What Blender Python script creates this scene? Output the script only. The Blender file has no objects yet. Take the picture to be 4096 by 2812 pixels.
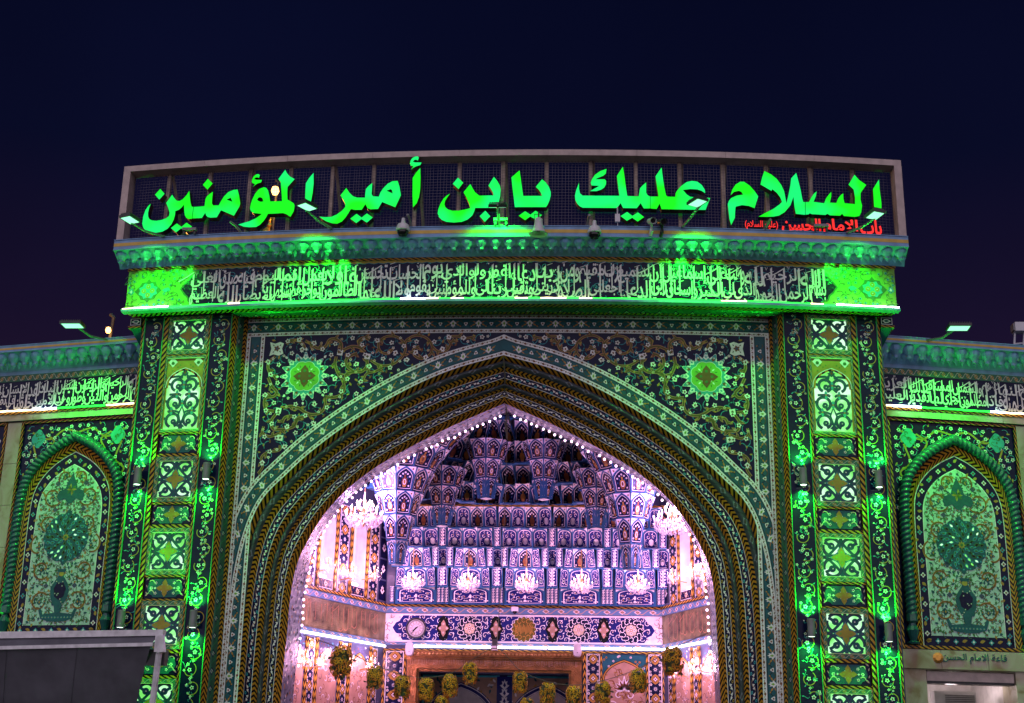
import bpy, bmesh, math, random
from mathutils import Vector, Matrix
import numpy as np
random.seed(7)
SC = bpy.context.scene
COL = SC.collection
rad = math.radians

# ------------------------------------------------------------------ camera
F_PX = 5304.21; CAM = np.array([1.5982, -22.8641, 1.7]); YAW, PITCH, ROLL = -0.0622, 0.3017, 0.0188
cy, sy, cp, sp = math.cos(YAW), math.sin(YAW), math.cos(PITCH), math.sin(PITCH)
FW = np.array([sy*cp, cy*cp, sp]); RT0 = np.array([cy, -sy, 0.0]); UP0 = np.cross(RT0, FW)
RT = math.cos(ROLL)*RT0 + math.sin(ROLL)*UP0; UP = -math.sin(ROLL)*RT0 + math.cos(ROLL)*UP0
cam = bpy.data.cameras.new('camera'); cam_o = bpy.data.objects.new('camera', cam); COL.objects.link(cam_o)
cam.sensor_width = 36; cam.lens = F_PX/4096*36; cam.clip_end = 3000; cam.clip_start = 0.1
cam_o.matrix_world = Matrix(((RT[0], UP[0], -FW[0], CAM[0]), (RT[1], UP[1], -FW[1], CAM[1]), (RT[2], UP[2], -FW[2], CAM[2]), (0, 0, 0, 1)))
SC.camera = cam_o

# ------------------------------------------------------------------ night sky, ambient glow of the plaza, exposure
world = bpy.data.worlds.new('World'); SC.world = world; world.use_nodes = True
nt = world.node_tree; nt.nodes.clear()
wo = nt.nodes.new('ShaderNodeOutputWorld'); bg = nt.nodes.new('ShaderNodeBackground')
tc = nt.nodes.new('ShaderNodeTexCoord'); sep = nt.nodes.new('ShaderNodeSeparateXYZ'); rmp = nt.nodes.new('ShaderNodeValToRGB')
nt.links.new(tc.outputs['Generated'], sep.inputs[0]); nt.links.new(sep.outputs['Z'], rmp.inputs[0])
cr = rmp.color_ramp; cr.elements[0].position = 0.0; cr.elements[0].color = (0.032, 0.012, 0.028, 1)
cr.elements[1].position = 0.62; cr.elements[1].color = (0.0012, 0.0022, 0.0135, 1)
e = cr.elements.new(0.30); e.color = (0.0085, 0.0050, 0.0215, 1)
e = cr.elements.new(0.42); e.color = (0.0026, 0.0034, 0.0180, 1)
nz = nt.nodes.new('ShaderNodeTexNoise'); nz.inputs['Scale'].default_value = 2.2; nz.inputs['Detail'].default_value = 4; nt.links.new(tc.outputs['Generated'], nz.inputs['Vector'])
nm = nt.nodes.new('ShaderNodeMapRange'); nm.inputs[1].default_value = 0.3; nm.inputs[2].default_value = 0.7; nm.inputs[3].default_value = 0.78; nm.inputs[4].default_value = 1.25; nt.links.new(nz.outputs['Fac'], nm.inputs[0])
wm = nt.nodes.new('ShaderNodeMix'); wm.data_type = 'RGBA'; wm.blend_type = 'MULTIPLY'; wm.inputs[0].default_value = 1.0; nt.links.new(rmp.outputs[0], wm.inputs[6]); nt.links.new(nm.outputs[0], wm.inputs[7])
nt.links.new(wm.outputs[2], bg.inputs[0]); bg.inputs[1].default_value = 1.0
nt.links.new(bg.outputs[0], wo.inputs[0])
sun = bpy.data.lights.new('plaza_glow', 'SUN'); sun.energy = 1.7; sun.angle = rad(110); sun.color = (0.98, 0.84, 1.0)
sun_o = bpy.data.objects.new('plaza_glow', sun); COL.objects.link(sun_o)
sun_o.rotation_euler = Vector((0.10, 1.0, -0.30)).to_track_quat('-Z', 'Y').to_euler()
SC.view_settings.view_transform = 'Standard'; SC.view_settings.look = 'None'
SC.view_settings.exposure = 0.0; SC.view_settings.gamma = 1.0

# ------------------------------------------------------------------ pixel -> place helpers (directions only, distance from the surface hit)
CURV = 0.011
def ray(px, py): return FW + RT*((px-2048)/F_PX) - UP*((py-1406)/F_PX)
def dep(px, py, y):
    v = ray(px, py); q = CAM + v*((y-CAM[1])/v[1]); return float(q[0]), float(q[2])
def fac(px, py, d):
    v = ray(px, py); t = 22.0
    for _ in range(20):
        q = CAM+v*t; t -= (q[1]-(CURV*q[0]**2-d))/(v[1]-2*CURV*q[0]*v[0])
    q = CAM+v*t; return float(q[0]), float(q[2])
def B(x, d, h): return (x, CURV*x*x-d, h)                       # bowed gate front: d = metres proud of it
WY0, WSL = 1.34, 0.23
def W(x, d, h): return (x, WY0+WSL*(abs(x)-7)-d, h)             # the boundary wall either side, falling back
SB, SK, SY = 3.285, 0.3664, 8.93
def SWALL(s, y, d, h): return (s*(SB+SK*(SY-y)-d*0.939), y-d*0.344, h)   # splayed side walls of the porch

# ------------------------------------------------------------------ materials
MATS = {}
def mat(key, col=(0.5, 0.5, 0.5), rough=0.3, metal=0.0, emit=None, es=0.0, var=0.12, bump=0.0, bscale=30, spec=0.5, trans=0.0, vscale=6.0):
    if key in MATS: return MATS[key]
    m = bpy.data.materials.new(key); m.use_nodes = True; n = m.node_tree; b = n.nodes['Principled BSDF']
    b.inputs['Base Color'].default_value = (*col, 1); b.inputs['Roughness'].default_value = rough; b.inputs['Metallic'].default_value = metal
    b.inputs['Specular IOR Level'].default_value = spec
    if trans: b.inputs['Transmission Weight'].default_value = trans
    t = None
    if var > 0 or bump > 0:
        t = n.nodes.new('ShaderNodeTexCoord')
    if var > 0:
        ns = n.nodes.new('ShaderNodeTexNoise'); ns.inputs['Scale'].default_value = vscale; ns.inputs['Detail'].default_value = 5
        n.links.new(t.outputs['Object'], ns.inputs['Vector'])
        mx = n.nodes.new('ShaderNodeMix'); mx.data_type = 'RGBA'; mx.blend_type = 'MULTIPLY'
        mr = n.nodes.new('ShaderNodeMapRange'); mr.inputs[1].default_value = 0.3; mr.inputs[2].default_value = 0.7
        mr.inputs[3].default_value = 1-2*var; mr.inputs[4].default_value = 1.0+var
        n.links.new(ns.outputs['Fac'], mr.inputs[0])
        mx.inputs[0].default_value = 1.0; mx.inputs[6].default_value = (*col, 1)
        n.links.new(mr.outputs[0], mx.inputs[7]); n.links.new(mx.outputs[2], b.inputs['Base Color'])
    if bump > 0:
        nb = n.nodes.new('ShaderNodeTexNoise'); nb.inputs['Scale'].default_value = bscale; nb.inputs['Detail'].default_value = 2
        n.links.new(t.outputs['Object'], nb.inputs['Vector'])
        bp = n.nodes.new('ShaderNodeBump'); bp.inputs['Strength'].default_value = bump; bp.inputs['Distance'].default_value = 0.02
        n.links.new(nb.outputs['Fac'], bp.inputs['Height']); n.links.new(bp.outputs[0], b.inputs['Normal'])
    if emit is not None:
        b.inputs['Emission Color'].default_value = (*emit, 1); b.inputs['Emission Strength'].default_value = es
    MATS[key] = m; return m
G = dict(rough=0.16, bump=0.25, bscale=16, var=0.10, spec=0.14)          # glazed tile
mat('navy', (0.006, 0.008, 0.045), **G); mat('blue', (0.014, 0.018, 0.15), **G); mat('teal', (0.018, 0.105, 0.13), **G)
mat('turq', (0.05, 0.34, 0.40), **G); mat('white', (0.80, 0.79, 0.79), **G); mat('gold', (0.42, 0.23, 0.045), **G)
mat('ochre', (0.40, 0.30, 0.05), **G); mat('brown', (0.19, 0.075, 0.03), **G); mat('leaf', (0.055, 0.16, 0.05), **G); mat('black', (0.008, 0.008, 0.010), **G)
mat('trim', (0.05, 0.30, 0.12), **G); mat('lime', (0.20, 0.42, 0.06), **G); mat('cream', (0.60, 0.50, 0.36), **G); mat('slate', (0.07, 0.085, 0.15), **G); mat('olive', (0.11, 0.10, 0.02), **G)
mat('frameblue', (0.03, 0.11, 0.24), **G); mat('tan', (0.40, 0.20, 0.10), **G)
mat('silver', (0.24, 0.25, 0.38), rough=0.26, bump=0.9, bscale=22, var=0.2)
mat('paint_blue', (0.17, 0.34, 0.58), rough=0.35, var=0.12); mat('paint_yellow', (0.62, 0.40, 0.06), rough=0.4, var=0.1)
mat('beige_metal', (0.50, 0.40, 0.37), rough=0.45, var=0.12); mat('post_metal', (0.40, 0.31, 0.24), rough=0.5, var=0.25); mat('dark_metal', (0.03, 0.032, 0.034), rough=0.4, var=0.2)
mat('wire', (0.10, 0.085, 0.105), rough=0.4, metal=0.6, var=0.0); mat('grey_metal', (0.22, 0.22, 0.25), rough=0.35, metal=0.4, var=0.1)
mat('white_plastic', (0.62, 0.62, 0.64), rough=0.35, var=0.05); mat('lamp_grey', (0.20, 0.205, 0.215), rough=0.35, var=0.1)
mat('awning_white', (0.78, 0.78, 0.80), rough=0.4, var=0.15); mat('fabric', (0.125, 0.125, 0.15), rough=0.9, var=0.15, vscale=2.5, bump=0.15, bscale=60); mat('gilt', (0.30, 0.135, 0.04), rough=0.3, metal=0.6, var=0.25, bump=0.5, bscale=45)
mat('letter_side', (0.05, 0.035, 0.02), rough=0.3, metal=0.3, var=0.3); mat('plaster', (0.66, 0.62, 0.60), rough=0.7, var=0.08)
mat('rope_teal', (0.02, 0.125, 0.115), rough=0.2, var=0.1); mat('stone_dark', (0.05, 0.048, 0.05), rough=0.8, var=0.3)
mat('asphalt', (0.06, 0.058, 0.055), rough=0.8, var=0.3); mat('crystal', (0.86, 0.80, 0.84), rough=0.08, var=0.0, trans=0.35)
mat('gold_leaf', (0.65, 0.32, 0.07), rough=0.3, metal=0.8, var=0.2); mat('brass', (0.5, 0.3, 0.1), rough=0.3, metal=0.8, var=0.1)
mat('petal', (0.98, 0.50, 0.015), rough=0.6, var=0.25, vscale=30); mat('petal2', (0.85, 0.30, 0.010), rough=0.6, var=0.25, vscale=30); mat('basket_leaf', (0.045, 0.06, 0.015), rough=0.6, var=0.3); mat('disk', (0.06, 0.03, 0.012), rough=0.8, var=0.2)
mat('smoked', (0.01, 0.01, 0.012), rough=0.05, var=0.0); mat('cord', (0.12, 0.10, 0.08), rough=0.8, var=0.0)
mat('pale', (0.46, 0.64, 0.58), **G); mat('tan_inlay', (0.42, 0.27, 0.19), **G); mat('olive_tile', (0.17, 0.14, 0.06), rough=0.22, bump=0.4, bscale=30, var=0.35, vscale=4)
def emat(key, col, s): return mat(key, (0.02, 0.02, 0.02), 0.4, 0, col, s, 0)
emat('red_face', (1.0, 0.012, 0.006), 1.25)
emat('led_green', (0.02, 1.0, 0.05), 3.2); emat('led_warm', (1.0, 0.80, 0.42), 5.0); emat('led_white', (0.74, 0.86, 1.0), 14.0)
emat('flood_face', (0.30, 1.0, 0.55), 1.6); emat('bulb_pink', (1.0, 0.70, 0.96), 3.0); emat('candle', (1.0, 0.70, 0.66), 9.0)
emat('tube_violet', (0.82, 0.74, 1.0), 7.0); emat('lamp_face', (0.65, 1.0, 0.75), 5.0); emat('sodium', (1.0, 0.46, 0.12), 7.0); emat('niche_wall_glow', (1.0, 0.70, 0.86), 1.1)  # the last one paints lamplight onto the white niche walls as emission
emat('dome_lamp', (0.35, 1.0, 0.7), 6.0); emat('ceiling_lamp', (1.0, 0.85, 0.75), 2.5)

def node_mat(key, fn, rough=0.2):
    m = bpy.data.materials.new(key); m.use_nodes = True; n = m.node_tree; b = n.nodes['Principled BSDF']; b.inputs['Roughness'].default_value = rough; b.inputs['Specular IOR Level'].default_value = 0.14
    fn(n, b); MATS[key] = m; return m
def M_(n, op, a, b=None, c=None):
    nd = n.nodes.new('ShaderNodeMath'); nd.operation = op
    for i, x in enumerate((a, b, c)):
        if x is None: continue
        if isinstance(x, (int, float)): nd.inputs[i].default_value = x
        else: n.links.new(x, nd.inputs[i])
    return nd.outputs[0]
def mixc(n, f, c1, c2):
    mx = n.nodes.new('ShaderNodeMix'); mx.data_type = 'RGBA'
    if isinstance(f, (int, float)): mx.inputs[0].default_value = f
    else: n.links.new(f, mx.inputs[0])
    for i, c in ((6, c1), (7, c2)):
        if isinstance(c, tuple): mx.inputs[i].default_value = (*c, 1)
        else: n.links.new(c, mx.inputs[i])
    return mx.outputs[2]
def bumpy(n, b, scale=16, st=0.25):
    t = n.nodes.new('ShaderNodeTexCoord'); nb = n.nodes.new('ShaderNodeTexNoise'); nb.inputs['Scale'].default_value = scale; nb.inputs['Detail'].default_value = 2
    n.links.new(t.outputs['Object'], nb.inputs['Vector']); bp = n.nodes.new('ShaderNodeBump'); bp.inputs['Strength'].default_value = st; bp.inputs['Distance'].default_value = 0.02
    n.links.new(nb.outputs['Fac'], bp.inputs['Height']); n.links.new(bp.outputs[0], b.inputs['Normal'])
def zigmat(key, period, k, gold=(0.50, 0.225, 0.022), dark=(0.008, 0.008, 0.010)):
    def fn(n, b):
        uv = n.nodes.new('ShaderNodeUVMap'); s = n.nodes.new('ShaderNodeSeparateXYZ'); n.links.new(uv.outputs[0], s.inputs[0])
        tri = M_(n, 'ABSOLUTE', M_(n, 'SUBTRACT', s.outputs[1], 0.5)) if k > 0 else s.outputs[1]
        v = M_(n, 'FRACT', M_(n, 'ADD', M_(n, 'DIVIDE', s.outputs[0], period), M_(n, 'MULTIPLY', tri, abs(k))))
        n.links.new(mixc(n, M_(n, 'GREATER_THAN', v, 0.5), gold, dark), b.inputs['Base Color']); bumpy(n, b)
    return node_mat(key, fn, 0.16)
zigmat('zig', 0.085, 1.2); zigmat('diag', 0.12, -0.9); zigmat('zig2', 0.10, 2.4); zigmat('diag_in', 0.16, -0.9, (0.5, 0.27, 0.04)); zigmat('zig_in', 0.17, 1.2, (0.55, 0.30, 0.04))
def band_tile(key, ground, accents, per=0.16):
    # small repeated tile border, too fine to pick apart
    def fn(n, b):
        uv = n.nodes.new('ShaderNodeUVMap'); s = n.nodes.new('ShaderNodeSeparateXYZ'); n.links.new(uv.outputs[0], s.inputs[0])
        u = M_(n, 'ABSOLUTE', M_(n, 'SUBTRACT', M_(n, 'FRACT', M_(n, 'DIVIDE', s.outputs[0], per)), 0.5)); v = M_(n, 'ABSOLUTE', M_(n, 'SUBTRACT', s.outputs[1], 0.5))
        dd = M_(n, 'ADD', M_(n, 'MULTIPLY', u, 1.6), v)
        c = mixc(n, M_(n, 'LESS_THAN', dd, 0.38), ground, accents[0]); c = mixc(n, M_(n, 'LESS_THAN', dd, 0.22), c, accents[1])
        u2 = M_(n, 'SINE', M_(n, 'MULTIPLY', s.outputs[0], 6.283/per*1.0)); w = M_(n, 'ABSOLUTE', M_(n, 'SUBTRACT', M_(n, 'SUBTRACT', s.outputs[1], 0.5), M_(n, 'MULTIPLY', u2, 0.33)))
        c = mixc(n, M_(n, 'LESS_THAN', w, 0.07), c, accents[2]); n.links.new(c, b.inputs['Base Color']); bumpy(n, b)
    return node_mat(key, fn, 0.18)
band_tile('border_diamond', (0.05, 0.14, 0.10), ((0.5, 0.3, 0.06), (0.10, 0.05, 0.02), (0.45, 0.42, 0.35)))
band_tile('border_roll', (0.035, 0.10, 0.07), ((0.012, 0.03, 0.06), (0.35, 0.35, 0.35), (0.03, 0.16, 0.08)), 0.30)
band_tile('border_grey', (0.055, 0.065, 0.075), ((0.16, 0.18, 0.22), (0.08, 0.06, 0.05), (0.035, 0.045, 0.05)), 0.34)
band_tile('border_porch', (0.10, 0.20, 0.34), ((0.62, 0.55, 0.52), (0.2, 0.09, 0.06), (0.40, 0.27, 0.2)), 0.36)
def marble(n, b):
    t = n.nodes.new('ShaderNodeTexCoord'); a = n.nodes.new('ShaderNodeTexNoise'); a.inputs['Scale'].default_value = 1.8; a.inputs['Detail'].default_value = 7; a.inputs['Distortion'].default_value = 1.4
    n.links.new(t.outputs['Object'], a.inputs['Vector']); r = n.nodes.new('ShaderNodeValToRGB'); n.links.new(a.outputs['Fac'], r.inputs[0])
    r.color_ramp.elements[0].position = 0.34; r.color_ramp.elements[0].color = (0.30, 0.23, 0.13, 1); r.color_ramp.elements[1].position = 0.66; r.color_ramp.elements[1].color = (0.50, 0.46, 0.36, 1)
    e = r.color_ramp.elements.new(0.47); e.color = (0.43, 0.38, 0.27, 1); n.links.new(r.outputs[0], b.inputs['Base Color'])
node_mat('marble', marble, 0.3)
def glow_glass(n, b):
    t = n.nodes.new('ShaderNodeTexCoord'); a = n.nodes.new('ShaderNodeTexNoise'); a.inputs['Scale'].default_value = 3.2; a.inputs['Detail'].default_value = 2
    oi = n.nodes.new('ShaderNodeObjectInfo'); ad = n.nodes.new('ShaderNodeVectorMath'); ad.operation = 'ADD'
    ml = n.nodes.new('ShaderNodeMath'); ml.operation = 'MULTIPLY'; ml.inputs[1].default_value = 37.0; n.links.new(oi.outputs['Random'], ml.inputs[0])
    n.links.new(t.outputs['Object'], ad.inputs[0]); n.links.new(ml.outputs[0], ad.inputs[1]); n.links.new(ad.outputs[0], a.inputs['Vector'])
    r = n.nodes.new('ShaderNodeValToRGB'); n.links.new(a.outputs['Fac'], r.inputs[0]); r.color_ramp.elements[0].position = 0.36; r.color_ramp.elements[0].color = (0.16, 0.70, 0.12, 1)
    r.color_ramp.elements[1].position = 0.62; r.color_ramp.elements[1].color = (0.66, 1.0, 0.74, 1); e = r.color_ramp.elements.new(0.50); e.color = (0.30, 0.92, 0.30, 1)
    b.inputs['Base Color'].default_value = (0.1, 0.3, 0.1, 1); n.links.new(r.outputs[0], b.inputs['Emission Color']); b.inputs['Emission Strength'].default_value = 1.15
node_mat('glow_glass', glow_glass, 0.15)
def letter_face(n, b):
    t = n.nodes.new('ShaderNodeTexCoord'); a = n.nodes.new('ShaderNodeTexNoise'); a.inputs['Scale'].default_value = 1.6; a.inputs['Detail'].default_value = 1
    n.links.new(t.outputs['Object'], a.inputs['Vector']); b.inputs['Base Color'].default_value = (0.02, 0.15, 0.02, 1)
    mr = n.nodes.new('ShaderNodeMapRange'); mr.inputs[1].default_value = 0.40; mr.inputs[2].default_value = 0.62; n.links.new(a.outputs['Fac'], mr.inputs[0])
    n.links.new(mixc(n, mr.outputs[0], (0.0, 1.0, 0.004), (0.0, 1.0, 0.20)), b.inputs['Emission Color']); b.inputs['Emission Strength'].default_value = 1.0
node_mat('letter_face', letter_face, 0.3)

# ------------------------------------------------------------------ mesh helpers
class MB:
    def __init__(s): s.v = []; s.f = []; s.m = []; s.uv = []; s.keys = []
    def k(s, key):
        if key not in s.keys: s.keys.append(key)
        return s.keys.index(key)
    def face(s, pts, key, uv=None):
        b = len(s.v); s.v += [tuple(map(float, p)) for p in pts]; s.f.append(tuple(range(b, b+len(pts)))); s.m.append(s.k(key))
        s.uv.append(uv if uv else [(0.0, 0.0)]*len(pts))
    def grid(s, fn, nu, nv, key, uvfn=None, flip=False):      # fn(a,b) with a,b in 0..1
        for i in range(nu):
            for j in range(nv):
                ab = [(i/nu, j/nv), ((i+1)/nu, j/nv), ((i+1)/nu, (j+1)/nv), (i/nu, (j+1)/nv)]
                if flip: ab = ab[::-1]
                s.face([fn(*q) for q in ab], key, [uvfn(*q) for q in ab] if uvfn else None)
    def hexa(s, c, key, skip=()):                               # 8 corners: bottom 0-3 (ccw from above), top 4-7
        for n, q in (('b', (3, 2, 1, 0)), ('t', (4, 5, 6, 7)), ('0', (0, 1, 5, 4)), ('1', (1, 2, 6, 5)), ('2', (2, 3, 7, 6)), ('3', (3, 0, 4, 7))):
            if n not in skip: s.face([c[i] for i in q], key)
    def box(s, x0, x1, y0, y1, z0, z1, key): s.hexa([(x0, y0, z0), (x1, y0, z0), (x1, y1, z0), (x0, y1, z0), (x0, y0, z1), (x1, y0, z1), (x1, y1, z1), (x0, y1, z1)], key)
    def bar(s, P, x0, x1, h0, h1, d0, d1, key, seg=1, back=False, vert=False, ends=True, keytop=None):
        # bar on a mapped front P(x,d,h); d1 proud face, d0 back; uv metres along the long side
        for i in range(seg):
            a, b = x0+(x1-x0)*i/seg, x0+(x1-x0)*(i+1)/seg
            if vert: uv = [(h0, 0), (h0, 1), (h1, 1), (h1, 0)]
            else: uv = [(a, 0), (b, 0), (b, 1), (a, 1)]
            s.face([P(a, d1, h0), P(b, d1, h0), P(b, d1, h1), P(a, d1, h1)], key, uv)
            s.face([P(a, d0, h0), P(b, d0, h0), P(b, d1, h0), P(a, d1, h0)], keytop or key, [(a, 0), (b, 0), (b, 1), (a, 1)])
            s.face([P(a, d1, h1), P(b, d1, h1), P(b, d0, h1), P(a, d0, h1)], keytop or key, [(a, 0), (b, 0), (b, 1), (a, 1)])
            if back: s.face([P(b, d0, h0), P(a, d0, h0), P(a, d0, h1), P(b, d0, h1)], key)
        if ends:
            s.face([P(x0, d0, h0), P(x0, d1, h0), P(x0, d1, h1), P(x0, d0, h1)], keytop or key, [(h0, 0), (h0, 1), (h1, 1), (h1, 0)])
            s.face([P(x1, d1, h0), P(x1, d0, h0), P(x1, d0, h1), P(x1, d1, h1)], keytop or key, [(h0, 0), (h0, 1), (h1, 1), (h1, 0)])
    def tube(s, pts, r, key, n=8, cap=True, rs=None):
        pts = [Vector(p) for p in pts]; rings = []
        for i, p in enumerate(pts):
            t = (pts[min(i+1, len(pts)-1)]-pts[max(i-1, 0)]).normalized()
            a = t.cross(Vector((0, 0, 1)) if abs(t.z) < 0.9 else Vector((1, 0, 0))).normalized(); b = t.cross(a)
            rr = rs[i] if rs else r
            rings.append([p+(a*math.cos(2*math.pi*k/n)+b*math.sin(2*math.pi*k/n))*rr for k in range(n)])
        for i in range(len(rings)-1):
            for k in range(n):
                s.face([rings[i][k], rings[i+1][k], rings[i+1][(k+1) % n], rings[i][(k+1) % n]], key)
        if cap: s.face(rings[0], key); s.face(rings[-1][::-1], key)
    def lathe(s, prof, key, n=16, o=(0, 0, 0), axis='z', keys=None):
        def pt(r, z, a):
            if axis == 'z': return (o[0]+r*math.cos(a), o[1]+r*math.sin(a), o[2]+z)
            return (o[0]+r*math.cos(a), o[1]+z, o[2]+r*math.sin(a))
        for i in range(len(prof)-1):
            for k in range(n):
                a, b = 2*math.pi*k/n, 2*math.pi*(k+1)/n
                s.face([pt(*prof[i], a), pt(*prof[i], b), pt(*prof[i+1], b), pt(*prof[i+1], a)], keys[i] if keys else key)
    def build(s, name, parent=None, smooth=False, weld=False, data=None):
        me = bpy.data.meshes.new(name); me.from_pydata(s.v, [], s.f)
        for k in s.keys: me.materials.append(MATS[k])
        me.polygons.foreach_set('material_index', s.m)
        ul = me.uv_layers.new(name='UVMap'); ul.data.foreach_set('uv', [c for f in s.uv for p in f for c in p])
        if weld:
            bm = bmesh.new(); bm.from_mesh(me); bmesh.ops.remove_doubles(bm, verts=bm.verts, dist=1e-4); bmesh.ops.recalc_face_normals(bm, faces=bm.faces); bm.to_mesh(me); bm.free()
        if smooth: me.polygons.foreach_set('use_smooth', [True]*len(me.polygons))
        me.update(); return link(name, me, parent)
def link(name, me, parent=None, loc=None, rz=0.0, scale=None):
    o = bpy.data.objects.new(name, me); COL.objects.link(o)
    if parent is not None: o.parent = parent
    if loc is not None: o.location = loc
    if rz: o.rotation_euler = (0, 0, rz)
    if scale is not None: o.scale = scale
    return o
def thing(name, label, cat, loc=(0, 0, 0), group=None):
    o = bpy.data.objects.new(name, None); COL.objects.link(o); o.location = loc; o.empty_display_size = 0.2
    o['label'] = label; o['category'] = cat
    if group: o['group'] = group
    return o
def tag(o, label, cat, group=None):
    o['label'] = label; o['category'] = cat
    if group: o['group'] = group
    return o

# flat ornament cut from 2-d shapes and laid on a mapped surface
class Canvas:
    def __init__(s): s.p = []
    def poly(s, pts, key, z=1): s.p.append((list(pts), key, z))
    def rect(s, x0, y0, x1, y1, key, z=0, nx=1, ny=1):
        for i in range(nx):
            for j in range(ny):
                a, b, c, d = x0+(x1-x0)*i/nx, x0+(x1-x0)*(i+1)/nx, y0+(y1-y0)*j/ny, y0+(y1-y0)*(j+1)/ny
                s.poly([(a, c), (b, c), (b, d), (a, d)], key, z)
    def disk(s, x, y, r, key, z=1, n=10, sy=1.0): s.poly([(x+r*math.cos(2*math.pi*k/n), y+r*sy*math.sin(2*math.pi*k/n)) for k in range(n)], key, z)
    def ring(s, x, y, r0, r1, key, z=1, n=20, a0=0.0, a1=2*math.pi):
        for k in range(n):
            a, b = a0+(a1-a0)*k/n, a0+(a1-a0)*(k+1)/n
            s.poly([(x+r0*math.cos(a), y+r0*math.sin(a)), (x+r1*math.cos(a), y+r1*math.sin(a)), (x+r1*math.cos(b), y+r1*math.sin(b)), (x+r0*math.cos(b), y+r0*math.sin(b))], key, z)
    def stroke(s, pts, w, key, z=1, taper=False):
        n = len(pts); L = []; R = []
        for i, (x, y) in enumerate(pts):
            x0, y0 = pts[max(i-1, 0)]; x1, y1 = pts[min(i+1, n-1)]; l = math.hypot(x1-x0, y1-y0) or 1e-6
            nx, ny = -(y1-y0)/l, (x1-x0)/l; ww = w/2*((1-0.85*i/(n-1)) if taper else 1)
            L.append((x+nx*ww, y+ny*ww)); R.append((x-nx*ww, y-ny*ww))
        for i in range(n-1): s.poly([R[i], R[i+1], L[i+1], L[i]], key, z)
    def leaf(s, x, y, a, l, w, key, z=1):
        c, sn = math.cos(a), math.sin(a)
        s.poly([(x+u*c-v*sn, y+u*sn+v*c) for u, v in ((0, 0), (l*0.3, -w/2), (l*0.65, -w*0.35), (l, 0), (l*0.6, w*0.45), (l*0.25, w*0.4))], key, z)
    def flower(s, x, y, r, key='white', ck='brown', z=2, n=5, a0=0.0):
        pts = []
        for k in range(n*4):
            a = a0+2*math.pi*k/(n*4); pts.append((x+r*(0.78+0.22*math.cos(n*(a-a0)))*math.cos(a), y+r*(0.78+0.22*math.cos(n*(a-a0)))*math.sin(a)))
        s.poly(pts, key, z); s.disk(x, y, r*0.42, ck, z+1, 6)
    def lotus(s, x, y, r, a, key='white', ck='gold', z=2):
        c, sn = math.cos(a), math.sin(a)
        T = lambda q: [(x+r*(u*c-v*sn), y+r*(u*sn+v*c)) for u, v in q]
        s.poly(T([(-1, 0), (-0.55, -0.5), (-0.1, -0.95), (0.1, -0.45), (0.75, -0.55), (0.6, -0.2), (1.1, 0), (0.6, 0.2), (0.75, 0.55), (0.1, 0.45), (-0.1, 0.95), (-0.55, 0.5)]), key, z)
        s.poly(T([(-0.5, 0), (-0.1, -0.3), (0.5, 0), (-0.1, 0.3)]), ck, z+1)
    def add(s, o, mirror=False, dx=0, dy=0, sx=1, sy=1):
        for pts, k, z in o.p:
            q = [((-x if mirror else x)*sx+dx, y*sy+dy) for x, y in pts]; s.p.append((q[::-1] if mirror else q, k, z))
    def build(s, name, fn, parent=None, step=0.0022, thick=0.0):
        mb = MB()
        for pts, k, z in s.p:
            q = [fn(x, y, z*step) for x, y in pts]; mb.face(q, k, [(x, y) for x, y in pts])
            if thick:
                qb = [fn(x, y, z*step-thick) for x, y in pts]; n = len(q)
                for i in range(n): mb.face([q[i], qb[i], qb[(i+1) % n], q[(i+1) % n]], k)
        return mb.build(name, parent)
def arc(x, y, r, a0, a1, n=14, r1=None):
    r1 = r if r1 is None else r1
    return [(x+(r+(r1-r)*k/n)*math.cos(a0+(a1-a0)*k/n), y+(r+(r1-r)*k/n)*math.sin(a0+(a1-a0)*k/n)) for k in range(n+1)]
def spline(pts, n=8, closed=False):
    out = []; N = len(pts); rng = range(N if closed else N-1)
    g = (lambda i: pts[i % N]) if closed else (lambda i: pts[i] if 0 <= i < N else (tuple(2*np.array(pts[0])-np.array(pts[1])) if i < 0 else tuple(2*np.array(pts[-1])-np.array(pts[-2]))))
    for i in rng:
        p0, p1, p2, p3 = (np.array(g(i+k), float) for k in (-1, 0, 1, 2))
        for k in range(n):
            t = k/n; out.append(tuple(0.5*((2*p1)+(-p0+p2)*t+(2*p0-5*p1+4*p2-p3)*t*t+(-p0+3*p1-3*p2+p3)*t**3)))
    if not closed: out.append(tuple(map(float, pts[-1])))
    return out
def resample(pts, n):
    P = np.array(pts, float); d = np.r_[0, np.cumsum(np.hypot(*np.diff(P, axis=0).T))]; t = np.linspace(0, d[-1], n+1)
    return [(float(a), float(b)) for a, b in zip(np.interp(t, d, P[:, 0]), np.interp(t, d, P[:, 1]))], float(d[-1])

# ------------------------------------------------------------------ arabic lettering
AR = {}
_c = 0xFE80
for ch, nf in zip([0x621, 0x622, 0x623, 0x624, 0x625, 0x626, 0x627, 0x628, 0x629, 0x62A, 0x62B, 0x62C, 0x62D, 0x62E, 0x62F, 0x630, 0x631, 0x632, 0x633, 0x634, 0x635, 0x636, 0x637, 0x638, 0x639, 0x63A, 0x641, 0x642, 0x643, 0x644, 0x645, 0x646, 0x647, 0x648, 0x649, 0x64A],
                  [1, 2, 2, 2, 2, 4, 2, 4, 2, 4, 4, 4, 4, 4, 2, 2, 2, 2, 4, 4, 4, 4, 4, 4, 4, 4, 4, 4, 4, 4, 4, 4, 4, 2, 2, 4]):
    AR[chr(ch)] = (_c, nf); _c += nf
LA = {'\u0622': 0xFEF5, '\u0623': 0xFEF7, '\u0625': 0xFEF9, '\u0627': 0xFEFB}
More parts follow.
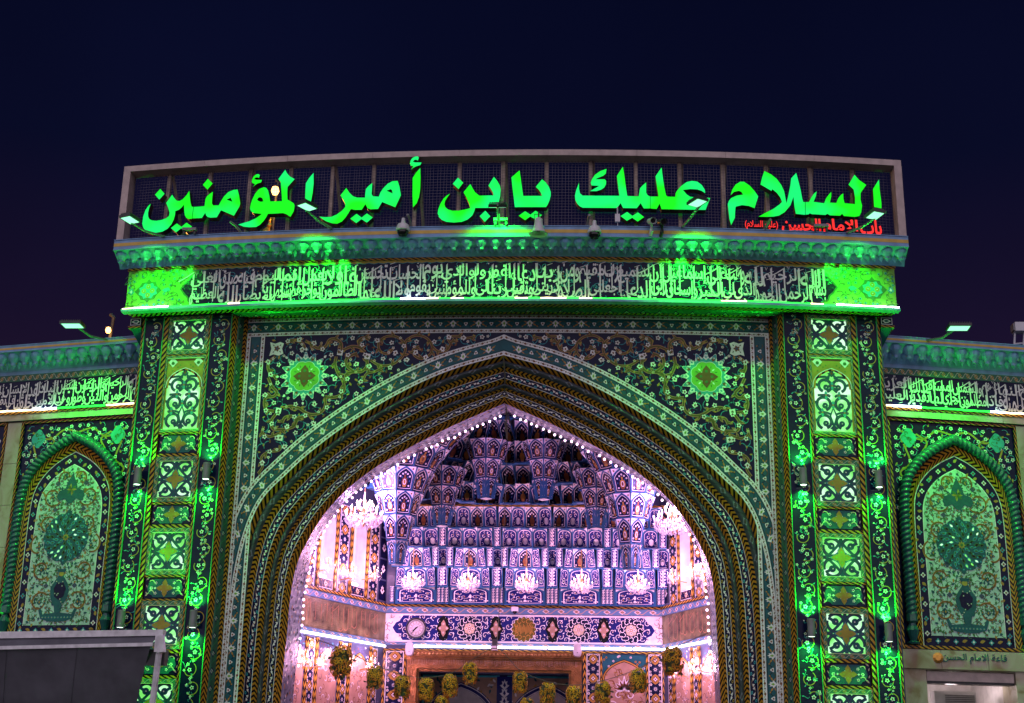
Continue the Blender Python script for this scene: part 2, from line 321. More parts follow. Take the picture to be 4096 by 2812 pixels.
def shape(w):
    out = []; i = 0; prev = False
    while i < len(w):
        ch = w[i]
        if ch not in AR: out.append({'(': ')', ')': '('}.get(ch, ch)); prev = False; i += 1; continue
        base, nf = AR[ch]
        if ch == '\u0644' and i+1 < len(w) and w[i+1] in LA:
            out.append(chr(LA[w[i+1]]+(1 if prev else 0))); prev = False; i += 2; continue
        nxt = i+1 < len(w) and w[i+1] in AR and AR[w[i+1]][1] > 1 and nf == 4
        nxt = nxt or (nf == 4 and i+1 < len(w) and w[i+1] in AR and AR[w[i+1]][1] >= 2)
        f = (3 if nxt else 1) if prev else (2 if nxt else 0)
        if nf == 2: f = 1 if prev else 0
        if nf == 1: f = 0
        out.append(chr(base+f)); prev = bool(nxt); i += 1
    return ''.join(out[::-1])
def text_polys(s, bold=0.0, res=2):
    c = bpy.data.curves.new('t', 'FONT'); c.body = s; c.resolution_u = res; c.offset = bold; c.fill_mode = 'FRONT'; o = bpy.data.objects.new('t', c); COL.objects.link(o)
    bpy.context.view_layer.update(); dg = bpy.context.evaluated_depsgraph_get(); me = o.evaluated_get(dg).to_mesh()
    V = [(v.co.x, v.co.y) for v in me.vertices]; F = [tuple(p.vertices) for p in me.polygons]; o.evaluated_get(dg).to_mesh_clear()
    bpy.data.objects.remove(o); bpy.data.curves.remove(c); return V, F
def put_text(mb, s, x0, x1, y0, y1, fn, key, bold=0.0, w=0.0, thick=0.0, sidekey=None, keep=False):
    V, F = text_polys(s, bold)
    if not V: return
    X = [v[0] for v in V]; Y = [v[1] for v in V]; ax = (x1-x0)/(max(X)-min(X)); ay = (y1-y0)/(max(Y)-min(Y))
    if keep: ax = ay = min(ax, ay)
    q = [(x0+(a-min(X))*ax, y0+(b-min(Y))*ay) for a, b in V]
    ed = {}
    for f in F:
        mb.face([fn(q[i][0], q[i][1], w) for i in f], key)
        if thick:
            for i in range(len(f)):
                e_ = (f[i], f[(i+1) % len(f)]); 
                if (e_[1], e_[0]) in ed: del ed[(e_[1], e_[0])]
                else: ed[e_] = 1
    if thick:
        for a, b in ed:
            mb.face([fn(*q[a], w), fn(*q[a], w-thick), fn(*q[b], w-thick), fn(*q[b], w)], sidekey or key)
# ================================================================== ground
g = MB(); g.face([(-400, -400, 0), (400, -400, 0), (400, 400, 0), (-400, 400, 0)], 'asphalt'); gr = g.build('ground'); gr['kind'] = 'structure'
PV = [(0.9*i+0.45*(j % 2), -21.5+0.9*j) for j in range(4) for i in range(-6, 9)]
pm = MB(); pm.box(-0.44, 0.44, -0.44, 0.44, 0.0, 0.02, 'marble'); pv0 = pm.build('paving_slab', gr)
for k, (x, y) in enumerate(PV):
    o = pv0 if k == 0 else link('paving_slab', pv0.data, gr); o.location = (x, y, 0.004)

# ================================================================== the gate
gate = thing('shrine_gate', 'tall tiled shrine gate with pointed arch and calligraphy frieze', 'gate')

# ---- arch curves (left half; the right half mirrors them)
A_PTS = [(-4.765, 0.0), (-4.765, 1.5), (-4.76, 2.624), (-4.75, 3.8), (-4.70, 4.835), (-4.565, 5.62), (-4.335, 6.198), (-3.93, 6.64), (-3.457, 7.088), (-2.785, 7.6), (-1.881, 8.157), (-0.967, 8.58), (0.0, 8.865)]
B_PTS = [(-3.84, 0.0), (-3.84, 1.5), (-3.83, 2.9), (-3.80, 3.9), (-3.785, 4.448), (-3.715, 5.034), (-3.545, 5.489), (-3.245, 6.02), (-2.809, 6.512), (-2.141, 7.02), (-0.997, 7.65), (0.0, 8.10)]
C_PTS = [(-3.85, 0.0), (-3.85, 1.5), (-3.83, 2.9), (-3.79, 3.9), (-3.777, 4.566), (-3.725, 5.013), (-3.604, 5.579), (-3.345, 6.081), (-2.984, 6.521), (-2.522, 6.90), (-1.812, 7.345), (-1.0, 7.745), (0.0, 8.205)]
NA = 120
LA_, LENA = resample(spline(A_PTS, 8), NA); LB_, LENB = resample(spline(B_PTS, 8), NA); LC_, LENC = resample(spline(C_PTS, 8), NA)
off = []
for i, (x, h) in enumerate(LA_):
    x0, h0 = LA_[max(i-1, 0)]; x1, h1 = LA_[min(i+1, NA)]; l = math.hypot(x1-x0, h1-h0); nx, nh = -(h1-h0)/l, (x1-x0)/l
    off.append((x+nx*0.355, h+nh*0.355))
off = [q for q in off if q[0] < -0.16]; off.append((0.0, 9.265)); LO_, _ = resample(off, NA)
def at(L, t):
    t = max(0.0, min(1.0, t))*NA; i = min(int(t), NA-1); f = t-i; return (L[i][0]*(1-f)+L[i+1][0]*f, L[i][1]*(1-f)+L[i+1][1]*f)
_ax = [q[0] for q in LA_]; _ah = [q[1] for q in LA_]
def lip_h(x):
    x = -abs(x)
    return 0.0 if x <= -4.7645 else float(np.interp(x, _ax, _ah))
def mapped(cv, fn):
    o = Canvas(); o.p = [([fn(x, y) for x, y in pts], k, z) for pts, k, z in cv.p]; return o
SPD = -0.35
SPM = lambda x, h, w: B(x, SPD+w, h)

# ---- wall behind the tilework: sides, back, roof, spandrel field
wl = MB()
xs = sorted(set([round(-4.87+9.74*i/96, 4) for i in range(97)]+[-4.7645, 4.7645]))
for a, b in zip(xs[:-1], xs[1:]):
    wl.face([SPM(a, lip_h(a), 0), SPM(b, lip_h(b), 0), SPM(b, 9.68, 0), SPM(a, 9.68, 0)], 'navy')
sp_o = wl.build('spandrel', gate)
wl = MB()
for s in (-1, 1):
    wl.bar(lambda x, d, h: B(x*s, d, h), 5.115, 6.92, 0, 9.70, -2.2, -0.10, 'slate', 4)
    q = [B(s*6.92, -0.1, 0), B(s*6.92, -2.4, 0), B(s*6.92, -2.4, 10.7), B(s*6.92, -0.1, 10.7)]; wl.face(q if s > 0 else q[::-1], 'marble')
wl.bar(B, -7.10, 7.10, 9.70, 10.80, -2.4, 0.28, 'slate', 24, back=True)
wl.build('wall', gate)

# ---- zigzag and roll mouldings round the spandrel
def prof_sweep(mb, pts2, n, P, keyname):
    pass
mo = MB()
def vmould(mb, s):
    pr = [(5.088, 0.0, 'zig2'), (5.03, -0.05, None), (5.03, -0.05, 'zig2'), (4.985, -0.14, None)]
    seg = [((5.10, 0.0), (5.005, -0.10), 'zig2'), ((4.925, -0.25), (4.875, -0.345), 'zig')]
    nv = 12
    for (xa, da), (xb, db), key in seg:
        for j in range(nv):
            h0, h1 = 9.655*j/nv, 9.655*(j+1)/nv
            q = [B(s*xa, da, h0), B(s*xb, db, h0), B(s*xb, db, h1), B(s*xa, da, h1)]; uv = [(h0, 0), (h0, 1), (h1, 1), (h1, 0)]
            mb.face(q[::-1] if s > 0 else q, key, uv[::-1] if s > 0 else uv)
    nr = 6
    for k in range(nr):
        f0, f1 = k/nr, (k+1)/nr
        pt = lambda f: (5.005-0.08*f+0.0*f, -0.10-0.15*f+0.045*math.sin(math.pi*f))
        (xa, da), (xb, db) = pt(f0), pt(f1)
        for j in range(nv):
            h0, h1 = 9.655*j/nv, 9.655*(j+1)/nv
            q = [B(s*xa, da, h0), B(s*xb, db, h0), B(s*xb, db, h1), B(s*xa, da, h1)]; uv = [(h0, f0), (h0, f1), (h1, f1), (h1, f0)]
            mb.face(q[::-1] if s > 0 else q, 'border_roll', uv[::-1] if s > 0 else uv)
for s in (-1, 1):
    m_ = MB(); vmould(m_, s); m_.build('jamb_moulding', gate, smooth=False)
# soffit under the frieze
so = MB()
def soff(da, ha, db, hb, xh, key, nx=24, bulge=0.0, nn=1):
    for k in range(nn):
        f0, f1 = k/nn, (k+1)/nn
        for i in range(nx):
            a, b = -xh+2*xh*i/nx, -xh+2*xh*(i+1)/nx
            P_ = lambda x, f: B(x, da+(db-da)*f, ha+(hb-ha)*f-bulge*math.sin(math.pi*f))
            so.face([P_(a, f1), P_(b, f1), P_(b, f0), P_(a, f0)], key, [(a, f1), (b, f1), (b, f0), (a, f0)])
soff(0.36, 9.655, 0.02, 9.672, 7.1, 'zig2'); soff(0.02, 9.670, -0.20, 9.668, 5.1, 'border_roll', bulge=0.05, nn=5); soff(-0.20, 9.668, -0.345, 9.662, 5.1, 'zig')
so.build('soffit_moulding', gate)

# ---- white / teal border bands with lotus row
def band_run(L, w=0.35, phase=0.0, big=0.475):
    cv = Canvas(); nseg = max(2, int(L/0.12))
    for (a, b, k, z) in ((0, w, 'teal', 1), (0.0, 0.072*w/0.35, 'white', 2), (w-0.072*w/0.35, w, 'white', 2), (0.085*w/0.35, 0.092*w/0.35, 'black', 2), (w-0.092*w/0.35, w-0.085*w/0.35, 'black', 2)):
        for i in range(nseg): cv.poly([(L*i/nseg, a), (L*(i+1)/nseg, a), (L*(i+1)/nseg, b), (L*i/nseg, b)], k, z)
    m = w/2; n = int(L/big)
    for v in (0.036*w/0.35, w-0.036*w/0.35):
        k = 0; u = 0.05
        while u < L-0.03:
            if k % 2 == 0: cv.poly([(u-0.034, v), (u, v-0.022), (u+0.034, v), (u, v+0.022)], 'brown', 3)
            else: cv.flower(u, v, 0.019, 'navy', 'ochre', 3)
            cv.stroke([(u+0.03, v-0.006), (u+0.05, v+0.014), (u+0.065, v+0.006)], 0.008, 'olive', 3)
            u += 0.088; k += 1
    for i in range(n+1):
        u = phase*big+i*big
        if 0.06 < u < L-0.05:
            cv.lotus(u, m, 0.072, math.pi/2, 'white', 'lime', 3)
            for sg in (-1, 1):
                cv.leaf(u+sg*0.055, m, 0.5 if sg > 0 else math.pi-0.5, 0.085, 0.03, 'gold', 3); cv.leaf(u+sg*0.05, m-0.02, -0.5 if sg > 0 else math.pi+0.5, 0.07, 0.026, 'tan', 3)
        u += big/2
        if 0.06 < u < L-0.05:
            cv.flower(u, m, 0.042, 'white', 'brown', 3, 3, math.pi/2); 
            for sg in (-1, 1):
                cv.stroke([(u+sg*0.04, m), (u+sg*0.08, m+0.045), (u+sg*0.13, m+0.02)], 0.011, 'black', 3); cv.stroke([(u+sg*0.05, m-0.02), (u+sg*0.09, m-0.06), (u+sg*0.13, m-0.04)], 0.011, 'olive', 3)
                cv.disk(u+sg*0.10, m+0.05, 0.014, 'gold', 3, 6)
    return cv
tb = band_run(9.74, 0.35, 0.25)
c_ = mapped(tb, lambda u, v: (-4.87+u, 9.652-v)); c_.p = [(p[::-1], k, z) for p, k, z in c_.p]
c_.build('border_band', SPM, gate)
for s in (-1, 1):
    vb = band_run(9.29, 0.35, 0.1)
    c_ = mapped(vb, lambda u, v: (s*(4.87-v), 9.302-u));
    if s < 0: c_.p = [(p[::-1], k, z) for p, k, z in c_.p]
    c_.build('border_band', SPM, gate)
ab = band_run(LENA-1.2, 0.35, 0.6)
def amap(u, v):
    t = 1.0-u/(LENA-1.2)*(LENA-1.2)/LENA; p, q = at(LA_, t), at(LO_, t); f = v/0.35
    x, h = p[0]*(1-f)+q[0]*f, p[1]*(1-f)+q[1]*f
    return (max(x, -4.80), h)
c_ = mapped(ab, amap); full = Canvas(); full.add(c_); full.p = [(p[::-1], k, z) for p, k, z in full.p]
fr_ = Canvas(); fr_.add(full, mirror=True)
for cc in (full, fr_):
    cc.p = [(p, k, z+4) for p, k, z in cc.p]; cc.build('arch_band', SPM, gate)

# ---- spandrel arabesque
def in_span(x, h, m=0.0):
    if not (-4.50+m < x < 0.0 and h < 9.285-m): return False
    t = np.interp(h, [q[1] for q in LO_], [q[0] for q in LO_]); lo = float(np.interp(x, [q[0] for q in LO_], [q[1] for q in LO_])) if x > LO_[0][0] else 0
    return h > lo+m
sc = Canvas()
def E5(u, v): return fac(1000+u/2.258, 1320+v/2.258, SPD)      # traced on the photograph, laid on the tile plane
def C3(u, v): return fac(900+u/1.994, 1200+v/1.994, SPD)
def vine(pts, w=0.05, closed=False):
    q = spline(pts, 7)
    sc.stroke(q, w*1.15, 'tan', 5); sc.stroke(q, w*0.55, 'olive', 6)
    for i in range(6, len(q)-2, 9):
        a = math.atan2(q[i+1][1]-q[i][1], q[i+1][0]-q[i][0]); sd = 1 if (i//9) % 2 else -1
        sc.leaf(q[i][0], q[i][1], a+sd*0.9, 0.12, 0.055, 'tan', 5); sc.leaf(q[i][0], q[i][1], a+sd*0.9, 0.085, 0.03, 'olive', 6)
for pl in ([(330, 130), (370, 95), (430, 98), (480, 130), (500, 180)],
           [(500, 100), (560, 130), (610, 165), (680, 150), (720, 90), (780, 85), (825, 125), (825, 190)],
           [(845, 180), (920, 150), (990, 160), (1040, 200)], [(990, 150), (985, 100), (1030, 70), (1080, 90)],
           [(780, 240), (770, 310), (795, 390), (840, 460), (850, 540), (815, 590), (750, 610), (680, 605)],
           [(860, 480), (870, 400), (940, 380), (1010, 375), (1055, 330), (1060, 270)], [(940, 380), (880, 330), (870, 270), (920, 230), (970, 210)],
           [(230, 240), (175, 290), (165, 350), (200, 410), (250, 420)], [(165, 430), (200, 510), (240, 560), (215, 600), (150, 610), (130, 660), (150, 720), (220, 735)],
           [(300, 705), (370, 690), (440, 705), (510, 750), (570, 765), (640, 745), (680, 690), (680, 610)],
           [(235, 760), (195, 820), (205, 890), (260, 900), (330, 895), (400, 870), (415, 820), (385, 780), (320, 790), (290, 840)], [(400, 870), (440, 800), (510, 780)]):
    vine([E5(*q) for q in pl])
for pl in ([(1160, 480), (1230, 520), (1320, 520), (1400, 470), (1440, 400), (1420, 330), (1350, 290), (1270, 300), (1225, 350), (1240, 410), (1300, 430), (1340, 390)],
           [(1430, 370), (1450, 320), (1520, 285), (1600, 300), (1650, 360), (1640, 430), (1570, 470), (1510, 440), (1505, 390), (1550, 370)],
           [(1650, 370), (1700, 410), (1770, 400), (1800, 350), (1830, 310)], [(1800, 350), (1780, 300), (1850, 290), (1930, 305), (2000, 290)],
           [(1060, 680), (1100, 640), (1130, 590), (1200, 570), (1260, 540)], [(440, 1160), (430, 1200), (340, 1215), (290, 1260), (300, 1330), (265, 1385)],
           [(310, 1010), (300, 1060), (360, 1090), (440, 1060)]):
    vine([C3(*q) for q in pl], 0.042)
for q in [E5(815, 205), E5(1062, 240), E5(258, 730), C3(440, 1100)]:
    sc.poly([(q[0]-0.06, q[1]-0.045), (q[0]+0.045, q[1]-0.06), (q[0]+0.06, q[1]+0.045), (q[0]-0.045, q[1]+0.06)], 'white', 6); sc.flower(q[0], q[1], 0.03, 'brown', 'leaf', 7, 4)
q = E5(245, 170); sc.poly([(q[0]-0.14, q[1]+0.13), (q[0]-0.04, q[1]+0.10), (q[0]+0.05, q[1]+0.13), (q[0]+0.13, q[1]+0.10), (q[0]+0.10, q[1]), (q[0]+0.13, q[1]-0.10), (q[0]+0.04, q[1]-0.14), (q[0]-0.06, q[1]-0.11), (q[0]-0.14, q[1]-0.14), (q[0]-0.11, q[1])], 'white', 5)
sc.flower(q[0], q[1], 0.065, 'brown', 'slate', 6, 5)
for k in range(4): sc.leaf(q[0]+0.07*math.cos(0.8+k*1.57), q[1]+0.07*math.sin(0.8+k*1.57), 0.8+k*1.57, 0.045, 0.02, 'black', 6)
MC = (-3.70, 8.50)
rng = random.Random(3); used = []
for _ in range(5200):
    x = rng.uniform(-4.48, -0.25); h = rng.uniform(5.6, 9.27)
    if not in_span(x, h, 0.05) or math.hypot(x-MC[0], h-MC[1]) < 0.50: continue
    big = len(used) < 60; md = 0.20 if big else 0.105
    if any(math.hypot(x-a, h-b) < md for a, b in used): continue
    if math.hypot(x-q[0], h-q[1]) < 0.2: continue
    used.append((x, h)); a = rng.uniform(0, 6.28); r = rng.random()
    st = arc(x, h, 0.03, a, a+2.2, 6, 0.14); sc.stroke(st, 0.011, 'turq' if rng.random() < 0.7 else 'teal', 1)
    for k in (2, 4): sc.leaf(*st[k], a+k*0.4+1.2, 0.055, 0.02, 'turq', 1)
    if big:
        if r < 0.6: sc.flower(x, h, 0.050, 'white', 'brown', 7, 5, a); sc.disk(x, h, 0.010, 'slate', 9, 6)
        else: sc.lotus(x, h, 0.06, a, 'white', 'brown', 7)
    elif r < 0.35: sc.flower(x, h, 0.031, 'white' if r < 0.22 else 'cream', 'gold', 7, 5, a)
    elif r < 0.7: sc.leaf(x, h, a, 0.085, 0.04, 'gold' if r < 0.55 else 'brown', 7)
    else: sc.leaf(x, h, a, 0.06, 0.032, 'ochre', 7)
def star(cx, cy, r0, r1, n, a0=0.0, pw=1.0):
    return [(cx+(r0+(r1-r0)*abs(math.cos(n*t/2))**pw)*math.cos(t+a0), cy+(r0+(r1-r0)*abs(math.cos(n*t/2))**pw)*math.sin(t+a0)) for t in [2*math.pi*k/(n*10) for k in range(n*10)]]
sc.poly(star(*MC, 0.355, 0.475, 16, 0, 2.5), 'white', 8); sc.poly(star(*MC, 0.345, 0.462, 16, 0, 2.5), 'turq', 9)
for k in range(8):
    a = k*math.pi/4; x, y = MC[0]+0.375*math.cos(a), MC[1]+0.375*math.sin(a); sc.lotus(x, y, 0.062, a, 'white', 'turq', 10); sc.leaf(MC[0]+0.49*math.cos(a), MC[1]+0.49*math.sin(a), a, 0.07, 0.05, 'white', 8)
    for sg in (-1, 1):
        b = a+sg*0.2; sc.leaf(MC[0]+0.33*math.cos(b), MC[1]+0.33*math.sin(b), b+sg*0.5, 0.09, 0.03, 'white', 10)
    b = a+math.pi/8; sc.leaf(MC[0]+0.31*math.cos(b), MC[1]+0.31*math.sin(b), b, 0.10, 0.06, 'brown', 11); sc.flower(MC[0]+0.38*math.cos(b), MC[1]+0.38*math.sin(b), 0.022, 'white', 'gold', 12)
sc.poly(star(*MC, 0.268, 0.298, 8, 0.39), 'white', 10); sc.poly(star(*MC, 0.258, 0.288, 8, 0.39), 'lime', 11)
for k in range(4):
    a = k*math.pi/2; sc.leaf(MC[0], MC[1], a, 0.215, 0.17, 'brown', 13); sc.disk(MC[0]+0.10*math.cos(a), MC[1]+0.10*math.sin(a), 0.028, 'leaf', 14, 6)
    b = a+math.pi/4; sc.leaf(MC[0], MC[1], b, 0.13, 0.09, 'white', 12); sc.leaf(MC[0]+0.15*math.cos(b), MC[1]+0.15*math.sin(b), b, 0.06, 0.03, 'white', 12)
    for sg in (-0.3, 0.3): sc.leaf(MC[0]+0.17*math.cos(b+sg), MC[1]+0.17*math.sin(b+sg), b+sg*2, 0.06, 0.02, 'leaf', 12)
sc.build('arabesque', SPM, sp_o); s2 = Canvas(); s2.add(sc, mirror=True); s2.build('arabesque', SPM, sp_o)

# ---- stepped arch mouldings
RING = [(0.0, 0.35, 0.085, 0.46, 'diag', 1, 0), (0.085, 0.46, 0.225, 0.47, 'border_grey', 6, 0.055), (0.225, 0.47, 0.325, 0.57, 'zig', 1, 0), (0.325, 0.57, 0.335, 0.565, 'white', 1, 0), (0.335, 0.57, 0.475, 0.57, 'navy', 1, 0),
        (0.475, 0.565, 0.485, 0.57, 'white', 1, 0), (0.485, 0.57, 0.575, 0.68, 'zig', 1, 0), (0.575, 0.68, 0.675, 0.69, 'border_grey', 6, 0.045), (0.675, 0.69, 0.735, 0.765, 'zig', 1, 0), (0.735, 0.765, 0.745, 0.76, 'white', 1, 0),
        (0.745, 0.765, 0.865, 0.765, 'navy', 1, 0), (0.865, 0.76, 0.875, 0.765, 'white', 1, 0), (0.875, 0.765, 0.938, 0.83, 'zig', 1, 0), (0.938, 0.83, 1.0, 0.90, 'diag', 1, 0)]
def ringpt(s_, y, t, sg):
    p, q = at(LA_, t), at(LB_, t); x, h = p[0]*(1-s_)+q[0]*s_, p[1]*(1-s_)+q[1]*s_
    return (sg*-x, y+(1-s_)*CURV*x*x, h)
for sg in (-1, 1):
    for (s0, y0, s1, y1, key, n, bul) in RING:
        if key == 'white': continue
    groups = (RING[0:1], RING[1:2], RING[2:4], RING[4:6], RING[6:7], RING[7:8], RING[8:10], RING[10:12], RING[12:14])
    for gi, gp in enumerate(groups):
        mb = MB()
        for (s0, y0, s1, y1, key, n, bul) in gp:
            for k in range(n):
                f0, f1 = k/n, (k+1)/n
                for i in range(NA):
                    t0, t1 = i/NA, (i+1)/NA
                    P_ = lambda f, t: ringpt(s0+(s1-s0)*f, y0+(y1-y0)*f-bul*math.sin(math.pi*f), t, sg)
                    q = [P_(f0, t0), P_(f1, t0), P_(f1, t1), P_(f0, t1)]; L_ = LENA*(1-s0)+LENB*s0
                    uv = [(t0*L_, f0), (t0*L_, f1), (t1*L_, f1), (t1*L_, f0)]
                    if sg > 0: q, uv = q[::-1], uv[::-1]
                    mb.face(q, key, uv)
        po = mb.build('arch_moulding', gate)
        if gi in (3, 7):
            s0, s1, y0 = gp[0][0], gp[0][2], gp[0][1]; L_ = LENA*(1-s0)+LENB*s0; cv = Canvas(); u = 0.1; k = 0
            pts = []
            while u < L_: pts.append((u, 0.5+(0.27 if k % 2 else -0.27))); u += 0.16; k += 1
            wv = spline(pts, 6); cv.stroke(wv, 0.026, 'white' if gi == 7 else 'tan_inlay', 1)
            for j, (a, b) in enumerate(pts):
                sd = -1 if j % 2 else 1
                if gi == 7: cv.poly([(a+0.028*math.cos(x), b+0.52*sd+0.17*math.sin(x)) for x in [k*0.785 for k in range(8)]], 'ochre', 1); cv.poly([(a+0.014*math.cos(x), b+0.52*sd+0.08*math.sin(x)) for x in [k*0.785 for k in range(8)]], 'black', 2)
                else: cv.poly([(a+0.03*math.cos(x), b+0.55*sd+0.15*math.sin(x)) for x in [k*0.785 for k in range(8)]], 'turq', 1); cv.poly([(a+0.013*math.cos(x), b+0.55*sd+0.06*math.sin(x)) for x in [k*0.785 for k in range(8)]], 'navy', 2)
                for dd in (-0.05, 0.05):
                    cv.poly([(a+dd-0.02, b+0.2*sd), (a+dd+0.035, b+0.1*sd), (a+dd+0.01, b+0.42*sd)], 'white', 2)
            cv.p = [(p if sg < 0 else p[::-1], k_, z) for p, k_, z in cv.p]
            cv.build('vine_inlay', lambda u, v, w: (lambda P_: (P_[0], P_[1]-w, P_[2]))(ringpt(s0+(s1-s0)*v, y0, u/L_, sg)), po)
    # soffit of the opening, silver patterned tile
    mb = MB()
    for i in range(NA):
        t0, t1 = i/NA, (i+1)/NA; a0, a1, c0, c1 = at(LB_, t0), at(LB_, t1), at(LC_, t0), at(LC_, t1)
        for k in range(3):
            f0, f1 = k/3, (k+1)/3; L2 = lambda p, c, f: (sg*-(p[0]*(1-f)+c[0]*f), 0.90+1.0*f, p[1]*(1-f)+c[1]*f)
            q = [L2(a0, c0, f0), L2(a0, c0, f1), L2(a1, c1, f1), L2(a1, c1, f0)]; mb.face(q if sg < 0 else q[::-1], 'silver')
    so_ = mb.build('arch_soffit', gate); cv = Canvas(); r2 = random.Random(5+sg)
    for k in range(420):
        t = r2.uniform(0.25, 1); f = r2.uniform(0.06, 0.94); r = 0.02
        if k % 3: cv.poly([(t*LENB+0.035*math.cos(x), f+0.05*math.sin(x)) for x in (0, 1.57, 3.14, 4.71)], ('slate', 'tan', 'white', 'navy')[k % 4], 1)
        else: cv.stroke([(t*LENB, f), (t*LENB+0.05, f+0.07), (t*LENB+0.12, f+0.02)], 0.014, 'navy', 1)
    def sfm(u, v, w):
        p, c = at(LB_, u/LENB), at(LC_, u/LENB); x, h = p[0]*(1-v)+c[0]*v, p[1]*(1-v)+c[1]*v
        return (sg*-(x+w*0.7), 0.9+v, h-w*0.7)
    cv.build('soffit_inlay', sfm, so_)['kind'] = 'stuff'
    # back face of the arch ring inside the porch
    mb = MB()
    for i in range(NA):
        c0, c1 = at(LC_, i/NA), at(LC_, (i+1)/NA); q = [(sg*-c0[0], 1.9, c0[1]), (sg*6.2, 1.9, c0[1]), (sg*6.2, 1.9, c1[1]), (sg*-c1[0], 1.9, c1[1])]
        mb.face(q if sg > 0 else q[::-1], 'plaster')
    mb.face([(0, 1.9, 8.205), (sg*6.2, 1.9, 8.205), (sg*6.2, 1.9, 11), (0, 1.9, 11)], 'plaster'); mb.build('inner_wall', gate)

# ---- pilasters: floral strips, trims, tile panels, lattice windows
def floral_strip(w, h, seed):
    cv = Canvas(); r = random.Random(seed); ny = max(1, int(h/0.5)); cv.rect(0, 0, w, h, 'navy', 0, 1, ny)
    y = 0.16; k = 0; per = 0.30
    while y < h-0.1:
        sd = 1 if k % 2 else -1; cx = w/2+sd*0.035
        cv.stroke(arc(cx, y, w*0.33, -1.57*sd-0.6, -1.57*sd-0.6+sd*4.6, 18, w*0.22), 0.014, 'gold', 1)
        cv.flower(cx, y, 0.042, 'white', 'brown', 3, 5, r.uniform(0, 6))
        cv.leaf(w/2-sd*0.02, y+per/2, 0.3, 0.07, 0.045, 'leaf', 2); cv.flower(w/2-sd*0.02, y+per/2, 0.026, 'white', 'leaf', 3, 4)
        for j in range(7):
            a = r.uniform(0, 6.28); rr = r.uniform(0.09, 0.17); px, py = cx+rr*math.cos(a)*0.95, y+rr*math.sin(a)
            if 0.03 < px < w-0.03 and 0.03 < py < h-0.03:
                c = r.random()
                if c < 0.45: cv.flower(px, py, r.uniform(0.02, 0.032), 'white' if c < 0.3 else 'cream', 'brown', 3, 5, a)
                elif c < 0.75: cv.leaf(px, py, a, 0.05, 0.022, 'turq', 2)
                else: cv.disk(px, py, 0.011, 'white', 2, 6)
                cv.stroke([(cx+0.07*math.cos(a), y+0.07*math.sin(a)), (cx+0.1*math.cos(a+0.3), y+0.1*math.sin(a+0.3)), (px, py)], 0.008, 'turq', 1)
        y += per; k += 1
    return cv
PANELS = [('sq', 8.907, 9.655), ('arch', 7.415, 8.873), ('rect', 7.004, 7.374), ('sq', 6.115, 6.949), ('rect', 5.70, 6.071), ('sq', 4.806, 5.638), ('rect', 4.379, 4.763), ('sq', 3.507, 4.345), ('rect', 3.062, 3.441), ('sq', 2.20, 3.009), ('rect', 1.79, 2.16)]
PW = 0.80
def rect_panel(w, h):
    cv = Canvas(); cv.rect(-w/2, 0, w/2, h, 'black', 0); cv.rect(-w/2+0.02, 0.02, w/2-0.02, h-0.02, 'navy', 1); m = h/2; W2 = w/2
    cv.poly([(-W2+0.06, m), (-W2+0.10, m+0.10), (-W2+0.16, m+0.12), (-W2+0.19, m+0.16), (W2-0.19, m+0.16), (W2-0.16, m+0.12), (W2-0.10, m+0.10), (W2-0.06, m), (W2-0.10, m-0.10), (W2-0.16, m-0.12), (W2-0.19, m-0.16), (-W2+0.19, m-0.16), (-W2+0.16, m-0.12), (-W2+0.10, m-0.10)], 'teal', 2)
    for k in range(4):
        a = k*math.pi/2; cv.leaf(0, m, a, 0.16, 0.11, 'gold', 5); cv.disk(0.07*math.cos(a), m+0.07*math.sin(a), 0.016, 'ochre', 6, 6); b = a+0.785; cv.leaf(0, m, b, 0.09, 0.06, 'white', 4)
    for sx in (-1, 1):
        cv.flower(sx*0.25, m, 0.034, 'white', 'leaf', 4, 6); cv.poly([(sx*0.155, m), (sx*0.18, m+0.02), (sx*0.205, m), (sx*0.18, m-0.02)], 'white', 4)
        for sy_ in (-1, 1):
            cv.flower(sx*0.17, m+sy_*0.09, 0.03, 'white', 'brown', 4, 5); cv.stroke(arc(sx*0.25, m+sy_*0.09, 0.05, 0, 2.5, 6), 0.016, 'cream', 3)
            cv.leaf(sx*(W2-0.04), m+sy_*0.14, math.pi/2+sx*(0.8), 0.10, 0.03, 'cream', 3); cv.leaf(sx*(W2-0.05), m+sy_*0.06, 1.2*sx, 0.06, 0.02, 'cream', 3)
    return cv
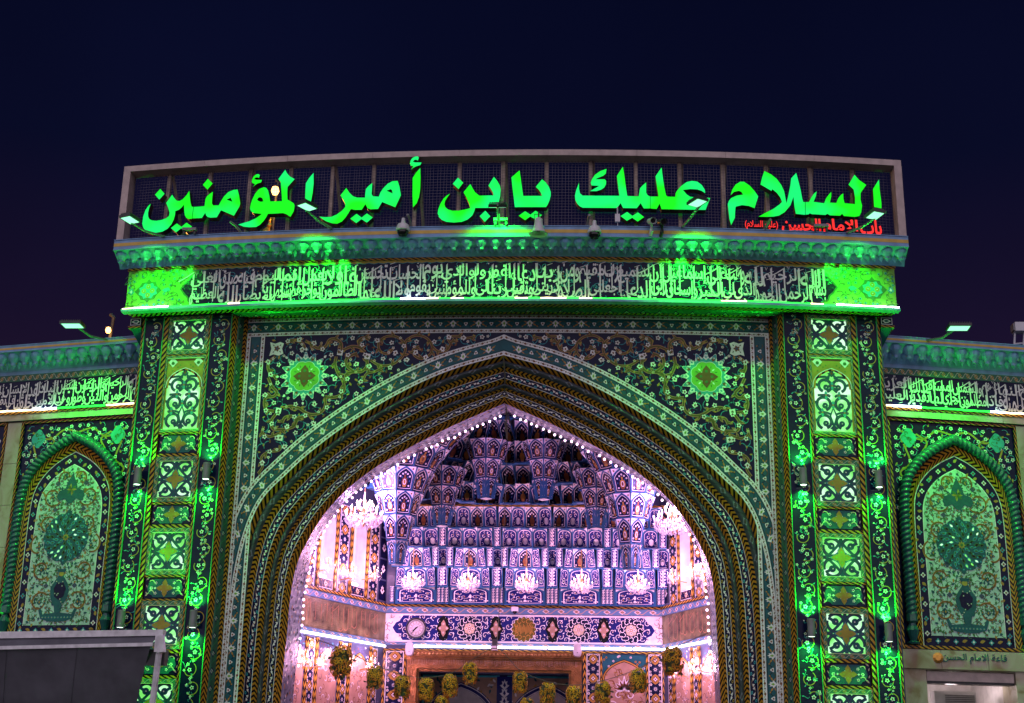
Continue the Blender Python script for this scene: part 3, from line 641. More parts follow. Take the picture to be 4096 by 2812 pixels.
def lat_sq(w, h):
    # pierced screen: four scroll circles, stems and a gold quatrefoil
    cv = Canvas(); H = h/2; W2 = w/2; c = 'teal'
    for sx in (-1, 1):
        for sy_ in (-1, 1):
            x, y = sx*W2*0.50, H+sy_*H*0.52; a = math.atan2(-sy_, -sx)
            cv.stroke(arc(x, y, 0.155, a+2.6*sx*sy_, a-3.2*sx*sy_, 22, 0.15), 0.055, c, 1); cv.stroke(arc(x, y, 0.155, a+2.6*sx*sy_, a-3.2*sx*sy_, 22, 0.15), 0.012, 'slate', 2)
            cv.disk(x+sx*0.01, y+sy_*0.02, 0.062, c, 1, 10); cv.stroke([(x, y), (x+sx*0.08, y+sy_*0.06), (x+sx*0.13, y+sy_*0.08)], 0.05, c, 1); cv.flower(x, y+sy_*0.02, 0.028, 'slate', 'white', 3)
            cv.stroke(spline([(0, H+sy_*H*0.97), (sx*0.05, H+sy_*0.22), (sx*0.16, H+sy_*0.10), (sx*0.24, H+sy_*0.03), (sx*W2*0.97, H)], 5), 0.045, c, 1)
        cv.lotus(sx*W2*0.86, H, 0.06, 0 if sx > 0 else math.pi, c, 'slate', 2)
    for k in range(4):
        a = k*math.pi/2; cv.leaf(0, H, a, 0.205, 0.15, 'turq', 2); cv.leaf(0, H, a, 0.185, 0.125, 'ochre', 3); cv.disk(0.09*math.cos(a), H+0.09*math.sin(a), 0.02, 'lime', 4, 4); cv.leaf(0, H, a+0.785, 0.12, 0.07, c, 1)
    for y in (0.02, h-0.02): cv.leaf(0, y, math.pi/2 if y < H else -math.pi/2, 0.09, 0.07, c, 2)
    return cv
def arch_in(w, y0, ysp, yap, n=10):
    # pointed arch outline, right springing -> apex -> left springing
    r = [(w/2, ysp), (w/2*0.93, ysp+(yap-ysp)*0.38), (w/2*0.68, ysp+(yap-ysp)*0.68), (w/2*0.34, ysp+(yap-ysp)*0.88), (0, yap)]
    R_ = spline(r, 4); return R_+[(-x, y) for x, y in R_[::-1][1:]]
def lat_arch(w, h):
    cv = Canvas(); c = 'teal'
    for sy_, yy in ((1, 0.19), (1, 0.52), (1, 0.86)):
        for sx in (-1, 1):
            x = sx*(0.165 if yy < 0.8 else 0.13); cv.stroke(arc(x, yy, 0.13 if yy < .8 else 0.11, -1.2*sx+(0 if sx > 0 else math.pi), (-1.2+5.6)*sx+(0 if sx > 0 else math.pi), 20, 0.115), 0.052, c, 1)
            cv.stroke(arc(x, yy, 0.125, -1.2*sx+(0 if sx > 0 else math.pi), (-1.2+5.6)*sx+(0 if sx > 0 else math.pi), 20, 0.115), 0.010, 'slate', 2)
            cv.disk(x-sx*0.02, yy-0.03, 0.055, c, 1, 8); cv.flower(x-sx*0.02, yy-0.03, 0.024, 'slate', 'white', 3)
            cv.stroke([(sx*0.04, yy+0.14), (sx*0.12, yy+0.17), (sx*0.27, yy+0.16)], 0.04, c, 1); cv.stroke([(x+sx*.1, yy), (sx*0.36, yy+0.05)], 0.045, c, 1)
    cv.stroke([(-0.13, 0.95), (0, 1.10), (0.13, 0.95)], 0.05, c, 1); cv.lotus(0, 1.10, 0.075, math.pi/2, c, 'brown', 2); cv.lotus(0, 0.06, 0.08, -math.pi/2, c, 'slate', 2); cv.stroke([(0, 0.1), (-0.06, 0.3), (0, 0.45), (0.06, 0.3), (0, 0.1)], 0.035, c, 1)
    for x, y in ((0, 0.86), (-0.12, 0.68), (0.12, 0.68), (0, 0.50), (-0.2, 0.36), (0.2, 0.36)):
        for k in range(4): cv.leaf(x, y, k*math.pi/2, 0.085, 0.055, 'turq' if k % 2 else 'slate', 4)
        cv.disk(x, y, 0.018, 'gold', 5, 6)
    return cv
LAT = {}
for s in (-1, 1):
    pil = MB()
    for (a, b, key, d) in ((6.83, 6.875, 'diag', 0.0), (6.81, 6.83, 'trim', 0.018), (6.43, 6.448, 'trim', 0.018), (6.345, 6.43, 'diag', 0.0), (5.54, 5.50, 'diag', 0.0), (5.485, 5.50, 'trim', 0.014), (5.088, 5.103, 'trim', 0.016)):
        x0, x1 = sorted((a, b)); pil.bar(lambda x, d_, h: B(s*x, d_, h), x0, x1, 0, 9.655, -0.1, d, key, 1, vert=True)
    po = pil.build('pilaster', gate)
    for sx0, sx1, sd in ((6.448, 6.81, 11), (5.103, 5.485, 23)):
        fs = floral_strip(sx1-sx0, 9.60, sd+s)
        fs.build('floral_strip', lambda u, v, w: B(s*(sx0+u) if s > 0 else -(sx1-u), -0.004+w, v), po)
    xc = s*5.94
    for kind, h0, h1 in PANELS:
        hh = h1-h0
        if kind == 'rect':
            rect_panel(PW, hh).build('tile_panel', lambda u, v, w: B(xc+u, -0.05+w, h0+v), po); continue
        win = MB(); fw = 0.075 if kind == 'sq' else 0.04
        P_ = lambda x, d, h: B(xc+x, d, h)
        for (a, b, c, d) in ((-PW/2, PW/2, h0, h0+fw), (-PW/2, PW/2, h1-fw, h1)): win.bar(P_, a, b, c, d, -0.1, -0.015, 'border_diamond', 1)
        for (a, b) in ((-PW/2, -PW/2+fw), (PW/2-fw, PW/2)): win.bar(P_, a, b, h0+fw, h1-fw, -0.1, -0.016, 'border_diamond', 1, vert=True)
        wo_ = win.build('window', gate); g_ = MB()
        iw = PW-2*fw
        for (a, b, c, d) in ((-iw/2, iw/2, h0+fw, h0+fw+0.012), (-iw/2, iw/2, h1-fw-0.012, h1-fw)): g_ = MB(); g_.bar(P_, a, b, c, d, -0.1, -0.008, 'cream', 1); g_.build('frame_bead', wo_)
        g_ = MB(); g_.face([P_(-iw/2, -0.085, h0+fw), P_(iw/2, -0.085, h0+fw), P_(iw/2, -0.085, h1-fw), P_(-iw/2, -0.085, h1-fw)], 'glow_glass'); g_.build('glass', wo_)
        if kind == 'sq': lat = lat_sq(iw, hh-2*fw); lat.build('lattice', lambda u, v, w: B(xc+u, -0.045+w, h0+fw+v), wo_, thick=0.02)
        else:
            lat = lat_arch(iw, 1.2); lat.build('lattice', lambda u, v, w: B(xc+u, -0.045+w, h0+fw+v), wo_, thick=0.02)
            ar = arch_in(iw-0.06, 0, 0.80, 1.17); sp_ = Canvas(); y1_ = hh-2*fw
            for (xa, ya), (xb, yb) in zip(ar[:-1], ar[1:]): sp_.poly([(xa, ya), (xa, y1_), (xb, y1_), (xb, yb)], 'ochre', 1)
            for sx in (-1, 1):
                sp_.rect(min(sx*(iw/2-0.03), sx*iw/2), 0, max(sx*(iw/2-0.03), sx*iw/2), y1_, 'ochre', 1); sp_.poly([(sx*0.25-0.09, 1.30), (sx*0.25, 1.20), (sx*0.25+0.09, 1.30), (sx*0.25+0.03, 1.36), (sx*0.25-0.04, 1.36)], 'white', 3); sp_.disk(sx*0.25, 1.28, 0.035, 'leaf', 4, 6)
                for j in range(5): sp_.flower(sx*(0.10+0.05*j), 1.24-0.035*j*(j % 2), 0.018, 'leaf', 'lime', 3)
            sp_.rect(-iw/2, y1_-0.055, iw/2, y1_, 'brown', 2)
            sp_.stroke(ar, 0.045, 'diag', 3); sp_.stroke([(x*1.07, y*1.012) for x, y in ar], 0.014, 'white', 4)
            sp_.build('arch_spandrel', lambda u, v, w: B(xc+u, -0.035+w, h0+fw+v), wo_)
    for (k, a, b), (k2, a2, b2) in zip(PANELS[:-1], PANELS[1:]): hb = MB(); hb.bar(lambda x, d, h: B(xc+x, d, h), -PW/2, PW/2, b2, a, -0.1, -0.02, 'diag', 1); hb.build('divider', po)
    # small corner bracket under the frieze overhang
    br = MB(); P_ = lambda x, d, h: B(s*x, d, h)
    br.bar(P_, 6.885, 7.12, 9.48, 9.645, -0.3, 0.05, 'navy', 1); br.bar(P_, 6.885, 7.14, 9.44, 9.48, -0.3, 0.07, 'diag', 1)
    br.hexa([P_(6.89, -0.3, 9.1), P_(6.93, -0.3, 9.1), P_(6.93, -0.28, 9.1), P_(6.89, -0.28, 9.1), P_(6.89, 0.04, 9.44), P_(7.1, 0.04, 9.44), P_(7.1, -0.3, 9.44), P_(6.89, -0.3, 9.44)], 'teal')
    bo = br.build('bracket', gate); cv = Canvas(); cv.rect(6.90, 9.50, 7.105, 9.63, 'white', 1); cv.rect(6.91, 9.51, 7.095, 9.62, 'navy', 2); cv.leaf(6.92, 9.565, 0, 0.16, 0.085, 'white', 3); cv.leaf(6.95, 9.565, 0, 0.10, 0.05, 'teal', 4)
    cv.p = [(p if s > 0 else p[::-1], k, z) for p, k, z in cv.p]; cv.build('bracket_tile', lambda u, v, w: B(s*u, 0.052+w, v), bo)

# ---- frieze with calligraphy
fz = MB(); fz.bar(B, -7.15, 7.15, 9.70, 10.50, 0.05, 0.30, 'lime', 48); fzo = fz.build('frieze', gate)
def scal(x0, x1, y0, y1, n=4):
    m = (y0+y1)/2; r = [(x1-0.36, y1), (x1-0.30, y1-0.02), (x1-0.24, y1-0.09), (x1-0.16, y1-0.12), (x1-0.13, y1-0.20), (x1-0.06, y1-0.26), (x1-0.03, m+0.06), (x1+0.02, m)]
    return spline(r, 3)
cvf = Canvas(); endR = scal(-6.05, 6.05, 9.715, 10.455); endR = endR+[(x, 2*10.085-y) for x, y in endR[::-1][1:]]
nq = 40
for i in range(nq): cvf.poly([(-5.69+11.38*i/nq, 9.715), (-5.69+11.38*(i+1)/nq, 9.715), (-5.69+11.38*(i+1)/nq, 10.455), (-5.69+11.38*i/nq, 10.455)], 'navy', 2)
for s in (-1, 1):
    pl = [(s*x, y) for x, y in endR]; cvf.poly(pl if s < 0 else pl[::-1], 'navy', 2); cvf.stroke(pl, 0.03, 'leaf', 3)
    cx, cyy = s*6.72, 10.08
    cvf.poly([(cx-0.27, cyy), (cx-0.17, cyy+0.10), (cx-0.14, cyy+0.17), (cx-0.05, cyy+0.18), (cx, cyy+0.24), (cx+0.05, cyy+0.18), (cx+0.14, cyy+0.17), (cx+0.17, cyy+0.10), (cx+0.27, cyy), (cx+0.17, cyy-0.10), (cx+0.14, cyy-0.17), (cx+0.05, cyy-0.18), (cx, cyy-0.24), (cx-0.05, cyy-0.18), (cx-0.14, cyy-0.17), (cx-0.17, cyy-0.10)][::-1], 'leaf', 3)
    cvf.poly([(cx+0.2*math.cos(a)*(1 if k % 2 else .8), cyy+0.165*math.sin(a)*(1 if k % 2 else .8)) for k, a in enumerate([j*0.3927 for j in range(16)])], 'turq', 4)
    for k in range(4): cvf.disk(cx+0.085*math.cos(k*1.57), cyy+0.085*math.sin(k*1.57), 0.05, 'ochre', 5, 8); cvf.flower(cx+0.085*math.cos(k*1.57), cyy+0.085*math.sin(k*1.57), 0.028, 'leaf', 'white', 6)
    cvf.leaf(cx-s*0.45, cyy, 0 if s > 0 else math.pi, 0.17, 0.10, 'turq', 4); cvf.lotus(s*7.06, cyy, 0.075, 1.57, 'turq', 'white', 3)
    r = random.Random(9); pk = []
    for _ in range(400):
        x, y = r.uniform(6.0, 7.12), r.uniform(9.73, 10.46)
        if math.hypot((x-6.72)/1.1, y-10.08) < 0.27 or (x < 6.15-0.5*abs(y-10.08) ) or any(math.hypot(x-a, y-b) < 0.075 for a, b in pk): continue
        pk.append((x, y)); a = r.uniform(0, 6.28); cvf.stroke(arc(s*x, y, 0.02, a, a+2.4, 6, 0.10), 0.010, 'leaf', 3); c = r.random()
        if c < 0.4: cvf.flower(s*x, y, 0.03, 'turq', 'leaf', 4, 5, a)
        else: cvf.leaf(s*x, y, a, 0.05, 0.025, 'leaf', 4)
x = -5.9
while x < 5.9: cvf.poly([(x, 10.49), (x, 10.462), (x+0.09, 10.445), (x+0.18, 10.462), (x+0.18, 10.49)], 'ochre', 4); cvf.stroke([(x, 10.458), (x+0.045, 10.446), (x+0.09, 10.437), (x+0.135, 10.446), (x+0.18, 10.458)], 0.008, 'turq', 5); x += 0.18
r = random.Random(21)
for k in range(420):
    x, y, a = r.uniform(-5.8, 5.8), r.uniform(9.74, 10.42), r.uniform(0, 6.28); cvf.stroke(arc(x, y, 0.03, a, a+2.4, 6, 0.09), 0.009, 'turq', 3)
    cvf.leaf(x, y, a, 0.045, 0.02, 'gold' if k % 9 == 0 else 'turq', 3)
cvf.build('frieze_tile', lambda u, v, w: B(u, 0.302+w, v), fzo, step=0.0015)
VERSE = 'بسم الله الرحمن الرحيم الحمد لله الذي وهب لي على الكبر إسماعيل وإسحاق إن ربي لسميع الدعاء رب اجعلني مقيم الصلاة ومن ذريتي ربنا وتقبل دعاء ربنا اغفر لي ولوالدي وللمؤمنين يوم يقوم الحساب ولا تحسبن الله غافلا عما يعمل الظالمون إنما يؤخرهم ليوم تشخص فيه الأبصار صدق الله العلي العظيم'
def callig(words, xa, xb, y0, y1, fn, parent, key='white', w=0.012, seed=1, stems=True, sw=0.022):
    # words run right to left on two interlaced rows with tall stems
    H = y1-y0; rows = (words[0::2], words[1::2]); r = random.Random(seed)
    for ri, ws in enumerate(rows):
        wt = [max(2.2, len(w_)) for w_ in ws]; tot = sum(wt); x = xb
        for w_, k in zip(ws, wt):
            wd = (xb-xa)*k/tot; mb = MB()
            yb = y0+(0.0 if ri == 0 else 0.44*H); put_text(mb, shape(w_), x-wd*1.03, x-wd*0.01, yb, yb+H*0.53, fn, key, 0.016, w+0.0015*ri)
            if mb.f: mb.build('calligraphy', parent)
            x -= wd
    cv = Canvas(); x = xa+0.05*H
    while stems and x < xb-0.05*H:
        b = r.uniform(0.05, 0.35); t = r.uniform(0.90, 0.99); wd = sw*r.uniform(0.9, 1.25)
        cv.poly([(x-wd/2*0.7, y0+b*H), (x+wd/2*0.8, y0+b*H), (x+wd/2, y0+t*H), (x-wd*0.9, y0+(t-0.05)*H)], key, 1)
        if r.random() < 0.35: cv.stroke(arc(x-0.16*H, y0+b*H+0.03*H, 0.17*H, 0, -2.6, 9), sw*1.1, key, 1)
        if r.random() < 0.22: cv.stroke([(x, y0+0.95*H), (x-0.22*H, y0+0.80*H), (x-0.42*H, y0+0.70*H)], sw*0.9, key, 1)
        x += r.uniform(0.20, 0.46)*H
    n = int((xb-xa)/H*9)
    for k in range(n):
        px, py = r.uniform(xa, xb), y0+r.choice((r.uniform(0.75, 1.0), r.uniform(0, 1.0)))*H; c = r.random(); u = H*0.042
        if c < 0.4: cv.stroke([(px-u, py+u), (px-u*0.2, py-u), (px+u*0.5, py+u*0.8)], sw*0.45, key, 1)
        elif c < 0.7: cv.stroke([(px-u*1.6, py-u*0.6), (px+u*1.6, py+u*0.6)], sw*0.45, key, 1)
        else: cv.poly([(px-u*.5, py), (px, py-u*.5), (px+u*.5, py), (px, py+u*.5)], key, 1)
    cv.build('calligraphy_marks', lambda a, b, z: fn(a, b, w+z+0.003), parent)['kind'] = 'stuff'
callig(VERSE.split(), -5.86, 5.86, 9.73, 10.44, lambda u, v, w: B(u, 0.302+w, v), fzo, seed=4)
# ledge and rope light
ld = MB(); ld.bar(B, -7.185, 7.185, 9.655, 9.700, 0.25, 0.42, 'paint_blue', 48); ld.build('ledge', gate)
r = random.Random(2); n = 62
for i in range(n):
    x0, x1 = -7.17+14.34*i/n, -7.17+14.34*(i+1)/n; xm = (x0+x1)/2
    key = 'led_green'
    if r.random() < 0.20: key = 'led_warm'
    if -7.1 < xm < -6.2 or -1.9 < xm < -1.3 or xm > 6.0: key = 'led_white' if r.random() < 0.75 else 'led_warm'
    t_ = MB(); y = r.uniform(-0.006, 0.006); t_.tube([B(x0, 0.385, 9.718+y), B(xm, 0.385, 9.718+r.uniform(-0.006, 0.006)), B(x1, 0.385, 9.718)], 0.017, key, 6, False); t_.build('rope_light', gate)
ck = MB(); ck.bar(B, -7.17, 7.17, 10.498, 10.545, 0.1, 0.325, 'diag', 48); ck.build('checker_strip', gate)

# ---- cornice: painted fascia, faceted blocks and drops
def cornice(P, xa, xb, hb, ht, d0, d1, parent, seg, nblk, fh):
    f = MB(); f.bar(P, xa, xb, ht, ht+fh, d0-0.2, d1, 'paint_blue', seg, back=True); fo = f.build('fascia', parent)
    y = MB(); y.bar(P, xa, xb, ht+fh*0.36, ht+fh*0.70, d1-0.05, d1+0.004, 'paint_yellow', seg, ends=False); y.build('fascia_stripe', fo)
    lp = MB(); lp.bar(P, xa, xb, ht+fh, ht+fh+0.015, d0-0.3, d1+0.015, 'paint_blue', seg); lp.bar(P, xa, xb, ht-0.006, ht+0.018, d1-0.05, d1+0.012, 'paint_blue', seg); lp.build('fascia_lip', fo)
    sh = MB()
    for i in range(seg):
        a, b = xa+(xb-xa)*i/seg, xa+(xb-xa)*(i+1)/seg
        for (da, ha, db, hb_) in ((d1-0.02, ht, d0+0.24*(d1-d0), hb+0.42*(ht-hb)), (d0+0.24*(d1-d0), hb+0.42*(ht-hb), d0+0.02, hb)):
            sh.face([P(a, db, hb_), P(b, db, hb_), P(b, da, ha), P(a, da, ha)], 'paint_blue')
    sh.build('cornice_cove', parent)
    for key in ('cornice_block', 'cornice_drop', 'cornice_star'):
        if key in LAT: continue
        m = MB()
        if key == 'cornice_block':
            pr = [(0.0, 0.03), (0.088, 0.03), (0.116, -0.035), (0.105, -0.075), (0.045, -0.150), (0.042, -0.152), (0.042, -0.195), (0.0, -0.20)]
        elif key == 'cornice_drop': pr = [(0.0, 0.03), (0.05, 0.03), (0.068, -0.02), (0.066, -0.04), (0.0, -0.155)]
        else: pr = [(0.0, 0.012), (0.045, 0.012), (0.045, 0.0), (0.0, -0.012)]
        kk = 'paint_yellow' if key == 'cornice_star' else 'paint_blue'
        for i in range(len(pr)-1):
            for k in range(8):
                a, b = 2*math.pi*(k+0.5)/8, 2*math.pi*(k+1.5)/8; m.face([(q[0]*math.cos(t), q[0]*math.sin(t), q[1]) for q, t in ((pr[i], a), (pr[i], b), (pr[i+1], b), (pr[i+1], a))], kk)
        me = m.build(key, parent); LAT[key] = me.data; bpy.data.objects.remove(me)
    dx = (xb-xa)/nblk; sc_ = dx/0.255
    for i in range(nblk):
        x = xa+dx*(i+0.5); h_ = ht-hb
        link('cornice_block', LAT['cornice_block'], parent, P(x, d0+0.66*(d1-d0), ht-0.02), scale=(sc_, sc_, h_/0.23*0.92))
        link('cornice_star', LAT['cornice_star'], parent, P(x, d0+0.50*(d1-d0), hb+0.37*h_), scale=(sc_, sc_, 1))
        for j in (-0.25, 0.25): link('cornice_drop', LAT['cornice_drop'], parent, P(x+j*dx, d0+0.32*(d1-d0), hb+0.56*h_), scale=(sc_, sc_, h_/0.23*0.8))
cornice(B, -7.34, 7.34, 10.545, 10.765, 0.30, 0.75, gate, 48, 58, 0.193)
rf = MB(); rf.bar(B, -7.30, 7.30, 10.90, 10.955, -3.4, 0.50, 'stone_dark', 24, back=True); rf.build('roof_slab', gate)
# ================================================================== boundary walls left and right of the gate
def rope_mesh(mb, path, r0, key, twist=9.0, n=16):
    P3 = [Vector(p) for p in path]; rings = []; L = 0.0
    for i, p in enumerate(P3):
        if i: L += (p-P3[i-1]).length
        t = (P3[min(i+1, len(P3)-1)]-P3[max(i-1, 0)]).normalized(); b = Vector((0, -1, 0)); a = t.cross(b).normalized(); b = a.cross(t)
        ring = []
        for k in range(n):
            th = 2*math.pi*k/n; rr = r0*(0.70+0.30*abs(math.sin(th*1.0+L*twist*3.6))); ring.append(p+a*rr*math.cos(th)+b*rr*math.sin(th))
        rings.append(ring)
    for i in range(len(rings)-1):
        for k in range(n): mb.face([rings[i][k], rings[i+1][k], rings[i+1][(k+1) % n], rings[i][(k+1) % n]], key)
def parch(cx, hw, y0, ysp, yap, n=24):
    # pointed arch path from bottom left over the apex to bottom right
    r = spline([(-hw, y0), (-hw, (y0+ysp)/2), (-hw, ysp), (-hw*0.93, ysp+(yap-ysp)*0.40), (-hw*0.70, ysp+(yap-ysp)*0.67), (-hw*0.36, ysp+(yap-ysp)*0.87), (0, yap)], 8)
    return [(cx+x, y) for x, y in r]+[(cx-x, y) for x, y in r[::-1][1:]]
def niche_panel(par, s, cx, detail=True):
    P = lambda x, d, h: W(s*x, d, h)
    fl = lambda cv: setattr(cv, 'p', [(p if s > 0 else p[::-1], k, z) for p, k, z in cv.p])
    cv = Canvas(); x0, x1, y0, y1 = cx-1.21, cx+1.21, 3.84, 7.93; r = random.Random(31)
    cv.rect(x0, y0, x1, y1, 'navy', 0, 1, 2)
    for pl in ([(x0+0.15, 6.35), (x0+0.30, 6.7), (x0+0.15, 6.95), (x0+0.35, 7.15), (x0+0.25, 7.5)], [(x0+0.2, 7.75), (x0+0.6, 7.6), (x0+0.9, 7.78), (x0+1.2, 7.72)], [(x0+0.55, 7.3), (x0+0.7, 7.55), (x0+0.5, 7.7)]):
        for m in (0, 1):
            q = [(2*cx-x, y) if m else (x, y) for x, y in spline(pl, 6)]; cv.stroke(q, 0.035, 'gold', 2)
    arch_o = parch(cx, 1.13, y0, 6.15, 7.74); pk = []
    for _ in range(900):
        x, y = r.uniform(x0+0.06, x1-0.06), r.uniform(5.9, y1-0.08); hb = np.interp(x, [q[0] for q in arch_o if q[1] > 6.1], [q[1] for q in arch_o if q[1] > 6.1])
        if y < hb+0.02 or any(math.hypot(x-a, y-b) < 0.10 for a, b in pk): continue
        pk.append((x, y)); a = r.uniform(0, 6.28); c = r.random(); cv.stroke(arc(x, y, 0.02, a, a+2.4, 6, 0.10), 0.011, 'turq', 1)
        if c < 0.6: cv.flower(x, y, 0.042, 'white', 'leaf', 3, 5, a)
        else: cv.leaf(x, y, a, 0.08, 0.035, 'ochre', 3)
    for sg in (-1, 1):
        mx, my = cx+sg*0.86, 7.62; cv.poly([(mx+0.14*math.cos(t)*(1+0.1*math.cos(4*t)), my+0.17*math.sin(t)*(1+0.1*math.cos(4*t))) for t in [k*0.2618 for k in range(24)]], 'turq', 4)
        for k in range(9): cv.stroke(arc(mx+r.uniform(-.09, .09), my+r.uniform(-.11, .11), 0.02, k, k+3, 6, 0.05), 0.012, 'leaf', 5)
        cv.flower(mx, my, 0.05, 'turq', 'leaf', 5, 6)
    fl(cv); po = cv.build('niche_panel', lambda u, v, w: P(u, -0.05+w, v), par)
    # frame checker
    fr = MB()
    for a, b in ((x0-0.045, x0), (x1, x1+0.045)): fr.bar(P, a, b, y0-0.06, y1+0.05, -0.1, 0.0, 'diag', 1, vert=True)
    fr.bar(P, x0, x1, y1, y1+0.05, -0.1, 0.002, 'diag', 2); fr.bar(P, x0, x1, y0-0.06, y0, -0.1, 0.002, 'diag', 2); fr.build('checker_frame', par)
    # rope arch on vase bases
    path = [(cx+(x-cx), y) for x, y in resample(parch(cx, 1.06, 4.36, 6.15, 7.62), 520)[0]]
    rp = MB(); rope_mesh(rp, [P(x, 0.04, y) for x, y in path], 0.105, 'rope_teal'); rp.build('rope_moulding', par, smooth=True, weld=True)
    for sg in (-1, 1):
        vb = MB(); q = P(cx+sg*1.06, 0.04, 3.85); vb.lathe([(0.0, 0.0), (0.10, 0.0), (0.11, 0.03), (0.06, 0.06), (0.09, 0.16), (0.115, 0.24), (0.07, 0.33), (0.06, 0.36), (0.10, 0.40), (0.10, 0.52), (0.0, 0.53)], 'rope_teal', 12, q); vb.build('rope_base', par, smooth=True)
    # zig, border and white arabesque field inside the rope
    cv = Canvas(); oa = resample(parch(cx, 0.97, y0, 6.15, 7.50), 80)[0]; ob = resample(parch(cx, 0.86, y0, 6.10, 7.33), 80)[0]; oc = resample(parch(cx, 0.845, y0, 6.10, 7.31), 80)[0]; od = resample(parch(cx, 0.70, y0+0.17, 6.05, 7.08), 80)[0]; oe = resample(parch(cx, 0.685, y0+0.18, 6.05, 7.06), 80)[0]
    def between(A_, B_, key, z):
        for i in range(80): cv.poly([A_[i], B_[i], B_[i+1], A_[i+1]], key, z)
    between(ob, oc, 'white', 4); between(oc, od, 'navy', 3); between(od, oe, 'white', 4)
    cv.rect(cx-0.845, y0, cx+0.845, y0+0.17, 'navy', 3)
    for i in range(40): # white field
        a, b = oe[i], oe[80-i]; a2, b2 = oe[i+1], oe[79-i]; cv.poly([a, b, b2, a2], 'pale', 3)
    mid = [((c[0]+d[0])/2, (c[1]+d[1])/2) for c, d in zip(resample(oc, 56)[0], resample(od, 56)[0])]
    for i, (x, y) in enumerate(mid):
        if i % 2: cv.flower(x, y, 0.05, 'white' if i % 4 == 1 else 'turq', 'brown', 5, 4)
        else: cv.leaf(x-0.03, y, i*0.7, 0.1, 0.06, 'gold', 4)
    for i in range(10):
        x = cx-0.75+i*0.166
        if i % 2: cv.flower(x, y0+0.085, 0.05, 'turq', 'white', 5, 4)
        else: cv.leaf(x-0.05, y0+0.085, 0.3, 0.11, 0.06, 'gold', 4)
    for m in (-1, 1):
        for (x, y, rr, a0, a1) in ((0.38, 6.45, 0.20, -2.6, 2.6), (0.42, 5.9, 0.17, 2.2, -2.6), (0.44, 5.05, 0.19, -2.4, 2.9), (0.40, 4.45, 0.19, 2.4, -2.8), (0.16, 6.82, 0.14, -0.6, 3.2), (0.55, 5.5, 0.22, 1.2, -1.6)):
            q = [(cx+m*px, py) for px, py in arc(x, y, rr, a0, a1, 18, rr*0.55)]; cv.stroke(q, 0.034, 'gold', 5); cv.stroke(q, 0.014, 'brown', 6)
            cv.leaf(*q[9], m*1.0, 0.1, 0.05, 'gold', 6); cv.lotus(cx+m*x, y, 0.06, 1.57, 'teal', 'gold', 5)
        for y in (4.75, 5.3, 6.2, 6.7): cv.poly([(cx+m*0.30, y+0.05), (cx+m*0.36, y), (cx+m*0.30, y-0.05), (cx+m*0.24, y)], 'slate', 6)
    r = random.Random(77); pk = []
    for _ in range(3000):
        x, y = r.uniform(-0.66, 0.66), r.uniform(4.06, 7.0)
        e_ = np.interp(y, [q[1] for q in oe[:41]], [cx-q[0] for q in oe[:41]])
        if abs(x) > e_-0.04 or math.hypot(x, y-5.66) < 0.47 or any(math.hypot(x-a, y-b) < 0.058 for a, b in pk): continue
        pk.append((x, y)); a = r.uniform(0, 6.28); c = r.random(); cv.stroke(arc(cx+x, y, 0.02, a, a+2.2, 5, 0.08), 0.012, 'leaf', 4)
        if c < 0.35: cv.flower(cx+x, y, 0.032, 'teal', 'gold', 5, 5, a)
        else: cv.leaf(cx+x, y, a, 0.08, 0.042, 'leaf' if c < 0.65 else ('teal' if c < 0.85 else 'gold'), 5)
    # palmette above, vase below
    T = lambda q, z, k: cv.poly([(cx+a, b) for a, b in q]+[(cx-a, b) for a, b in q[::-1]], k, z)
    T([(0.0, 6.92), (0.05, 6.80), (0.10, 6.70), (0.13, 6.60), (0.26, 6.55), (0.30, 6.45), (0.24, 6.36), (0.12, 6.40), (0.06, 6.33), (0.0, 6.30)], 7, 'teal')
    for k in range(8): cv.leaf(cx+0.02*(k % 3-1), 6.58, k*0.785, 0.12, 0.05, 'leaf' if k % 2 else 'ochre', 8)
    T([(0.10, 5.06), (0.06, 4.98), (0.06, 4.92), (0.16, 4.78), (0.20, 4.66), (0.17, 4.50), (0.08, 4.36), (0.06, 4.25), (0.30, 4.22), (0.36, 4.34), (0.40, 4.30), (0.34, 4.14), (0.18, 4.09), (0.0, 4.08)], 7, 'teal')
    T([(0.07, 4.80), (0.13, 4.70), (0.10, 4.55), (0.0, 4.48)], 8, 'navy'); T([(0.05, 5.0), (0.05, 4.94), (0.0, 4.92)], 8, 'ochre')
    for k in range(10): cv.flower(cx+r.uniform(-.14, .14), r.uniform(4.4, 4.85), 0.022, 'leaf', 'white', 9)
    for k in range(10): cv.flower(cx+(-0.3+0.066*k), 4.16, 0.024, 'turq', 'gold', 9)
    # rosette grille with a few lit openings
    C2 = (cx, 5.66); cv.poly([(C2[0]+(0.455+0.025*abs(math.cos(8*t)))*math.cos(t), C2[1]+(0.455+0.025*abs(math.cos(8*t)))*math.sin(t)) for t in [k*2*math.pi/96 for k in range(96)]], 'teal', 6)
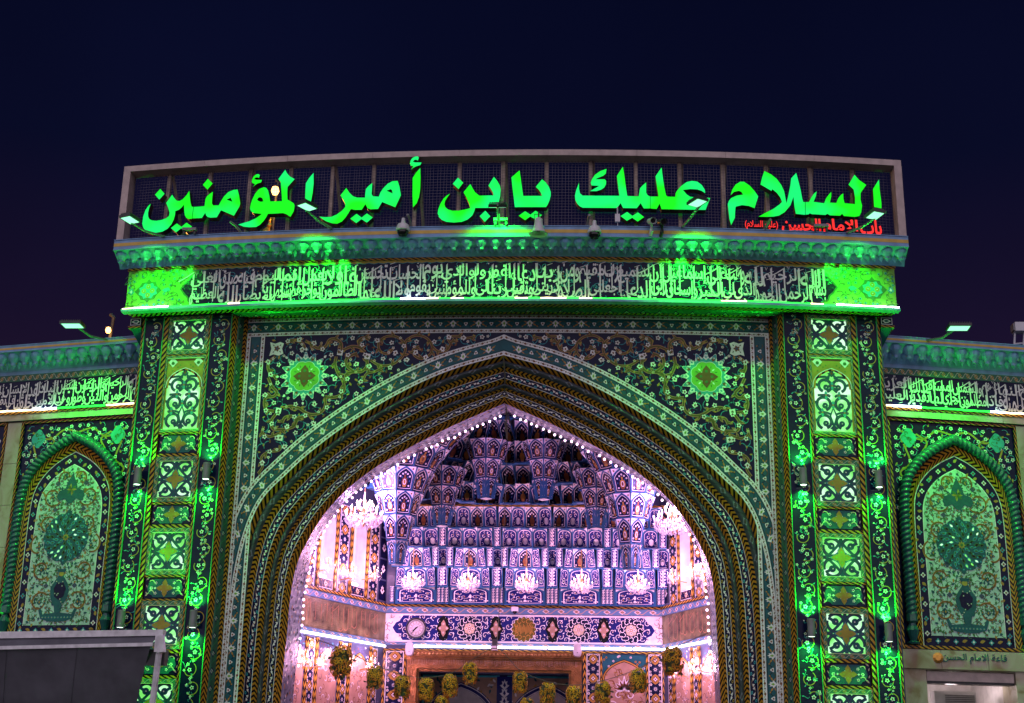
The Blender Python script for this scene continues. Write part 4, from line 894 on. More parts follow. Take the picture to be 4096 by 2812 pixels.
    for rr, n, l, wd in ((0.07, 8, 0.10, 0.06), (0.15, 12, 0.11, 0.06), (0.235, 16, 0.12, 0.07), (0.335, 22, 0.11, 0.065)):
        for k in range(n):
            a = 2*math.pi*(k+0.5*(n % 8 == 4))/n; lit = r.random() < 0.16 and rr > 0.1
            cv.leaf(C2[0]+rr*math.cos(a), C2[1]+rr*math.sin(a), a+0.25, l, wd, 'turq' if k % 2 else 'leaf', 8)
            cv.leaf(C2[0]+(rr+0.02)*math.cos(a), C2[1]+(rr+0.02)*math.sin(a), a+0.35, l*0.62, wd*0.55, 'glow_glass' if lit else ('leaf' if k % 2 else 'black'), 9)
            cv.disk(C2[0]+(rr+l)*math.cos(a+0.15), C2[1]+(rr+l)*math.sin(a+0.15), 0.018, 'turq', 9, 6)
    cv.flower(*C2, 0.075, 'ochre', 'leaf', 10, 8)
    cv.leaf(cx, 6.10, math.pi/2, 0.10, 0.09, 'teal', 7); cv.leaf(cx, 5.22, -math.pi/2, 0.10, 0.09, 'teal', 7)
    fl(cv); cv.build('arabesque', lambda u, v, w: P(u, -0.048+w, v), po)
    zb = MB(); # two zigzag fillets between rope and border
    for A_, B_, d in ((oa, ob, 0.0),):
        for i in range(80):
            pts = [A_[i], B_[i], B_[i+1], A_[i+1]]; u0, u1 = i*0.1, (i+1)*0.1; q = [P(pts[0][0], 0.03, pts[0][1]), P(pts[1][0], -0.03, pts[1][1]), P(pts[2][0], -0.03, pts[2][1]), P(pts[3][0], 0.03, pts[3][1])]
            zb.face(q, 'zig2', [(u0, 0), (u0, 1), (u1, 1), (u1, 0)])
    zb.build('zigzag_fillet', par)

WTXT = {1: 'وآية لهم الليل نسلخ منه النهار فإذا هم مظلمون والشمس تجري لمستقر لها ذلك تقدير العزيز العليم', -1: 'بسم الله الرحمن الرحيم والتين والزيتون وطور سينين وهذا البلد الأمين لقد خلقنا الإنسان في أحسن تقويم'}
WALLS = {}
for s in (-1, 1):
    wg = thing('boundary_wall', 'tiled boundary wall with rope-arched niche, ' + ('behind the grey awning' if s < 0 else 'over the service doorway'), 'wall'); WALLS[s] = wg
    P = lambda x, d, h: W(s*x, d, h)
    XE = 13.0
    m = MB()
    # masonry: marble, with the doorway left open on the right
    if s > 0:
        m.bar(P, 6.90, 7.50, 0, 7.99, -0.9, -0.052, 'marble', 1); m.bar(P, 9.16, XE, 0, 7.99, -0.9, -0.052, 'marble', 3); m.bar(P, 7.50, 9.16, 3.42, 7.99, -0.9, -0.052, 'marble', 2)
        m.bar(P, 7.50, 9.16, 0.0, 0.05, -0.9, -0.052, 'marble', 1)
    else: m.bar(P, 6.90, XE, 0, 7.99, -0.9, -0.052, 'marble', 5)
    m.bar(P, 6.90, XE, 7.99, 9.25, -0.9, 0.04, 'slate', 5, back=True); m.build('masonry', wg)
    # marble slabs of the dado, piers and top band
    slab = []
    for k in range(5): slab.append((6.92+k*1.22, 8.13-1.22*k+k*1.22+1.2, 7.985, 8.12))
    sb_ = MB(); sb_.box(0, 1, -0.05, 0, 0, 1, 'marble')
    for k in range(5):
        q = MB(); q.bar(P, 6.92+1.215*k, 6.92+1.215*(k+1)-0.008, 7.992, 8.118, 0.0, 0.052, 'marble', 1); q.build('marble_slab', wg)
    for k in range(5):
        q = MB(); q.bar(P, 9.60, 9.90, 3.86+0.82*k, 3.86+0.82*(k+1)-0.008, -0.055, 0.012, 'marble', 1); q.build('marble_slab', wg)
    for k in range(7):
        for j in range(1):
            q = MB(); q.bar(P, 6.92+0.87*k, 6.92+0.87*(k+1)-0.008, 3.44, 3.765, -0.055, 0.0, 'marble', 1); q.build('marble_slab', wg)
    ck = MB(); ck.bar(P, 6.9, XE, 8.12, 8.165, -0.05, 0.07, 'diag', 3); ck.bar(P, 6.9, XE, 8.80, 8.93, -0.05, 0.062, 'border_diamond', 3); ck.build('border_strip', wg)
    fr = MB(); fr.bar(P, 6.9, XE, 8.165, 8.80, 0.0, 0.05, 'navy', 6); fo = fr.build('frieze', wg)
    callig(WTXT[s].split(), (7.0 if s > 0 else -10.4), (10.4 if s > 0 else -7.0), 8.22, 8.78, lambda u, v, w: W(u, 0.052+w, v), fo, seed=40+s, sw=0.02)
    r = random.Random(8+s)
    for i in range(18):
        x0, x1 = 6.93+0.27*i, 6.93+0.27*(i+1); key = 'led_green'
        if i < 3 or (s > 0 and i > 7) or (s < 0 and i > 6): key = 'led_warm' if r.random() < 0.6 else 'led_white'
        t_ = MB(); t_.tube([P(x0, 0.10, 8.185+r.uniform(-.008, .008)), P((x0+x1)/2, 0.10, 8.185+r.uniform(-.008, .008)), P(x1, 0.10, 8.185)], 0.017, key, 6, False); t_.build('rope_light', wg)
    cornice(P, 6.88, XE, 9.00, 9.30, 0.06, 0.45, wg, 4, 24, 0.118)
    cv_ = MB(); cv_.bar(P, 6.9, XE, 8.93, 9.0, -0.05, 0.075, 'paint_blue', 4); cv_.build('cornice_board', wg)
    niche_panel(wg, s, 8.345); niche_panel(wg, s, 11.19)
# service doorway at the right: lettering, shutter box, lit room
wg = WALLS[1]; P = W
lt = MB(); put_text(lt, shape('قاعة الامام الحسن'), 7.80, 9.00, 3.54, 3.72, lambda u, v, w: W(u, w, v), 'teal', 0.012, 0.03, 0.025, 'white_plastic'); lt.build('wall_lettering', wg)
lt = MB(); lt.lathe([(0.0, 0.0), (0.09, 0.0), (0.095, -0.02), (0.05, -0.035), (0.0, -0.035)], 'gold_leaf', 10, W(7.72, 0.0, 3.63), 'y'); lt.build('wall_emblem', wg)
sh = MB(); sh.bar(P, 7.52, 9.14, 3.24, 3.40, -0.5, -0.10, 'beige_metal', 1); sh.bar(P, 7.52, 9.14, 3.20, 3.24, -0.48, -0.12, 'dark_metal', 1); sh.build('shutter_box', wg)
rm = MB(); rm.bar(P, 7.3, 9.5, 0.05, 3.41, -3.6, -3.5, 'plaster', 1)
rm.face([P(7.45, -0.9, 0.05), P(7.45, -3.5, 0.05), P(7.45, -3.5, 3.41), P(7.45, -0.9, 3.41)], 'plaster'); rm.face([P(9.3, -0.9, 0.05), P(9.3, -3.5, 0.05), P(9.3, -3.5, 3.41), P(9.3, -0.9, 3.41)], 'plaster'); rm.face([P(7.4, -0.9, 3.41), P(9.4, -0.9, 3.41), P(9.4, -3.5, 3.41), P(7.4, -3.5, 3.41)], 'plaster'); rm.build('room', wg)
cl = MB(); q = W(8.35, -1.3, 3.3); cl.lathe([(0.0, 0.0), (0.11, 0.0), (0.12, 0.05), (0.0, 0.06)], 'ceiling_lamp', 14, q); cl.build('ceiling_lamp', wg)
_l = bpy.data.lights.new('room_lamp', 'POINT'); _l.energy = 60; _l.color = (1.0, 0.82, 0.86); _l.shadow_soft_size = 0.1; _o = bpy.data.objects.new('room_lamp', _l); COL.objects.link(_o); _o.location = W(8.35, -1.5, 3.15); _o.parent = wg
ac = MB(); ac.bar(P, 7.95, 8.75, 2.86, 3.14, -1.6, -1.3, 'white_plastic', 1); ac.build('ac', None)
ao = bpy.data.objects['ac']; ao.name = 'air_conditioner'; tag(ao, 'white air conditioner inside the lit service doorway', 'air conditioner')
av = MB()
for k in range(6): av.bar(P, 8.15, 8.72, 2.88+0.035*k, 2.90+0.035*k, -1.30, -1.285, 'lamp_grey', 1)
av.build('louvre', ao)
# ================================================================== porch behind the arch: walls, frieze, door, muqarnas vault
BK = 8.93
BM = lambda u, v, w: (u, BK-w, v)
pw = MB()
pw.face([(-3.30, BK, 4.10), (3.30, BK, 4.10), (3.30, BK, 7.6), (-3.30, BK, 7.6)], 'slate')
pw.face([(-3.30, BK, 0), (-2.52, BK, 0), (-2.52, BK, 4.10), (-3.30, BK, 4.10)], 'slate'); pw.face([(1.08, BK, 0), (3.30, BK, 0), (3.30, BK, 4.10), (1.08, BK, 4.10)], 'slate'); pw.face([(-2.52, BK, 3.72), (1.08, BK, 3.72), (1.08, BK, 4.10), (-2.52, BK, 4.10)], 'slate')
bwall = pw.build('porch_back_wall', gate)
ce = MB(); ce.face([(-6.4, 1.9, 11.2), (6.4, 1.9, 11.2), (6.4, 9.2, 11.2), (-6.4, 9.2, 11.2)], 'plaster'); ce.face([(-6.4, 9.1, 7.5), (6.4, 9.1, 7.5), (6.4, 9.1, 11.2), (-6.4, 9.1, 11.2)], 'slate')
for s in (-1, 1): ce.face([(s*6.3, 1.9, 0), (s*6.3, 9.1, 0), (s*6.3, 9.1, 11.2), (s*6.3, 1.9, 11.2)], 'slate')
ce.build('porch_shell', gate)

# --- tile frieze on the back wall
cv = Canvas(); cv.rect(-3.28, 4.42, 3.28, 5.08, 'white', 1); cv.poly([(-3.10, 4.75), (-3.02, 4.87), (-2.95, 4.90), (-2.85, 5.04), (2.85, 5.04), (2.95, 4.90), (3.02, 4.87), (3.10, 4.75), (3.02, 4.63), (2.95, 4.60), (2.85, 4.46), (-2.85, 4.46), (-2.95, 4.60), (-3.02, 4.63)], 'blue', 2)
r = random.Random(5)
for k in range(132):
    x, y = -3.0+6.0*((k//3)+0.5)/44, 4.75+(-0.2, 0.0, 0.2)[k % 3]+0.05*math.sin(k); a = r.uniform(0, 6); cv.stroke(arc(x, y, 0.075, a, a+4.4*(1 if k % 2 else -1), 12, 0.035), 0.013, 'white', 3); cv.flower(x, y, 0.022, 'brown' if k % 2 else 'tan_inlay', 'white', 4); cv.leaf(x+0.05, y+0.06, a, 0.06, 0.028, 'white', 3)
for k in range(26): cv.stroke(arc(r.choice((-3.19, 3.19))+r.uniform(-.07, .07), r.uniform(4.46, 5.04), 0.03, k, k+3, 7, 0.06), 0.012, 'brown', 3)
for x, kind in ((-1.886, 'q'), (-1.263, 'm'), (-0.64, 'q'), (0.022, 'd'), (0.699, 'q'), (1.317, 'm'), (1.903, 'q'), (2.547, 'm')):
    y = 4.745
    if kind == 'q':
        cv.poly([(x, y+0.30), (x+0.10, y+0.24), (x+0.12, y+0.1), (x+0.17, y), (x+0.12, y-0.1), (x+0.10, y-0.24), (x, y-0.30), (x-0.10, y-0.24), (x-0.12, y-0.1), (x-0.17, y), (x-0.12, y+0.1), (x-0.10, y+0.24)], 'black', 5)
        for k in range(4): cv.leaf(x, y, k*1.5708, 0.20 if k % 2 else 0.13, 0.12, 'tan_inlay', 6); cv.flower(x+0.08*math.cos(k*1.57), y+0.1*math.sin(k*1.57), 0.025, 'white', 'brown', 7)
    else:
        cv.poly(star(x, y, 0.27, 0.31, 16), 'white', 5); cv.poly(star(x, y, 0.255, 0.295, 16), 'olive' if kind == 'd' else 'navy', 6)
        for k in range(12):
            a = k*math.pi/6; cv.stroke(arc(x+0.2*math.cos(a), y+0.2*math.sin(a), 0.06, a, a+4, 8, 0.03), 0.016, 'gold' if kind == 'd' else 'white', 7)
        if kind == 'm':
            cv.poly(star(x, y, 0.12, 0.14, 8), 'cream', 8)
            for k in range(4): cv.flower(x+0.07*math.cos(k*1.57), y+0.07*math.sin(k*1.57), 0.035, 'white', 'brown', 9)
            cv.flower(x, y, 0.04, 'tan', 'white', 9)
        else:
            for k in range(14): cv.stroke([(x-0.2+0.03*k, y-0.12+0.02*(k % 4)), (x-0.19+0.03*k, y+0.12-0.03*(k % 3))], 0.014, 'gold', 8)
cv.build('tile_frieze', BM, bwall)
bd = MB(); PB = lambda x, d, h: (x, BK-d, h)
bd.bar(PB, -3.28, 3.28, 5.09, 5.235, 0, 0.03, 'border_porch', 1); bd.bar(PB, -3.28, 3.28, 5.245, 5.29, 0, 0.05, 'diag_in', 1); bd.bar(PB, -3.28, 3.28, 4.345, 4.41, 0, 0.03, 'border_porch', 1); bd.bar(PB, -3.28, 3.28, 4.215, 4.255, 0, 0.05, 'diag_in', 1); bd.build('border_strip', bwall)
for i in range(9):
    x0, x1 = -2.70+0.66*i, -2.70+0.66*(i+1)-0.025
    if x1 > 3.28: break
    if x0 > -0.78 and x0 < -0.6: x0 += 0.1
    t_ = MB(); t_.tube([(x0, BK-0.09, 4.315), (x1, BK-0.09, 4.315)], 0.026, 'tube_violet', 8); tt = t_.build('light_tube', gate)

# --- columns, niche panel and gilt door surround of the back wall
def tile_column(x0, x1, h0, h1, par, fn, seed=1):
    cv = Canvas(); w = x1-x0; cv.rect(x0, h0, x1, h1, 'white', 0); cv.rect(x0+0.02, h0, x1-0.02, h1-0.02, 'navy', 1); m = (x0+x1)/2; y = h1-0.12; k = 0
    while y > h0:
        if k % 2 == 0:
            cv.poly([(m, y+0.12), (m+w*0.2, y+0.08), (m+w*0.36, y), (m+w*0.2, y-0.08), (m, y-0.12), (m-w*0.2, y-0.08), (m-w*0.36, y), (m-w*0.2, y+0.08)], 'gold', 2)
            cv.poly([(m+0.6*a, y+0.6*b) for a, b in ((0, 0.12), (w*0.2, 0.06), (w*0.3, 0), (w*0.2, -0.06), (0, -0.12), (-w*0.2, -0.06), (-w*0.3, 0), (-w*0.2, 0.06))], 'brown', 3); cv.flower(m, y, 0.05, 'white', 'brown', 4, 4)
        else: cv.flower(m, y, 0.07, 'slate', 'white', 3, 8); cv.flower(m, y, 0.045, 'white', 'brown', 4, 6)
        for sg in (-1, 1): cv.flower(m+sg*w*0.34, y+0.1, 0.036, 'white', 'gold', 3, 6); cv.flower(m+sg*w*0.36, y-0.05, 0.028, 'white', 'brown', 3, 5)
        y -= 0.22; k += 1
    return cv.build('tile_column', fn, par)
for a, b in ((-3.22, -2.80), (1.50, 1.81), (2.94, 3.25)): tile_column(a, b, 0.0, 4.20, bwall, lambda u, v, w: (u, BK-0.02-w, v))
for a, b in ((-3.285, -3.225), (-2.795, -2.735), (1.42, 1.495), (1.815, 1.865), (2.885, 2.935), (3.255, 3.30)): zz = MB(); zz.bar(PB, a, b, 0, 4.21, 0, 0.05, 'zig_in', 1, vert=True); zz.build('zigzag_strip', bwall)
cv = Canvas(); ar = arch_in(0.98, 0, 3.55, 4.05); cv.rect(1.87, 0, 2.88, 4.19, 'teal', 0); ar = [(x+2.375, y) for x, y in ar]
for (xa, ya), (xb, yb) in zip(ar[:-1], ar[1:]): cv.poly([(xa, ya), (xa, 0), (xb, 0), (xb, yb)], 'tan_inlay', 1)
cv.stroke(ar, 0.06, 'black', 2); cv.stroke(ar, 0.03, 'gold', 3); r = random.Random(15)
for k in range(70):
    x, y, a = r.uniform(1.95, 2.8), r.uniform(2.6, 4.0), r.uniform(0, 6)
    hb = np.interp(x, [q[0] for q in ar[::-1]], [q[1] for q in ar[::-1]])
    if y < hb-0.06: cv.stroke(arc(x, y, 0.03, a, a+3, 8, 0.09), 0.014, 'brown', 2); cv.leaf(x, y, a, 0.06, 0.03, 'gold', 2)
for k in range(40):
    x, y, a = r.uniform(1.9, 2.86), r.uniform(3.5, 4.17), r.uniform(0, 6); hb = np.interp(x, [q[0] for q in ar[::-1]], [q[1] for q in ar[::-1]])
    if y > hb+0.05: cv.flower(x, y, 0.03, 'white' if k % 2 else 'gold', 'brown', 2)
for k in range(7):
    a = math.pi/2+(k-3)*0.42; cv.leaf(2.375+0.02*math.cos(a), 3.36+0.02*math.sin(a), a, 0.34-0.035*abs(k-3), 0.10, 'white', 4); cv.leaf(2.375+0.10*math.cos(a), 3.36+0.10*math.sin(a), a, 0.17, 0.045, 'brown', 5); cv.flower(2.375+0.27*math.cos(a), 3.36+0.27*math.sin(a), 0.02, 'gold', 'white', 6)
for sg in (-1, 1):
    cv.stroke(arc(2.375+sg*0.13, 3.27, 0.09, 1.2, 1.2-sg*4.4, 10, 0.04), 0.022, 'white', 4); cv.stroke(arc(2.375+sg*0.26, 3.02, 0.12, 2, 2+sg*4.2, 10, 0.05), 0.018, 'white', 4); cv.stroke(arc(2.375+sg*0.3, 3.5, 0.09, 2, 2+sg*4.2, 10, 0.05), 0.014, 'brown', 4)
cv.poly([(2.27, 3.10), (2.48, 3.10), (2.46, 2.95), (2.29, 2.95)], 'gold', 4); cv.flower(2.375, 3.02, 0.04, 'white', 'brown', 5)
cv.build('niche_panel', lambda u, v, w: (u, BK-0.025-w, v), bwall)
dr = MB()
for (x0, x1, h0, h1, d) in ((-2.725, 1.41, 4.08, 4.205, 0.30), (-2.72, 1.405, 4.035, 4.08, 0.24), (-2.70, 1.39, 3.86, 4.035, 0.16), (-2.70, -2.52, 0, 3.86, 0.16), (1.21, 1.39, 0, 3.86, 0.16), (-2.52, 1.21, 3.80, 3.86, 0.20), (-2.52, 1.21, 3.74, 3.80, 0.12), (-2.52, -2.46, 0, 3.80, 0.20), (1.15, 1.21, 0, 3.80, 0.20), (-2.46, -2.42, 0, 3.74, 0.1), (1.09, 1.15, 0, 3.74, 0.1)): dr.bar(PB, x0, x1, h0, h1, -0.2, d, 'gilt', 1)
do = dr.build('door_surround', gate)
dt = MB()
for k in range(46): x = -2.68+k*0.0882; dt.lathe([(0.0, -0.02), (0.022, -0.015), (0.03, 0.0)], 'brass', 6, (x, BK-0.305, 4.13), 'y')
dt.build('boss_row', do)
callig([], -2.62, 1.32, 3.885, 4.015, lambda u, v, w: (u, BK-0.162-w, v), do, 'tan_inlay', 0.006, 61, True, 0.008)

# corridor seen through the door
co = MB()
for (a, b) in (((-2.42, BK+0.2), (-2.9, 12.4)), ((1.1, BK+0.2), (1.6, 12.4))): co.face([(a[0], a[1], 0), (b[0], b[1], 0), (b[0], b[1], 4.4), (a[0], a[1], 4.4)], 'slate')
co.face([(-2.9, BK+0.1, 4.35), (1.6, BK+0.1, 4.35), (1.6, 12.4, 4.35), (-2.9, 12.4, 4.35)], 'plaster')
co.build('corridor', gate)
ct = MB(); ct.tube([(-0.95, 11.0, 4.28), (-0.45, 11.0, 4.28)], 0.03, 'tube_violet', 6); ct.tube([(-0.9, 10.6, 4.28), (-0.35, 10.6, 4.28)], 0.03, 'tube_violet', 6); ct.build('corridor_tube', gate)
cv = Canvas(); Y2 = 12.3
cv.rect(-2.9, 3.9, 1.6, 4.4, 'slate', 0); cv.rect(-2.9, 0, 1.6, 3.9, 'navy', 0)
cv.rect(-2.9, 4.02, 1.6, 4.07, 'gold', 1); cv.rect(-2.9, 4.10, 1.6, 4.30, 'navy', 1)
for k in range(24): cv.flower(-2.8+k*0.19, 4.2, 0.06, 'white', 'teal', 2, 4)
for cx in (-1.75, 0.45):
    cv.rect(cx-1.0, 0, cx+1.0, 3.88, 'turq', 1); cv.rect(cx-0.95, 0, cx+0.95, 3.83, 'tan_inlay', 2)
    q = [(cx+x, y) for x, y in arch_in(1.7, 0, 2.7, 3.62)]; cv.stroke(q, 0.16, 'blue', 3); cv.stroke(q, 0.11, 'white', 4); cv.stroke(q, 0.07, 'blue', 5)
    for (xa, ya), (xb, yb) in zip(q[:-1], q[1:]): cv.poly([(xa*0.94+cx*0.06, ya-0.06), (xa*0.94+cx*0.06, 0), (xb*0.94+cx*0.06, 0), (xb*0.94+cx*0.06, yb-0.06)], 'plaster', 6)
    for k in range(40): cv.leaf(cx+r.uniform(-.9, .9), r.uniform(3.0, 3.8), r.uniform(0, 6), 0.12, 0.06, ('gold', 'teal', 'white')[k % 3], 3)
    cv.rect(cx-0.4, 2.55, cx+0.55, 2.95, 'tan', 7)
    for k in range(14): cv.flower(cx-0.33+0.065*k, 2.75+0.1*(k % 3-1), 0.05, 'white', 'brown', 8)
cv.rect(-0.82, 0, -0.42, 3.86, 'blue', 7)
for k in range(8): cv.lotus(-0.62, 3.65-0.2*k, 0.13, 1.57, 'white', 'blue', 8)
cv.build('corridor_end_wall', lambda u, v, w: (u, Y2-w, v), gate)

# --- splayed side walls
SIDE_Y = [(6.30, 0), (7.62, 0), (4.98, 0)]
for s in (-1, 1):
    P = lambda y, d, h: SWALL(s, y, d, h); PF = lambda u, v, w: SWALL(s, u, w, v)
    sw = MB()
    def pane(y0, y1, h0, h1, key, d=0.0):
        sw.face([P(y0, d, h0), P(y1, d, h0), P(y1, d, h1), P(y0, d, h1)], key)
    pane(1.9, 8.95, 0, 5.55, 'slate'); pane(1.9, 8.95, 7.2, 7.9, 'slate')
    edges = [1.9]
    for yc in (4.98, 6.30, 7.62): edges += [yc-0.30, yc+0.30]
    edges.append(8.95)
    for a, b in zip(edges[0::2], edges[1::2]): pane(a, b, 5.55, 7.2, 'slate')
    swo = sw.build('porch_side_wall', gate)
    fr = MB()
    P2 = lambda x, d, h: P(x, d, h)
    fr.bar(P2, 3.0, 8.93, 5.09, 5.235, -0.02, 0.03, 'border_porch', 1); fr.bar(P2, 3.0, 8.93, 5.25, 5.30, -0.02, 0.05, 'diag_in', 1); fr.bar(P2, 3.0, 8.93, 4.345, 4.43, -0.02, 0.03, 'border_porch', 1); fr.bar(P2, 3.0, 8.93, 4.43, 5.08, -0.02, 0.012, 'olive_tile', 2); fo = fr.build('side_frieze', swo)
    callig([], 3.2, 8.60, 4.47, 5.04, (lambda u, v, w: SWALL(s, (11.8-u) if s > 0 else u, 0.014+w, v)), fo, 'tan', 0.004, 70+s, True, 0.016)
    for i in range(8):
        y0 = 3.1+0.72*i; t_ = MB(); t_.tube([P(y0, 0.08, 4.305), P(y0+0.70, 0.08, 4.305)], 0.026, 'tube_violet', 8); t_.build('light_tube', gate)
    for yc in (4.98, 6.30, 7.62):
        wn = MB(); a0, a1 = yc-0.30, yc+0.30
        for (a, b) in ((a0, a0-0.0), (a1, a1)): pass
        wn.face([P(a0, 0, 5.55), P(a0, -0.28, 5.55), P(a0, -0.28, 7.2), P(a0, 0, 7.2)], 'plaster'); wn.face([P(a1, -0.28, 5.55), P(a1, 0, 5.55), P(a1, 0, 7.2), P(a1, -0.28, 7.2)], 'plaster'); wn.face([P(a0, 0, 5.55), P(a1, 0, 5.55), P(a1, -0.28, 5.55), P(a0, -0.28, 5.55)], 'plaster')
        wi = wn.build('side_window', gate); gl = MB(); gl.face([P(a0, -0.28, 5.55), P(a1, -0.28, 5.55), P(a1, -0.28, 7.2), P(a0, -0.28, 7.2)], 'niche_wall_glow'); gl.build('niche_back_glow', wi)  # white back wall of the niche; its lamplight is put in as emission
        fr = MB(); fr.tube([P(yc, -0.2, 5.55), P(yc, -0.2, 7.15)], 0.018, 'beige_metal', 6); fr.tube([P(yc-0.14, -0.1, 5.60), P(yc+0.14, -0.1, 5.60)], 0.03, 'tube_violet', 6); fr.build('window_bar', wi)
        cv = Canvas(); q = [(yc+x, y) for x, y in arch_in(0.58, 0, 6.75, 7.15)]
        for (xa, ya), (xb, yb) in zip(q[:-1], q[1:]): cv.poly([(xa, ya), (xa, 7.22), (xb, 7.22), (xb, yb)], 'slate', 1)
        cv.build('arch_head', PF, wi)
        for a in (a0-0.09, a1+0.01): zz = MB(); zz.bar(P2, a, a+0.08, 5.32, 7.3, 0, 0.04, 'zig_in', 1, vert=True); zz.build('zigzag_strip', swo)
        cv = Canvas(); cv.rect(yc-0.29, 5.33, yc+0.29, 5.54, 'white', 0); cv.rect(yc-0.275, 5.345, yc+0.275, 5.525, 'navy', 1); cv.lotus(yc, 5.435, 0.08, 0, 'cream', 'brown', 3)
        for k in range(8): cv.flower(yc-0.24+0.068*k, 5.435+0.05*(k % 2*2-1), 0.025, 'tan_inlay', 'brown', 2)
        cv.build('tile_panel', lambda u, v, w: SWALL(s, u, 0.01+w, v), swo)
    for a in (5.44, 6.76, 8.08): tile_column(a, a+0.40, 5.32, 7.3, swo, lambda u, v, w: SWALL(s, u, 0.012+w, v))
    cv = Canvas(); cv.rect(8.52, 5.32, 8.90, 7.4, 'slate', 0)
    for k in range(4): cv.rect(8.55, 5.36+0.5*k, 8.87, 5.82+0.5*k, 'navy', 1); cv.lotus(8.71, 5.6+0.5*k, 0.10, 1.57, 'white', 'brown', 2)
    cv.build('tile_panel', lambda u, v, w: SWALL(s, u, 0.012+w, v), swo)
    # lower wall: arched tile panels between floral columns
    for yc in (5.25, 6.55, 7.85):
        cv = Canvas(); cv.rect(yc-0.42, 0, yc+0.42, 4.24, 'slate', 0); q = [(yc+x, y) for x, y in arch_in(0.76, 0, 3.55, 4.05)]
        for k in range(26): cv.leaf(yc+r.uniform(-.4, .4), r.uniform(3.6, 4.2), r.uniform(0, 6), 0.07, 0.03, ('white', 'brown', 'turq')[k % 3], 1)
        for (xa, ya), (xb, yb) in zip(q[:-1], q[1:]): cv.poly([(xa, ya), (xa, 0), (xb, 0), (xb, yb)], 'tan_inlay', 2)
        cv.stroke(q, 0.05, 'black', 3); cv.stroke(q, 0.028, 'gold', 4)
        for k in range(46): a = r.uniform(0, 6); cv.stroke(arc(yc+r.uniform(-.3, .3), r.uniform(2.4, 3.75), 0.03, a, a+4, 8, 0.07), 0.014, ('brown', 'slate', 'white')[k % 3], 3)
        cv.build('niche_panel', lambda u, v, w: SWALL(s, u, 0.01+w, v), swo)
        for a in (yc-0.50, yc+0.42): zz = MB(); zz.bar(P2, a, a+0.08, 0.0, 4.24, 0, 0.05, 'zig_in', 1, vert=True); zz.build('zigzag_strip', swo)
    for a in (5.77, 7.07, 8.38): tile_column(a, a+0.26, 0, 4.22, swo, lambda u, v, w: SWALL(s, u, 0.012+w, v))

